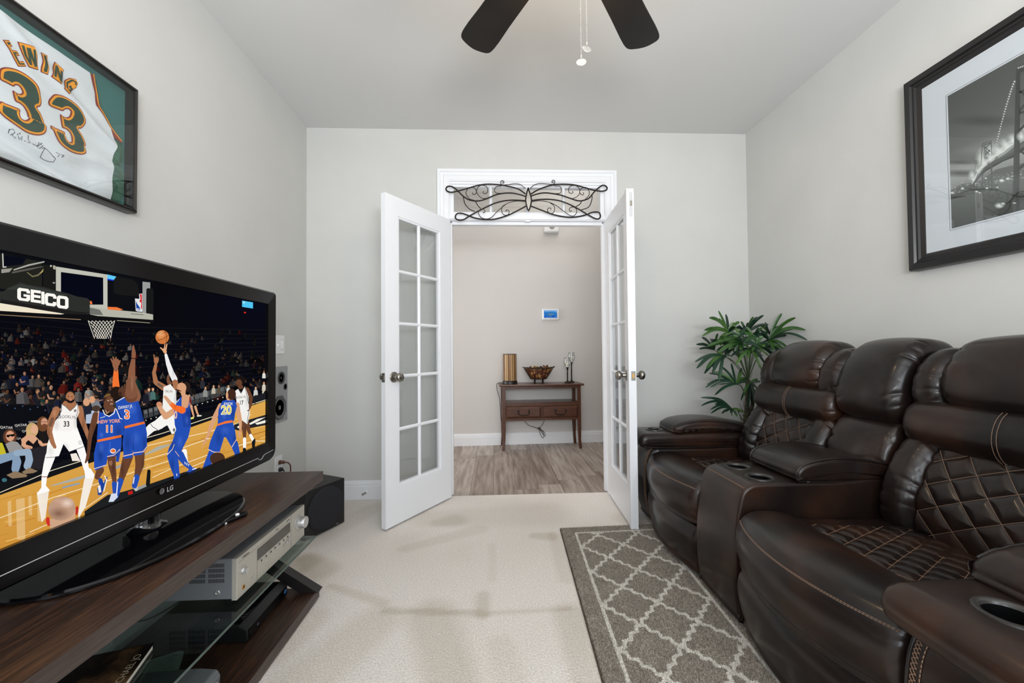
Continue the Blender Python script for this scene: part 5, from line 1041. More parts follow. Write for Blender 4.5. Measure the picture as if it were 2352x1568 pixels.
# ---- seats
def seat_warp(ya, yb, amt):
    def f(v):
        m = (v.y-(ya+yb)/2)/((yb-ya)/2)
        if v.x < 1.15: v.x -= amt*(1-min(1, m*m))*min(1, (1.15-v.x)/.2)
        return v
    return f
S_UP = [(.95, .262), (.922, .29), (.908, .34), (.910, .395), (.932, .438), (.97, .462), (1.04, .465), (1.10, .452), (1.15, .432), (1.3, .425), (1.55, .41), (1.56, .33), (1.5, .265), (1.2, .262)]
S_LO = [(.955, .035), (.93, .07), (.912, .14), (.908, .20), (.925, .245), (.96, .258), (1.2, .258), (1.5, .258), (1.5, .03), (1.2, .03)]
def seat(ya, yb, amt, seed):
    u = Puff(S_UP, ya+.003, yb-.003, .03, .004, 14, 40, seat_warp(ya, yb, amt), pucker=.004, seed=seed); so = u.mesh('seat_cushion', leather)
    lo = Puff(S_LO, ya+.004, yb-.004, .022, .008, 6, 20, seat_warp(ya, yb, amt*.6), pucker=.003, seed=seed+9); lo.mesh('footrest_panel', leather)
    i = u.near(.918, .438)
    stitch([on_line(u, i-.4, ya+.02, yb-.02), on_line(u, i+.6, ya+.02, yb-.02)], par=so)
    bm = new_bm(); tube(bm, on_line(u, i+.1, ya+.01, yb-.01, .0002), .0014, 4); obj('seam', bm, pipe_m, so)
    # quilted insert: a sheet lying on the cushion, puffed between the stitch lines
    q0, q1, x0, x1 = ya+.10, yb-.09, 1.13, 1.53; c = .078; NX, NY = 110, 120
    zt = lambda x: .434-(x-1.15)*.055
    bm = new_bm(); G = []
    for a in range(NX+1):
        row = []
        for b in range(NY+1):
            x = x0+(x1-x0)*a/NX; y = q0+(q1-q0)*b/NY; xx = x-.02*sin(pi*b/NY)  # front edge bows forward
            s1 = ((x-x0)/c*1.25+(y-q0)/c*.62); s2 = ((x-x0)/c*.62-(y-q0)/c*1.1)
            d1 = abs(s1-round(s1)); d2 = abs(s2-round(s2)); d = min(d1, d2)*c*.75
            h_ = .0075*(1-exp(-(d/.010)**1.4)); ed = min(x-x0, y-q0, q1-y); h_ *= 1-exp(-(ed/.008)**2); h_ += .004*(1-exp(-(ed/.004)**2))
            v = bm.verts.new((xx, y, zt(x)+h_+.002)); row.append(v)
        G.append(row)
    for a in range(NX):
        for b in range(NY): bm.faces.new((G[a][b], G[a+1][b], G[a+1][b+1], G[a][b+1]))
    bmesh.ops.recalc_face_normals(bm, faces=bm.faces)
    if bm.faces[0].normal.z < 0: bmesh.ops.reverse_faces(bm, faces=bm.faces)
    qi = obj('quilted_insert', bm, leather_q, so, smooth=True)
    bm = new_bm()
    for fam in (1, 2):
        for k in range(-12, 16):
            ln = []; 
            for t in range(121):
                if fam == 1: X_ = x0+(x1-x0)*t/120; Y_ = q0+(k*c-(X_-x0)*1.25)/.62
                else: X_ = x0+(x1-x0)*t/120; Y_ = q0+((X_-x0)*.62-k*c)/1.1
                if q0+.004 < Y_ < q1-.004: ln.append((X_-.02*sin(pi*(Y_-q0)/(q1-q0)), Y_, zt(X_)+.0066))
                elif len(ln) > 1: tube(bm, ln, .0007, 4); ln = []
                else: ln = []
            if len(ln) > 1: tube(bm, ln, .0007, 4)
    obj('quilt_thread', bm, thread_m, qi, kind='stuff')
    return u
seat(1.795, 2.372, .062, 1); seat(.862, 1.495, .078, 2)

# ---- backs
B_BOL = [(1.50, .395), (1.468, .44), (1.468, .52), (1.50, .61), (1.548, .69), (1.60, .735), (1.68, .73), (1.74, .66), (1.70, .40), (1.6, .37)]
B_QLT = [(1.51, .40), (1.492, .45), (1.50, .53), (1.535, .62), (1.575, .69), (1.615, .735), (1.68, .73), (1.74, .66), (1.70, .40), (1.6, .38)]
B_LUM = [(1.622, .702), (1.578, .72), (1.556, .765), (1.562, .82), (1.592, .862), (1.65, .878), (1.74, .87), (1.78, .80), (1.74, .71), (1.68, .695)]
B_WING = [(1.63, .84), (1.605, .89), (1.612, .955), (1.650, 1.02), (1.72, 1.060), (1.82, 1.045), (1.85, .95), (1.83, .86), (1.74, .84)]
B_PIL = [(1.64, .865), (1.600, .895), (1.595, .95), (1.618, 1.02), (1.67, 1.078), (1.74, 1.098), (1.82, 1.075), (1.85, .99), (1.84, .89), (1.76, .85)]
B_SHELL = [(1.72, .30), (1.74, .6), (1.78, .9), (1.80, 1.03), (1.86, 1.05), (1.925, 1.0), (1.93, .6), (1.90, .30)]
def back(ya, yb, seed):
    w_ = yb-ya; b = .125; c0, c1 = ya+b, yb-b
    sh = Puff(B_SHELL, ya+.01, yb-.01, .02, 0).mesh('back_shell', leather)
    for (a, bb) in ((ya, c0+.004), (c1-.004, yb)): 
        Puff(B_BOL, a, bb, .045, .012, 18, 16, pucker=.012, seed=seed+a).mesh('side_bolster', leather)
        Puff(B_WING, a+.004, bb+(.02 if a == ya else 0), .05, .01, 18, 14, pucker=.010, seed=seed+a+3).mesh('headrest_wing', leather)
    c = .082
    def s12(arc, y): yy = y-c0+.02*sin(arc*7); return arc/c*.62+yy/c*.9, arc/c*.95-yy/c*.55
    def sd(arc, y): a_, b_ = s12(arc, y); return min(abs(a_-round(a_)), abs(b_-round(b_)))*c*.95
    q = Puff(B_QLT, c0, c1, .012, .002, 40, 130, relief=lambda arc, y, p: (.009*(1-exp(-(sd(arc, y)/.013)**1.3)) if p.x < 1.62 and p.y > .4 else 0))
    qb = q.mesh('quilted_back', leather_q)
    ia, ib = q.near(1.51, .41), q.near(1.60, .712)
    if (ib-ia) % len(q.P) > len(q.P)/2: ia, ib = ib, ia
    bm = new_bm(); nI = (ib-ia) % len(q.P)
    for fam in (0, 1):
        for k in range(-14, 40):
            ln = []
            for t in range(nI+1):
                ii = (ia+t) % len(q.P); a_ = q.arc[ii]; off = .02*sin(a_*7)
                yy = (k-a_/c*.62)*c/.9 if fam == 0 else (a_/c*.95-k)*c/.55
                y = yy+c0-off
                if c0+.006 < y < c1-.006: ln.append(q.pt(ii, y, .0008))
                else:
                    if len(ln) > 1: tube(bm, ln, .0007, 4)
                    ln = []
            if len(ln) > 1: tube(bm, ln, .0007, 4)
    obj('quilt_thread', bm, thread_m, qb, kind='stuff')
    ym = (ya+yb)/2
    lu = Puff(B_LUM, ya+.004, yb-.004, .05, .006, 16, 26, pucker=.008, seed=seed+20); lo = lu.mesh('lumbar_roll', leather)
    ym = (ya+yb)/2; i0 = lu.near(1.592, .862); i1 = lu.near(1.60, .706)
    if (i1-i0) % len(lu.P) > len(lu.P)/2: i0, i1 = i1, i0
    stitch([along(lu, i0, i1, ym-.006), along(lu, i0, i1, ym+.006)], par=lo, dash=.005, gap=.0015)
    Puff(B_PIL, c0-.015, c1+.015, .055, .018, 18, 24, pucker=.018, seed=seed+30).mesh('headrest', leather)
back(1.795, 2.372, 5); back(.862, 1.495, 11)
# middle back above the console
Puff([(1.70, .50), (1.535, .52), (1.515, .60), (1.545, .70), (1.60, .765), (1.68, .775), (1.76, .74), (1.76, .52)], 1.502, 1.788, .03, .014, 20, 20, pucker=.014, seed=41).mesh('console_back_cushion', leather)
MB = Puff([(1.66, .765), (1.585, .79), (1.562, .86), (1.585, .95), (1.63, 1.035), (1.69, 1.085), (1.77, 1.10), (1.85, 1.06), (1.87, .9), (1.82, .78)], 1.498, 1.792, .045, .016, 18, 24, pucker=.017, seed=43); MB.mesh('console_back_pillow', leather)
i0, i1 = MB.near(1.66, .77), MB.near(1.84, 1.07)
if (i1-i0) % len(MB.P) > len(MB.P)/2: i0, i1 = i1, i0
piping([along(MB, i0, i1, 1.512, .003), along(MB, i0, i1, 1.779, .003)], r=.0035)
Puff(B_SHELL, 1.50, 1.79, .02, 0).mesh('console_back_shell', leather)

# ---- console
CN = [(1.02, .553), (.978, .545), (.945, .515), (.925, .43), (.910, .30), (.908, .17), (.922, .06), (.95, .03), (1.2, .028), (1.55, .03), (1.58, .3), (1.57, .545), (1.3, .553), (1.14, .553)]
cn = Puff(CN, 1.498, 1.792, .012, .003, 8, 12); co = cn.mesh('console', leather)
# flat top deck
cups = [(1.065, 1.722), (1.065, 1.575)]
cb = new_bm()
for cx, cy in cups: lathe(cb, [(0, .47), (.041, .47), (.041, .60), (0, .60)], (cx, cy, 0), 'Z', 32)
bmesh.ops.recalc_face_normals(cb, faces=cb.faces); cut(co, obj('cutter', cb, leather))
rim_m = mat('cup_holder_rim', L(50, 47, 45), .3)
def cup_holder(cx, cy, z, r, par):
    bm = new_bm(); lathe(bm, [(r+.012, z-.002), (r+.011, z+.003), (r+.004, z+.0045), (r-.001, z+.001), (r-.002, z-.012)], (cx, cy, 0), 'Z', 36, caps=False); h_ = obj('cup_holder', bm, rim_m, par, smooth=True, angle=60)
    bm = new_bm(); lathe(bm, [(r-.0032, z-.004), (r-.0034, z-.07), (0, z-.07)], (cx, cy, 0), 'Z', 32, caps=False)
    for f in bm.faces: f.normal_flip()
    obj('cup_liner', bm, cup_m, h_, smooth=True, angle=60)
for cx, cy in cups: cup_holder(cx, cy, .5555, .041, co)
LID = [(1.19, .558), (1.168, .575), (1.175, .605), (1.22, .628), (1.32, .642), (1.42, .638), (1.52, .618), (1.555, .60), (1.56, .575), (1.54, .558), (1.35, .556)]
ld = Puff(LID, 1.497, 1.793, .014, .003, 8, 14); lo = ld.mesh('console_lid', leather)
def loop_at(pf, y, extra): return [pf.pt(i, y, extra) for i in range(len(pf.P))]+[pf.pt(0, y, extra)]
piping([loop_at(ld, ld.y0+.008, .002), loop_at(ld, ld.y1-.008, .002)], r=.0035, par=lo)
i0, i1 = cn.near(.922, .06), cn.near(1.57, .545)
if (i1-i0) % len(cn.P) > len(cn.P)/2: i0, i1 = i1, i0
piping([along(cn, i0, i1, cn.y0+.004, .002), along(cn, i0, i1, cn.y1-.004, .002)], r=.0046, par=co)
i = cn.near(.962, .535); stitch([on_line(cn, i-.25, 1.51, 1.78), on_line(cn, i+.45, 1.51, 1.78)], par=co)

# ---- arms
def arm(ya, yb, inner, fx, seed):
    AB = [(fx+.05, .03), (fx+.015, .06), (fx-.012, .16), (fx-.018, .30), (fx-.002, .42), (fx+.04, .475), (fx+.1, .48), (1.3, .48), (1.62, .48), (1.66, .3), (1.64, .04), (1.3, .028)]
    b = Puff(AB, ya+.012, yb-.012, .03, .006, 7, 10, seed=seed); bo = b.mesh('arm_panel', leather)
    AP = [(fx-.03, .478), (fx-.058, .50), (fx-.056, .535), (fx-.03, .558), (fx+.03, .563), (1.2, .563), (1.45, .563), (1.55, .558), (1.57, .52), (1.55, .475), (1.2, .468), (fx+.1, .468)]
    a = Puff(AP, ya, yb, .034, .003, 8, 12, seed=seed+1); ao = a.mesh('armrest', leather)
    cx, cy = fx+.075, (ya+yb)/2
    cb = new_bm(); lathe(cb, [(0, .495), (.041, .495), (.041, .62), (0, .62)], (cx, cy, 0), 'Z', 32); bmesh.ops.recalc_face_normals(cb, faces=cb.faces); cut(ao, obj('cutter', cb, leather))
    cup_holder(cx, cy, .5665, .041, ao)
    PL = [(fx+.17, .562), (fx+.152, .582), (fx+.165, .606), (fx+.22, .628), (fx+.32, .640), (fx+.45, .635), (1.50, .615), (1.56, .60), (1.56, .565), (1.3, .56)]
    p = Puff(PL, ya+.006, yb-.006, .03, .006, 8, 12, seed=seed+2, pucker=.003); po = p.mesh('arm_pad', leather)
    yi = (lambda pf, d: pf.y1-d) if inner > 0 else (lambda pf, d: pf.y0+d)
    i0, i1 = p.near(fx+.17, .608), p.near(1.5, .615)
    if (i1-i0) % len(p.P) > len(p.P)/2: i0, i1 = i1, i0
    piping([along(p, i0, i1, yi(p, .008), .002)], r=.0032, par=po)
    i0, i1 = a.near(fx-.04, .485), a.near(1.5, .563)
    if (i1-i0) % len(a.P) > len(a.P)/2: i0, i1 = i1, i0
    piping([along(a, i0, i1, yi(a, .008), .002)], r=.0036, par=ao)
    # cross-stitched seam down the front edge next to the seat
    i0, i1 = b.near(fx+.03, .045), b.near(fx+.03, .47)
    if (i1-i0) % len(b.P) > len(b.P)/2: i0, i1 = i1, i0
    sgn = -1 if inner > 0 else 1
    piping([along(b, i0, i1, yi(b, .012), .001)], r=.0045, par=bo)
    ln = along(b, i0, i1, yi(b, .036), .0015); ln2 = along(b, i0, i1, yi(b, .022), .0015)
    stitch([along(b, i0, i1, yi(b, .044), .0015)], par=bo, dash=.007, gap=.003, r=.0013)
    bm = new_bm(); n = 46
    def atl(l, t): k = t*(len(l)-1); i = min(int(k), len(l)-2); return l[i].lerp(l[i+1], k-i)
    for k in range(n):
        t = k/n; tube(bm, [atl(ln2, t), atl(ln, min(1, t+.028))], .0011, 4); tube(bm, [atl(ln, t), atl(ln2, min(1, t+.02))], .0009, 4)
    obj('cross_stitching', bm, thread_m, bo, kind='stuff')
    b2 = yi(b, .15); stitch([along(b, i0, i1, yi(b, .17), .0015)], par=bo, dash=.007, gap=.003, r=.0013)
arm(2.365, 2.618, -1, .93, 60); arm(.585, .872, 1, .905, 70)
for x in (1.05, 1.75):
    for y in (.65, 1.55, 2.5): obj('foot', bx(x-.03, x+.03, y-.03, y+.03, .0, .035), black_m, SF)
# ================================================================ RUG
RA = .034
RG = thing('runner_rug', 'grey shag runner rug with cream trellis pattern, in front of the sofa', 'rug', (.383, 2.385, 0), 0)
RWd, RLn = .64, 1.55      # local x to the right, local y towards the camera (negative)
def rug_c(x, y):
    """cream lattice on grey; x from left edge, y distance from the far edge"""
    if x < .074 or x > RWd-.074 or y < .066 or y > RLn-.05: return 0
    if x < .087 or x > RWd-.087 or y < .080: return 1
    px, py = .1155, .124; u = (x-.0875)/px; v = (y-.107)/py; s_, d_ = u+v, u-v
    nz = .05*noise.noise(Vector((x*70, y*70, 1)))
    def dist(q, w_):      # stepped line: woven diagonals climb in little stairs
        tri = abs(((w_/.58) % 1)*2-1)-.5; k = (q % 2)-1; return abs(k+.17*tri+nz)
    return 1 if min(dist(s_, d_), dist(d_, s_))*py < .0125 else 0
def rw(x, y, z): return (x*.9994-.039*y, .035*x-y, z)
st_ = .0036; nx_, ny_ = int(RWd/st_), int(RLn/st_)
bm = new_bm(); V = []; cl = bm.loops.layers.float_color.new('Col')
rr = random.Random(11)
for j in range(ny_+1):
    V.append([bm.verts.new(rw(RWd*i/nx_+(rr.uniform(-.002, .002) if i in (0, nx_) else 0), RLn*j/ny_, .0015 if (i in (0, nx_) or j in (0, ny_)) else .011+rr.uniform(-.002, .002)+.001*noise.noise(Vector((i*.08, j*.08, 0))))) for i in range(nx_+1)])
gcol = [L(142, 134, 124), L(158, 150, 139), L(124, 116, 107), L(172, 163, 151)]; ccol = [L(210, 206, 198), L(224, 220, 212), L(196, 191, 182)]
for j in range(ny_):
    for i in range(nx_):
        f = bm.faces.new((V[j][i], V[j+1][i], V[j+1][i+1], V[j][i+1])); f.smooth = False
        x = RWd*(i+.5)/nx_; y = RLn*(j+.5)/ny_
        k = rug_c(x, y); t = noise.noise(Vector((x*14, y*9, 0)))
        c = rr.choice(ccol) if k else rr.choice(gcol[:3] if t < .12 else gcol[1:]+gcol[:1])
        for lp in f.loops: lp[cl] = c
ru = vcol_mat('rug_pile', rough=1); obj('rug_base', bm, ru, RG)
# pile: one leaning tuft per knot
verts, faces, cols = [], [], []
for j in range(int(RLn/.0034)):
    for i in range(int(RWd/.0034)):
        x = (i+rr.random())*.0034; y = (j+rr.random())*.0034; k = rug_c(x, y); c = rr.choice(ccol) if k else rr.choice(gcol); s_ = rr.uniform(.8, 1.15); c = (c[0]*s_, c[1]*s_, c[2]*s_, 1)
        t = rr.uniform(0, 2*pi); w_ = .0015; h_ = rr.uniform(.004, .0085); lx, ly = rr.uniform(-.005, .005), rr.uniform(-.006, .004); b = len(verts)
        verts += [rw(x-w_*cos(t), y+w_*sin(t), .009), rw(x+w_*cos(t), y-w_*sin(t), .009), rw(x+lx, y-ly, .010+h_)]; faces.append((b, b+1, b+2)); cols += list(c)*3
me = bpy.data.meshes.new('pile'); me.from_pydata(verts, [], faces); at = me.color_attributes.new('Col', 'FLOAT_COLOR', 'CORNER'); at.data.foreach_set('color', cols); me.materials.append(ru)
o = bpy.data.objects.new('pile', me); COL.objects.link(o); o.parent = RG; o['kind'] = 'stuff'
bm = new_bm(); box(bm, -.004, 0, 0, RLn, .0, .009); box(bm, 0, RWd, -.004, 0, 0, .009)
for v_ in bm.verts: v_.co = Vector(rw(*v_.co))
bmesh.ops.recalc_face_normals(bm, faces=bm.faces); obj('bound_edge', bm, mat('rug_binding', L(74, 62, 52), .9), RG)

# ================================================================ PALM
PL_ = thing('lady_palm', 'potted green lady palm with fan leaves in the corner behind the sofa', 'potted plant', (1.72, 2.80, 0), world=True)
leaf_ms = [mat('palm_leaf_%d' % i, a, .38, noise_=(b, 9, (1, 1, 1), .35, .7), spec=.5) for i, (a, b) in enumerate(((L(36, 72, 32), L(64, 100, 44)), (L(22, 50, 36), L(38, 70, 46)), (L(46, 84, 34), L(84, 116, 54)), (L(16, 38, 29), L(28, 54, 37))))]
bark = mat('palm_stem_bark', L(92, 84, 60), .8, noise_=(L(48, 46, 34), 20, (1, 1, 8), .4, .6)); stalk = mat('palm_stalk_green', L(60, 78, 44), .6)
bm = new_bm(); lathe(bm, [(.07, 0), (.09, .005), (.118, .24), (.124, .25), (.112, .25), (.105, .22), (0, .215)], (1.72, 2.80, 0), 'Z', 32); obj('pot', bm, mat('dark_clay_pot', L(60, 44, 38), .6), PL_, smooth=True, angle=40)
bm = new_bm(); lathe(bm, [(.106, .222), (.06, .232), (0, .235)], (1.72, 2.80, 0), 'Z', 24); obj('soil', bm, mat('potting_soil', L(40, 32, 26), 1, bump=[(120, 1, .01, W1, 'N')]), PL_)
ZONES['F'] = (1580, 690, 5.407)
def fpt(x, y, Y): ox, oy, sc = ZONES['F']; return onp(ox+x/sc, oy+y/sc, 1, Y)
def leaflet(a, b, w_, droop, fr, m, rs):
    a, b = Vector(a), Vector(b); d = b-a; L_ = d.length; dn = d.normalized(); side = dn.cross(Vector((0, -1, .25)))
    if side.length < .1: side = Vector((1, 0, 0))
    side.normalize(); up_ = side.cross(dn).normalized()
    if up_.z < 0: up_ = -up_
    bm = new_bm(); n = 10; R = []; tw = rs.uniform(-.5, .5)
    for k in range(n+1):
        t = k/n; c = a+d*t+Vector((0, 0, 1))*droop*L_*sin(pi*min(1, t*1.0))
        wk = w_*(.30+.70*min(1, t/.35))*(1 if t < .86 else (1-(t-.86)/.14*.62)); s2 = (side*cos(tw*t)+up_*sin(tw*t)).normalized()
        R.append([bm.verts.new(c-s2*wk/2+up_*wk*.16), bm.verts.new(c-up_*wk*.05), bm.verts.new(c+s2*wk/2+up_*wk*.16)])
    for p, q in zip(R, R[1:]):
        for k in range(2): bm.faces.new((p[k], p[k+1], q[k+1], q[k]))
    obj('leaflet', bm, m, fr, smooth=True)
stem_top = fpt(745, 985, 2.66); stem_bot = Vector((1.71, 2.79, .225))
bm = new_bm(); mid = fpt(735, 1340, 2.68); tube(bm, catmull([stem_bot, (stem_bot+mid)/2+Vector((.01, 0, 0)), mid, fpt(740, 1150, 2.67), stem_top], 5), .017, 10, rf=lambda t: 1-.25*t+.12*abs(sin(t*40))); obj('stem', bm, bark, PL_, smooth=True)
bm = new_bm(); tube(bm, catmull([stem_bot+Vector((.03, .02, 0)), fpt(800, 1300, 2.72), fpt(790, 1100, 2.70)], 6), .012, 8); obj('stem', bm, bark, PL_, smooth=True)
bm = new_bm()
for k in range(14):
    t = k/13; c = stem_bot.lerp(stem_top, .35+.65*t); a = rnd.uniform(0, 6.28); tube(bm, [c, c+Vector((.02*cos(a), .02*sin(a)-.005, .03)), c+Vector((.028*cos(a), .028*sin(a), .055))], .0025, 4, rf=lambda q: 1-.8*q)
obj('stem_fibres', bm, bark, PL_, kind='stuff')
FR = [((505, 400), 2.60, [(380, 125), (265, 212), (205, 368), (180, 440), (470, 170), (570, 270), (640, 265), (400, 560), (600, 420)], 2, .022),
      ((720, 415), 2.66, [(940, 182), (865, 205), (660, 258), (690, 290), (1000, 295), (745, 275), (600, 330)], 3, .020),
      ((1010, 490), 2.62, [(1165, 160), (1335, 212), (1460, 365), (1480, 492), (1225, 430), (1250, 600), (1120, 660), (1060, 620), (800, 410), (870, 350)], 0, .024),
      ((1020, 430), 2.70, [(1130, 315), (960, 270), (1100, 330), (900, 300), (1200, 440)], 3, .020),
      ((680, 520), 2.52, [(240, 570), (505, 610), (650, 612), (880, 580), (440, 480), (850, 460), (560, 430), (380, 640)], 0, .022),
      ((330, 615), 2.70, [(105, 545), (140, 600), (175, 455), (370, 410), (300, 470)], 3, .018),
      ((440, 680), 2.56, [(90, 760), (110, 840), (205, 905), (300, 900), (385, 990), (295, 750), (520, 690), (360, 640)], 1, .022),
      ((780, 600), 2.55, [(735, 712), (530, 695), (595, 795), (910, 855), (960, 790), (1020, 705), (1090, 640), (640, 560), (960, 560)], 2, .019),
      ((880, 560), 2.66, [(1180, 640), (1200, 600), (1080, 720), (990, 620), (760, 680), (1150, 560)], 1, .022),
      ((560, 600), 2.64, [(380, 670), (420, 740), (700, 690), (470, 560), (620, 690), (300, 560), (520, 480)], 3, .020),
      ((820, 470), 2.60, [(600, 380), (720, 330), (930, 330), (1000, 400), (640, 500), (880, 340)], 1, .020),
      ((640, 440), 2.58, [(560, 300), (500, 390), (480, 500), (620, 590), (760, 540), (800, 420), (720, 340), (420, 430)], 1, .019),
      ((850, 540), 2.54, [(700, 480), (740, 640), (860, 690), (960, 650), (1010, 560), (930, 440), (820, 420)], 0, .019),
      ((520, 560), 2.56, [(340, 500), (360, 620), (460, 690), (600, 680), (640, 580), (440, 460)], 3, .019),
      ((600, 1040), 2.60, [(540, 780), (670, 840), (240, 1040), (220, 1078), (335, 1172), (265, 905), (320, 890), (720, 960), (780, 1000)], 1, .018),
      ((545, 1340), 2.60, [(160, 1205), (165, 1305), (285, 1400), (420, 1400), (540, 1430), (690, 1390), (610, 1440), (240, 1215)], 1, .017),
      ((770, 1020), 2.58, [(870, 975), (830, 1270), (690, 1140), (745, 1340), (865, 1100), (800, 1290), (900, 1010), (680, 1200)], 3, .017)]
for (c, Y, tips, mi, wd) in FR:
    rs = random.Random(int(c[0]+c[1])); C = fpt(c[0], c[1], Y); bm = new_bm()
    base = stem_top.lerp(stem_bot, .0 if c[1] < 900 else (.18 if c[1] < 1200 else .45)); hi = base.z < C.z
    tube(bm, catmull([base, base.lerp(C, .5)+Vector((0, 0, .03 if hi else .05)), C], 7), .0026, 5); fr = obj('frond_stalk', bm, stalk, PL_, smooth=True)
    ex = []
    for (x, y) in tips:      # more leaflets between the traced ones, shorter and deeper in the crown
        if rs.random() < .75: a_ = rs.uniform(-.5, .5); k_ = rs.uniform(.55, .85); dx_, dy_ = (x-c[0])*k_, (y-c[1])*k_; ex.append((c[0]+dx_*cos(a_)-dy_*sin(a_), c[1]+dx_*sin(a_)+dy_*cos(a_)))
    for (x, y) in list(tips)+ex:
        yy = Y+rs.uniform(-.09, .09); yy = min(yy, 2.86); T_ = fpt(x, y, yy)
        if T_.x > 1.93: ox, oy, sc = ZONES['F']; T_ = onp(ox+x/sc, oy+y/sc, 0, 1.925)
        dx = abs(x-c[0]); leaflet(C, T_, wd*.98*rs.uniform(.85, 1.15), .05+.13*min(1, dx/400)*rs.uniform(.5, 1.1), fr, leaf_ms[mi] if rs.random() < .75 else leaf_ms[(mi+1) % 4], rs)

# ================================================================ FRAMED BRIDGE PHOTOGRAPH
PX = 1.925
BF = thing('framed_photograph', 'black-framed black and white photograph of a lit suspension bridge above the sofa', 'framed picture', (XR, 1.1, 1.424), world=True)
py0, py1, pz0, pz1 = .47, 1.75, 1.424, 2.30
frame_b = mat('black_wood_frame', L(22, 20, 21), .33, bump=[(14, .15, .001, (1, 30, 30), 'N')])
picture_frame(BF, -1, XR, py0, py1, pz0, pz1, [(0, .002), (0, .040), (.004, .048), (.030, .052), (.036, .045), (.044, .045), (.050, .040), (.066, .034), (.070, .028), (.082, .028), (.082, .002)], frame_b)
iy0, iy1, iz0, iz1 = py0+.079, py1-.079, pz0+.069, pz1-.079
obj('mat_board', bx(PX, XR-.003, iy0-.02, iy1+.02, iz0-.02, iz1+.02), mat('white_mat_board', L(216, 218, 226), .8), BF)
g0, g1, h0, h1 = .64, 1.583, 1.572, 2.137
ph = thing; bm = new_bm()
for q in ((g1+.006, g1+.0075, h0-.006, h1+.006), (g0-.0075, g0-.006, h0-.006, h1+.006)): box(bm, PX-.0006, PX, *q)
for q in ((h0-.0075, h0-.006), (h1+.006, h1+.0075)): box(bm, PX-.0006, PX, g0-.006, g1+.006, *q)
obj('mat_line', bm, mat('mat_line_grey', L(120, 124, 130), .6), BF)
b = Paint(PX-.0004, -1, g0, g1, h0, h1)
def gy(v): return (v, v+1, v)
# coordinates on the print: Y along the wall (decreasing to the right in the photo), Z up
def Pp(x, y): return b.m('P', x, y)
def gr(pts, cs): b.raw(pts, [L(*gy(c))[:3]+(1,) for c in cs])
zs = [h1, 1.98, 1.90, 1.86, 1.80, 1.76, 1.72, h0]; cs = [74, 92, 104, 134, 168, 156, 120, 80]
for (za, zb, ca, cb_) in zip(zs, zs[1:], cs, cs[1:]): gr([(g1, za), (g0, za), (g0, zb), (g1, zb)], [ca-6, ca+8, cb_+8, cb_-6])
b.glow('P', (120, 122, 120), 150, 860, 260, a=.6, ry=60); b.glow('P', (76, 78, 76), 100, 990, 220, a=.7, ry=36); b.glow('P', (84, 86, 84), 90, 900, 200, a=.5, ry=26); b.glow('P', (70, 72, 70), 300, 560, 330, a=.45, ry=60)
b.poly('P', (98, 100, 98), [(10, 1210), (10, 1130), (110, 1075), (200, 1070), (260, 1050), (380, 960), (480, 935), (620, 905), (620, 1100), (400, 1120), (200, 1160)])
b.grad('P', [(108, 110, 108), (104, 106, 104), (70, 72, 70), (66, 68, 66)], [(10, 1195), (420, 1120), (420, 1420), (15, 1480)]); b.grad('P', [(112, 114, 112), (92, 94, 92), (60, 62, 60), (70, 72, 70)], [(400, 1060), (900, 960), (900, 1300), (400, 1400)])
b.poly('P', (58, 60, 58), [(10, 1190), (100, 1172), (150, 1180), (60, 1196), (10, 1206)]); b.poly('P', (56, 58, 56), [(400, 1290), (520, 1190), (900, 1080), (900, 1300), (400, 1340)])
rb = random.Random(5)
for k in range(110):
    x = rb.uniform(15, 620); yb_ = 1120-(x/620)*150 if x < 300 else 1075-(x-300)*.26; y = yb_+rb.gauss(0, 22); b.glow('P', (236, 238, 236), x, y, rb.uniform(4, 11), a=.75, n=8, ry=rb.uniform(3, 7))
for x, y, r_ in ((25, 1150, 26), (110, 1115, 20), (225, 1140, 18), (310, 1112, 18), (395, 1105, 14), (300, 1030, 16), (430, 1050, 30), (480, 1035, 22), (525, 1015, 14), (410, 1255, 46), (440, 1240, 26), (535, 1230, 22), (598, 1212, 20), (700, 1190, 22), (800, 1160, 22), (215, 1075, 12), (250, 1150, 14)): b.glow('P', (252, 254, 252), x, y, r_, n=12, ry=r_*.6)
# far tower
for q in ([(215, 905), (245, 900)], [(215, 905), (210, 1000)], [(245, 900), (248, 960)], [(216, 920), (244, 940)], [(216, 950), (246, 915)]): b.line('P', (120, 122, 120), q, 4)
b.glow('P', (250, 252, 250), 190, 1010, 40, a=.8, ry=60); b.glow('P', (250, 252, 250), 270, 880, 60, a=.9, ry=110); b.glow('P', (250, 252, 250), 340, 830, 60, a=.8, ry=110)
for q in ([(270, 750), (345, 725)], [(272, 765), (345, 740)]): b.line('P', (66, 68, 66), q, 6)
for q in ([(272, 750), (262, 930)], [(344, 728), (352, 880)], [(284, 770), (336, 812)], [(336, 748), (288, 790)], [(290, 800), (335, 840)], [(334, 800), (296, 840)]): b.line('P', (80, 82, 80), q, 7)
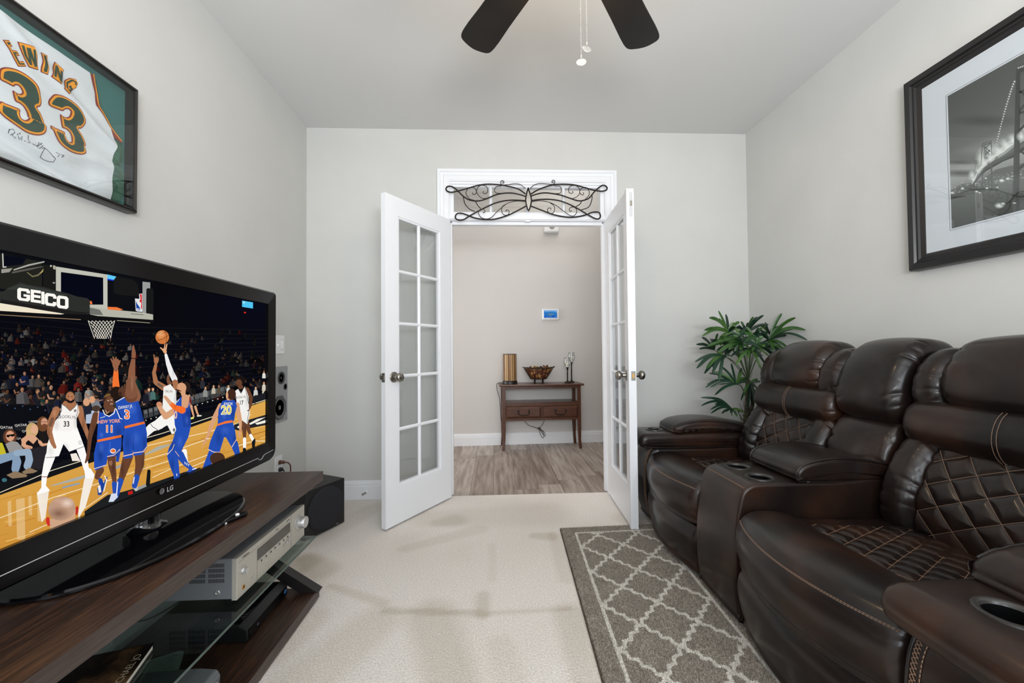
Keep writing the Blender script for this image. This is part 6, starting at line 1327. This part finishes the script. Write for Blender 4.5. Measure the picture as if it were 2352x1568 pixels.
# bright roadway glow and deck
b.poly('P', (245, 247, 245), [(180, 1090), (215, 1010), (262, 930), (300, 880), (380, 830), (450, 760), (540, 690), (545, 740), (440, 820), (330, 890), (240, 980), (190, 1080)], a=.85)
for x, y, r_ in ((200, 1040, 30), (240, 970, 40), (290, 905, 50), (340, 870, 54), (400, 800, 60), (460, 750, 64), (520, 710, 60), (590, 680, 60), (640, 640, 60)): b.glow('P', (255, 255, 255), x, y, r_, a=.75, n=12)
b.poly('P', (84, 86, 84), [(150, 1120), (190, 1075), (240, 1010), (290, 940), (360, 890), (450, 840), (540, 770), (620, 720), (800, 620), (800, 720), (620, 800), (530, 860), (440, 895), (380, 930), (300, 975), (260, 1010), (210, 1080), (170, 1125)]); b.poly('P', (50, 52, 50), [(230, 1040), (290, 970), (370, 915), (460, 875), (540, 830), (620, 770), (800, 680), (800, 712), (620, 796), (530, 856), (440, 893), (380, 928), (300, 973)])
for k in range(26): x = 385+k*9; y = 862-(k*9)*.52; b.line('P', (150, 152, 150), [(x, y), (x+1, y+24)], 2)
for q in ([(272, 990), (272, 1120)], [(348, 930), (350, 1110)]): b.line('P', (84, 86, 84), q, 11)
for q in ([(278, 1000), (344, 1040)], [(344, 960), (282, 1040)], [(280, 1045), (346, 1090)], [(346, 1040), (284, 1100)]): b.line('P', (92, 94, 92), q, 4)
b.line('P', (70, 72, 70), [(170, 1125), (400, 1125)], 7)
# hanger lines and strung lights
for k in range(16): x = 540-k*9; b.line('P', (132, 134, 132), [(x, 250+k*34), (x, 700+k*6)], 1.2, a=.6)
for k in range(26):
    t = k/25; x = 536-150*t**.85; y = 240+510*t; b.glow('P', (255, 255, 255), x, y, 11-3*t, a=1, n=8)
# near tower
b.grad('P', [(54, 56, 54), (48, 50, 48), (64, 66, 64), (70, 72, 70)], [(548, 140), (584, 125), (575, 1170), (520, 1170)])
b.poly('P', (52, 54, 52), [(556, 120), (640, 84), (900, -40), (900, 40), (640, 150), (560, 172)]); b.grad('P', [(60, 62, 60), (54, 56, 54), (64, 66, 64), (70, 72, 70)], [(760, 40), (810, 20), (800, 1100), (740, 1110)])
for q in ([(575, 330), (760, 250)], [(575, 500), (760, 430)], [(575, 320), (760, 440)], [(575, 480), (760, 260)], [(575, 640), (760, 450)], [(575, 950), (770, 790)], [(575, 800), (770, 950)]): b.line('P', (58, 60, 58), q, 18)
for k in range(14): b.glow('P', (255, 255, 255), 568+k*16, 128-k*6, 10, a=.9, n=8)
b.glow('P', (255, 255, 255), 590, 690, 46, a=.8); b.poly('P', (54, 56, 54), [(520, 1160), (600, 1150), (640, 1230), (500, 1230)])
b.build('photograph_print', vcol_mat('photo_print', rough=.35, alpha=True), BF)
obj('glass', bx(XR-.036, XR-.0345, iy0-.01, iy1+.01, iz0-.01, iz1+.01), glass_m, BF)
# ================================================================ CEILING FAN
FC = Vector((.238, 1.11, 0))
FN = thing('ceiling_fan', 'ceiling fan with dark paddle blades and two beaded pull chains', 'ceiling fan', (FC.x, FC.y, 2.7365), world=True)
bronze = mat('fan_dark_bronze', L(40, 34, 30), .4, .6); blade_m = mat('fan_blade_dark_wood', L(23, 20, 18), .42, noise_=(L(29, 25, 22), 8, (1, 1, 1), .4, .6), spec=.35)
bm = new_bm(); lathe(bm, [(0, 2.736), (.07, 2.736), (.068, 2.70), (.02, 2.685), (.014, 2.68), (.014, 2.54), (.03, 2.53)], (FC.x, FC.y, 0), 'Z', 32); bmesh.ops.recalc_face_normals(bm, faces=bm.faces); obj('canopy_and_rod', bm, bronze, FN, smooth=True, angle=35)
bm = new_bm(); lathe(bm, [(.03, 2.53), (.09, 2.52), (.115, 2.48), (.115, 2.40), (.095, 2.37), (.06, 2.36), (.055, 2.32), (.075, 2.31), (.075, 2.29), (0, 2.29)], (FC.x, FC.y, 0), 'Z', 36); bmesh.ops.recalc_face_normals(bm, faces=bm.faces); obj('motor_housing', bm, bronze, FN, smooth=True, angle=35)
bm = new_bm(); lathe(bm, [(.066, 2.292), (.085, 2.285), (.098, 2.262), (.092, 2.235), (.06, 2.215), (0, 2.208)], (FC.x, FC.y, 0), 'Z', 36)
gb = mat('lit_frosted_bowl', L(250, 236, 210), .5, emit=(L(255, 220, 170), 2.2)); obj('light_bowl', bm, gb, FN, smooth=True)
bz = 2.352
def blade(ang, R, name='blade'):
    Mx = Matrix.Translation((FC.x, FC.y, bz)) @ Matrix.Rotation(ang, 4, 'Z')
    half = [(.17, .045), (.20, .056), (.30, .061), (.45, .066), (R-.09, .071), (R-.045, .070), (R-.018, .058), (R-.004, .035), (R, .0)]
    e_ = catmull([(R-.10, .0715, 0), (R-.05, .0715, 0), (R-.022, .064, 0), (R-.008, .04, 0), (R, 0, 0), (R-.008, -.04, 0), (R-.022, -.064, 0), (R-.05, -.0715, 0), (R-.10, -.0715, 0)], 4)
    o_ = half[:4]+[(v.x, v.y) for v in e_]+[(x, -w_) for x, w_ in reversed(half[:4])]
    bm = new_bm(); top = [bm.verts.new(Mx @ Matrix.Rotation(radians(7), 4, 'X') @ Vector((x, y, .003))) for x, y in o_]; bot = [bm.verts.new(Mx @ Matrix.Rotation(radians(7), 4, 'X') @ Vector((x, y, -.003))) for x, y in o_]
    bm.faces.new(top[::-1]); bm.faces.new(bot)
    for i in range(len(o_)): bm.faces.new((top[i], top[(i+1) % len(o_)], bot[(i+1) % len(o_)], bot[i]))
    bmesh.ops.recalc_face_normals(bm, faces=bm.faces); bl = obj(name, bm, blade_m, FN, bevel=.0015)
    bm = new_bm(); vs = box(bm, .09, .235, -.02, .02, -.010, -.004, Mx=Mx); obj('blade_iron', bm, bronze, bl, bevel=.002)
a0 = radians(52.5)
for k, an in enumerate((52.0, 120.5, 192, 264, 336)): blade(radians(an), .655 if k == 0 else .635)
chain_m = mat('chain_beads', L(214, 210, 204), .3, .6); silver_charm = mat('silver_charm', L(178, 178, 174), .4, .5, bump=[(300, .6, .002, W1, 'N')])
def chain(px, py, Y, z1, tilt, cx):
    b_ = onp(px, py, 1, Y); x = b_.x; z = b_.z; bm = new_bm(); n = int((z1-z)/.0052)
    for k in range(n):
        zz = z+.010+k*.0052
        bmesh.ops.create_icosphere(bm, subdivisions=1, radius=.0017, matrix=Matrix.Translation((x, Y, zz)))
    ch = obj('bead_chain', bm, chain_m, FN, kind='stuff')
    bm = new_bm(); lathe(bm, [(0, -.0012), (.014, -.0012), (.015, 0), (.014, .0012), (0, .0012)], (0, 0, 0), 'Z', 20)
    bmesh.ops.transform(bm, matrix=Matrix.Translation((x, Y, z-.008)) @ Matrix.Rotation(tilt, 4, 'Y') @ Matrix.Rotation(radians(62), 4, 'X') @ Matrix.Scale(1.15, 4, (0, 1, 0)), verts=bm.verts)
    c = obj('pull_charm', bm, silver_charm, FN, smooth=True, angle=40)
    bm = new_bm(); lathe(bm, [(.0024, 0), (.0024, .010)], (x, Y, z+.004), 'Z', 8); obj('chain_clasp', bm, silver_charm, c)
chain(1335, 137, 1.20, 2.30, radians(-38), 0); chain(1348, 107, 1.205, 2.30, radians(28), 0)

# ================================================================ WROUGHT IRON BUTTERFLY SCROLL over the transom
ZONES['S'] = (980, 370, 5.113)
SCR = thing('iron_wall_scroll', 'dark wrought-iron butterfly scroll with a small diamond mirror, mounted over the transom window', 'wall decoration', (.256, YB-.03, 2.06), world=True)
SY = YB-.034
def sp(x, y): return onp(980+x/5.113, 370+y/5.113, 1, SY)
def scr(lst, r, nm):
    bm = new_bm()
    for l in lst: tube(bm, catmull([sp(*q) for q in l], 7), r, 7)
    return obj(nm, bm, iron_m, SCR, smooth=True)
for l in ([(1160, 385), (1080, 330), (980, 300), (860, 278), (720, 270), (600, 285), (480, 320), (370, 350), (290, 365), (240, 350), (228, 320), (250, 296), (300, 300), (350, 335), (400, 385), (440, 420), (500, 455), (590, 468), (680, 450), (800, 400), (900, 378), (1000, 375), (1090, 392), (1165, 415)],
          [(1225, 385), (1300, 340), (1400, 300), (1500, 275), (1620, 270), (1740, 280), (1870, 315), (1980, 345), (2060, 352), (2105, 340), (2120, 318), (2100, 290), (2060, 285), (2010, 320), (1960, 370), (1910, 430), (1850, 458), (1780, 465), (1680, 435), (1580, 400), (1470, 380), (1380, 372), (1300, 385), (1228, 408)],
          [(1160, 465), (1040, 458), (920, 465), (800, 495), (700, 540), (600, 590), (500, 645), (430, 688), (370, 690), (338, 665), (350, 622), (400, 610), (470, 630), (560, 665), (680, 685), (800, 680), (940, 640), (1060, 585), (1165, 528)],
          [(1232, 462), (1330, 450), (1440, 448), (1560, 465), (1660, 500), (1760, 550), (1880, 620), (1960, 665), (2010, 678), (2040, 655), (2030, 610), (1990, 596), (1930, 605), (1850, 635), (1740, 655), (1640, 655), (1500, 630), (1360, 580), (1225, 528)]):
    scr([l], .0052, 'scroll_bar')
scr([[(430, 420), (450, 500), (500, 560), (565, 590)], [(575, 475), (600, 520), (635, 558)]], .0034, 'brace_bar'); scr([[(1945, 405), (1935, 470), (1900, 540), (1815, 572)], [(1820, 470), (1800, 505), (1745, 540)]], .0034, 'brace_bar')
thin = [[(1160, 320), (1100, 275), (1030, 265), (960, 275), (890, 280), (868, 250), (885, 228), (908, 240), (902, 258), (888, 250)], [(1215, 320), (1260, 280), (1330, 262), (1400, 265), (1480, 272), (1508, 245), (1490, 222), (1472, 235), (1478, 252), (1492, 245)],
        [(560, 460), (500, 440), (462, 380), (480, 330), (520, 305), (565, 320), (585, 360), (570, 388), (545, 388), (538, 370)], [(715, 435), (650, 435), (595, 385), (590, 330), (625, 288), (680, 285), (715, 320), (712, 365), (685, 382), (662, 370), (668, 352)],
        [(880, 290), (820, 300), (796, 335), (810, 370), (850, 378), (930, 375)], [(1500, 290), (1560, 295), (1582, 330), (1570, 372), (1530, 380), (1440, 378)],
        [(1660, 432), (1730, 435), (1790, 390), (1795, 330), (1755, 288), (1700, 288), (1668, 320), (1672, 365), (1700, 380), (1718, 365), (1712, 350)], [(1860, 450), (1905, 400), (1905, 345), (1870, 308), (1825, 315), (1798, 350), (1808, 385), (1835, 395), (1845, 378), (1835, 368)],
        [(1165, 475), (1060, 468), (960, 490), (900, 530), (820, 600), (760, 660), (700, 678), (640, 660), (608, 610), (620, 575), (655, 562), (682, 580), (680, 602), (660, 602)], [(930, 505), (885, 540), (885, 600), (915, 632), (955, 628), (970, 595), (952, 574), (930, 578), (935, 595)],
        [(1235, 475), (1330, 465), (1430, 480), (1520, 520), (1600, 580), (1680, 635), (1730, 640), (1762, 600), (1755, 560), (1720, 538), (1685, 548), (1675, 575), (1690, 590), (1705, 580)], [(1450, 490), (1495, 525), (1500, 580), (1475, 612), (1435, 605), (1418, 575), (1432, 550), (1458, 552), (1458, 570)]]
for l in thin: scr([l], .0026, 'scroll_wire')
oval = [sp(*q) for q in ((1191, 330), (1170, 400), (1163, 460), (1175, 530), (1197, 580), (1218, 530), (1230, 460), (1220, 400))]
bm = new_bm(); tube(bm, catmull(oval, 4, True), .005, 7, closed=True); obj('mirror_rim', bm, iron_m, SCR, smooth=True)
bm = new_bm(); q = catmull(oval, 4, True); bm.faces.new([bm.verts.new(v) for v in q]); obj('mirror', bm, mat('small_mirror', L(200, 202, 204), .08, .8), SCR)
bm = new_bm(); tube(bm, catmull([sp(1182, 335), sp(1192, 312), sp(1201, 335)], 5), .0035, 6); obj('hanging_loop', bm, iron_m, SCR)
for x, y in ((330, 318), (2080, 345), (440, 660), (1960, 640)): bm = new_bm(); p = sp(x, y); tube(bm, [p, p+Vector((0, SY*0+.032, 0))], .002, 5)
# (spacers merged away: the scroll hangs on small pins)
    # ---
for x, y in ((300, 300), (2060, 285), (400, 610), (1990, 596)):
    p = sp(x, y); bm = new_bm(); tube(bm, [p, Vector((p.x, YB-.008, p.z))], .0022, 6); obj('mounting_pin', bm, iron_m, SCR)

# ================================================================ HALL THINGS
T = hall_thing('console_table', 'reddish walnut console table with two drawers, against the hall wall beyond the doors', 'console table', .49, 0)
sx0, sx1 = .062-.49, .918-.49; D = -.285
def tb(nm, x0, x1, y0, y1, z0, z1, par=T, m=walnut, bev=.002): return obj(nm, bx(x0, x1, y0, y1, z0, z1), m, par, bevel=bev)
bm = new_bm(); prism(bm, [(-.012, .684), (D-.018, .684), (D-.030, .690), (D-.030, .697), (D-.024, .7045), (-.012, .7045)], 'X', -.458, .458); obj('table_top', bm, walnut, T)
for x0, x1 in ((sx0, sx0+.035), (sx1-.035, sx1)):
    for y0, y1, out in ((D, D+.035, -1), (-.05, -.015, 1)):
        bm = new_bm(); sg = -1 if x0 < 0 else 1
        lv = [(.684, 0), (.22, 0), (.10, .002), (.0, .010)]; R = []
        for z, f in lv:
            t_ = .004 if z < .12 else 0
            R.append([bm.verts.new((x+(sg*f), y+out*f*.5, z)) for x, y in ((x0+t_, y0+t_), (x1-t_, y0+t_), (x1-t_, y1-t_), (x0+t_, y1-t_))])
        for a, b_ in zip(R, R[1:]):
            for i in range(4): bm.faces.new((a[i], a[(i+1) % 4], b_[(i+1) % 4], b_[i]))
        bm.faces.new(R[0]); bm.faces.new(R[-1]); bmesh.ops.recalc_face_normals(bm, faces=bm.faces); obj('leg', bm, walnut, T)
ix0, ix1 = sx0+.035, sx1-.035
tb('apron', ix0, ix1, D+.004, D+.022, .656, .684); tb('apron', ix0, ix1, -.034, -.018, .656, .684)
for x in (sx0+.006, sx1-.024): tb('side_rail', x, x+.018, D+.035, -.05, .655, .684); tb('side_panel', x, x+.018, D+.035, -.05, .318, .50)
tb('shelf', ix0, ix1, D+.012, -.02, .494, .507); tb('shelf_rail', ix0, ix1, D+.002, D+.02, .468, .500); tb('bottom_rail', ix0, ix1, D+.002, D+.02, .316, .342); tb('drawer_case', ix0, ix1, D+.024, -.02, .320, .344); tb('back_panel', ix0, ix1, -.034, -.02, .34, .494)
tb('divider', -.0095, .0095, D+.004, D+.02, .342, .468)
pull_m = mat('antique_bronze_pull', L(44, 36, 32), .4, .7)
for x0, x1 in ((ix0+.003, -.0115), (.0115, ix1-.003)):
    bm = new_bm(); z0, z1, yf = .345, .465, D-.006
    o_ = [(x0, z0), (x1, z0), (x1, z1), (x0, z1)]; i_ = [(x0+.018, z0+.018), (x1-.018, z0+.018), (x1-.018, z1-.018), (x0+.018, z1-.018)]
    A = [bm.verts.new((p[0], D+.02, p[1])) for p in o_]; B = [bm.verts.new((p[0], D+.003, p[1])) for p in o_]; C_ = [bm.verts.new((p[0], yf, p[1])) for p in i_]
    for P1, P2 in ((A, B), (B, C_)):
        for i in range(4): bm.faces.new((P1[i], P1[(i+1) % 4], P2[(i+1) % 4], P2[i]))
    bm.faces.new(A); bm.faces.new(C_); bmesh.ops.recalc_face_normals(bm, faces=bm.faces); dr = obj('drawer', bm, walnut, T)
    c = (x0+x1)/2; bm = new_bm()
    for sx in (-.056, .056):
        lathe(bm, [(.013, yf), (.012, yf-.004), (.006, yf-.006), (.006, yf-.016), (.009, yf-.019), (0, yf-.021)], (c+sx, 0, .422), 'Y', 14)
    tube(bm, catmull([(c-.056, yf-.012, .420), (c-.057, yf-.016, .395), (c-.04, yf-.018, .378), (c, yf-.018, .374), (c+.04, yf-.018, .378), (c+.057, yf-.016, .395), (c+.056, yf-.012, .420)], 5), .0042, 8); lathe(bm, [(0, -.008), (.006, -.004), (.006, .004), (0, .008)], (c, yf-.018, .374), 'X', 8) if False else None
    obj('pull_handle', bm, pull_m, dr, smooth=True, angle=40)
TZ = .705
# lamp
LM = hall_thing('table_lamp', 'cylindrical striped amber glass lamp on the left end of the hall console table', 'lamp', .156, .15, TZ)
bm = new_bm(); lathe(bm, [(0, 0), (.082, 0), (.082, .024), (.078, .030), (0, .030)], n=36); obj('base', bm, mat('lamp_black_base', L(22, 20, 20), .4), LM, smooth=True, angle=35)
cols_ = [L(196, 160, 110), L(228, 204, 160), L(150, 110, 70), L(236, 222, 190), L(176, 134, 84), L(210, 184, 140)]
gm = [mat('lamp_glass_%d' % i, c, .2, trans=.4, emit=(c, .08)) for i, c in enumerate(cols_)]
NS = 20
for k in range(NS):
    a, b_ = 2*pi*k/NS, 2*pi*(k+.93)/NS; r_ = .0735; bm = new_bm(); n = 3
    vs = [[bm.verts.new((rr_*cos(a+(b_-a)*j/n), rr_*sin(a+(b_-a)*j/n), z)) for j in range(n+1)] for rr_, z in ((r_, .03), (r_, .325), (r_-.003, .325), (r_-.003, .03))]
    for i in range(4):
        for j in range(n): bm.faces.new((vs[i][j], vs[i][j+1], vs[(i+1) % 4][j+1], vs[(i+1) % 4][j]))
    bmesh.ops.recalc_face_normals(bm, faces=bm.faces); obj('glass_strip', bm, gm[(k*5+k*k) % 6], LM)
bm = new_bm()
for k in range(NS): a = 2*pi*(k+.965)/NS; tube(bm, [(.073*cos(a), .073*sin(a), .03), (.073*cos(a), .073*sin(a), .325)], .0022, 5)
for z in (.032, .325): tube(bm, [(.074*cos(t), .074*sin(t), z) for t in [2*pi*i/36 for i in range(36)]], .003, 6, closed=True)
obj('lead_cames', bm, iron_m, LM)
bm = new_bm(); lathe(bm, [(.016, .03), (.016, .085), (.012, .09), (0, .09)], n=16); obj('bulb_socket', bm, mat('lamp_socket', L(30, 32, 36), .4), LM)
bm = new_bm(); lathe(bm, [(.010, .09), (.014, .12), (.015, .17), (.010, .2), (0, .205)], n=16); obj('bulb', bm, mat('amber_bulb', L(210, 160, 70), .2, emit=(L(255, 190, 90), .5)), LM, smooth=True)
# bowl with potpourri
BW = hall_thing('decorative_bowl', 'wide dark wire bowl on short legs, in the middle of the hall console table', 'bowl', .478, .15, TZ)
def oval_ring(rx, ry, z, n=32): return [(rx*cos(2*pi*k/n), ry*sin(2*pi*k/n), z+.006*(abs(cos(2*pi*k/n))**4)) for k in range(n)]
bm = new_bm(); tube(bm, oval_ring(.165, .095, .168), .005, 7, closed=True); tube(bm, oval_ring(.088, .052, .048), .005, 7, closed=True)
for s_ in (-1, 1): tube(bm, catmull([(s_*.158, -.03, .172), (s_*.176, -.02, .180), (s_*.18, 0, .182), (s_*.176, .02, .180), (s_*.158, .03, .172)], 5), .0042, 6)
for k in range(18):
    a = 2*pi*k/18; tube(bm, [(.165*cos(a), .095*sin(a), .168), (.13*cos(a), .077*sin(a), .11), (.088*cos(a), .052*sin(a), .048)], .0028, 5)
obj('wire_frame', bm, iron_m, BW, smooth=True)
for x, y in ((-.045, -.03), (.045, -.03), (-.045, .03), (.045, .03)): bm = new_bm(); lathe(bm, [(.006, 0), (.005, .046)], (x, y, 0), 'Z', 8); obj('leg', bm, iron_m, BW)
bm = new_bm(); rg = []
for (a_, b__, z) in ((.082, .047, .05), (.125, .072, .11), (.157, .09, .160)): rg.append([bm.verts.new((a_*cos(2*pi*k/32), b__*sin(2*pi*k/32), z)) for k in range(32)])
for a, b_ in zip(rg, rg[1:]):
    for k in range(32): bm.faces.new((a[k], a[(k+1) % 32], b_[(k+1) % 32], b_[k]))
bm.faces.new(rg[0][::-1]); obj('mosaic_liner', bm, mat('mosaic_bowl_glass', L(92, 52, 36), .2, noise_=(L(168, 124, 76), 22, W1, .5, .56)), BW)
PT = hall_thing('potpourri', 'brown, cream and dark red dried potpourri heaped in the hall table bowl', 'potpourri', .478, .15, TZ+.05); PT['kind'] = 'stuff'
rp = random.Random(4); pcs = [mat('potpourri_%d' % i, c, .8) for i, c in enumerate((L(120, 60, 40), L(206, 174, 120), L(70, 34, 28), L(150, 96, 56)))]
bms = [new_bm() for _ in pcs]
for k in range(120):
    t = rp.uniform(.1, 1); a = rp.uniform(0, 6.28); r_ = sqrt(rp.random()); z = .02+t*.112; sc_ = .062+.075*t
    bb = rp.choice(bms); v = bmesh.ops.create_icosphere(bb, subdivisions=1, radius=rp.uniform(.009, .018))['verts']
    bmesh.ops.transform(bb, matrix=Matrix.Translation((sc_*r_*cos(a)*1.0, sc_*.56*r_*sin(a), z*(1-.1*r_))) @ Matrix.Rotation(rp.uniform(0, 6), 4, (rp.random(), rp.random(), .3)) @ Matrix.Diagonal((1, .6, .45, 1)), verts=v)
bpy.data.objects.remove(PT)
allb = new_bm()
pot_me = bpy.data.meshes.new('potpourri'); tot = new_bm()
for i, bb in enumerate(bms):
    for f in bb.faces: f.material_index = i
    m_ = bpy.data.meshes.new('t'); bb.to_mesh(m_); bb.free(); n0 = len(tot.faces); tot.from_mesh(m_); bpy.data.meshes.remove(m_)
po = obj('potpourri', tot, pcs, label='brown, cream and dark red dried potpourri heaped in the hall table bowl', cat='potpourri', kind='stuff'); po.location = hp(.478, .15, TZ+.068); po.rotation_euler = (0, 0, HA)
# candle holders
wax = mat('cream_candle_wax', L(240, 236, 222), .5)
cg = thin_glass('candle_glass', (.97, .98, .98, 1), refl=2.2)
def candle(s, d, h_, lb):
    c = hall_thing('candle_holder', lb, 'candle holder', s, d, TZ, 'glass-topped candle holders on the hall table')
    bm = new_bm(); lathe(bm, [(0, 0), (.036, 0), (.036, .004), (.030, .009), (.012, .018), (.007, .03), (.0065, h_*.6), (.009, h_*.62), (.0065, h_*.65), (.006, h_-.03), (.012, h_-.025), (.009, h_-.012), (.016, h_-.004), (.018, h_), (0, h_)], n=24); obj('stem', bm, iron_m, c, smooth=True, angle=50)
    bm = new_bm(); lathe(bm, [(.010, h_), (.026, h_+.012), (.040, h_+.035), (.043, h_+.055), (.038, h_+.085), (.032, h_+.112), (.0305, h_+.112), (.036, h_+.085), (.041, h_+.055), (.038, h_+.036), (.024, h_+.014), (0, h_+.004)], n=32); obj('glass_cup', bm, cg, c, smooth=True)
    bm = new_bm(); lathe(bm, [(0, h_+.006), (.0175, h_+.006), (.0175, h_+.05), (0, h_+.052)], n=20); cd_ = obj('candle', bm, wax, c, smooth=True, angle=40)
    bm = new_bm(); tube(bm, [(0, 0, h_+.05), (.001, 0, h_+.06)], .0008, 5); obj('wick', bm, black_m, cd_)
candle(.796, .185, .172, 'shorter dark candle holder with clear glass cup, left of the taller one'); candle(.858, .12, .228, 'taller dark candle holder with clear glass cup on the hall console table')
# tablet, chime, cords
TB = hall_thing('wall_touchscreen', 'small white touchscreen panel with a blue picture on the hall wall above the console table', 'touchscreen', .645, 0, 1.483)
obj('case', rbox(-.099, .099, -.022, 0, -.062, .062, .006, 3), plate_m, TB, smooth=True, angle=40)
sv, sf_, sc_ = [], [], []
rt_ = random.Random(2); NXs, NZs = 100, 60
for j in range(NZs+1):
    for i in range(NXs+1): sv.append((-.080+.154*i/NXs, -.0226, -.042+.092*j/NZs))
for j in range(NZs):
    for i in range(NXs):
        x, z = i/NXs, j/NZs; n_ = noise.noise(Vector((x*5, z*6, 2))); n2 = noise.noise(Vector((x*14, z*14, 7)))
        c = (40+50*n_, 96+60*z+40*n_, 190+40*z)
        def mixc(c, d, t): t = max(0, min(1, t)); return tuple(a_*(1-t)+b2*t for a_, b2 in zip(c, d))
        n3 = noise.noise(Vector((x*9, z*8, 3))); ctr = max(0, 1-abs(x-.5)*3.2)
        c = mixc(c, (150, 186, 232), (z-.70)*5+n2*.5); c = mixc(c, (70, 110, 170), max(0, 1-abs(z-.6)*7)*(.6+n3)); c = mixc(c, (150, 150, 110), ctr*max(0, 1-abs(z-.42)*6)*(.9+n2*1.5)); c = mixc(c, (170, 196, 224), max(0, .25-z)*2*(n3+.4))
        b_ = j*(NXs+1)+i; sf_.append((b_, b_+1, b_+NXs+2, b_+NXs+1)); sc_ += list(L(*[max(0, min(255, q)) for q in c]))*4
me = bpy.data.meshes.new('screen'); me.from_pydata(sv, [], sf_); at = me.color_attributes.new('Col', 'FLOAT_COLOR', 'CORNER'); at.data.foreach_set('color', sc_); me.materials.append(vcol_mat('panel_screen', emission=.8)); so_ = bpy.data.objects.new('screen', me); COL.objects.link(so_); so_.parent = TB
obj('indicator', bx(-.070, -.054, -.0224, -.0218, -.053, -.050), mat('print_grey', L(120, 120, 124), .5), TB)
CH = hall_thing('door_chime', 'small rounded white box high on the hall wall, just under the door head', 'door chime', .664, 0, 2.515)
obj('case', rbox(-.086, .086, -.05, 0, -.085, .085, .018, 4), plate_m, CH, smooth=True, angle=40)
bm = new_bm(); lathe(bm, [(.034, -.050), (.034, -.052), (.031, -.052), (.031, -.050)], (0, 0, -.02), 'Y', 28); obj('round_grille', bm, mat('chime_grille', L(190, 188, 184), .5), CH)
cord_m = mat('black_cord', L(26, 25, 26), .55)
def hall_cord(lb, ls, r_=.0028):
    bm = new_bm()
    for l in ls: tube(bm, catmull([hp(*q) for q in l], 7), r_, 7)
    return obj('cable', bm, cord_m, smooth=True, label=lb, cat='cable')
hall_cord('black cord tied in a hanging bundle below the hall table drawers', [[(.30, .10, .314), (.36, .09, .235), (.43, .07, .205), (.488, .05, .185), (.53, .04, .22), (.56, .012, .27), (.565, .012, .314)], [(.486, .05, .186), (.505, .05, .12), (.53, .045, .075), (.547, .045, .085), (.535, .05, .14), (.49, .052, .186)], [(.488, .056, .186), (.52, .056, .14), (.555, .05, .095), (.562, .05, .118), (.54, .05, .15), (.49, .052, .184)], [(.47, .05, .175), (.49, .06, .196), (.51, .052, .178)]])
hall_cord('black lamp cord looping over the left end of the hall table', [[(.09, .14, .711), (.06, .15, .714), (.035, .16, .716), (.012, .17, .706), (.006, .19, .67), (.016, .2, .62), (.035, .12, .56), (.05, .012, .5), (.06, .012, .3), (.08, .012, .15)]], .003)
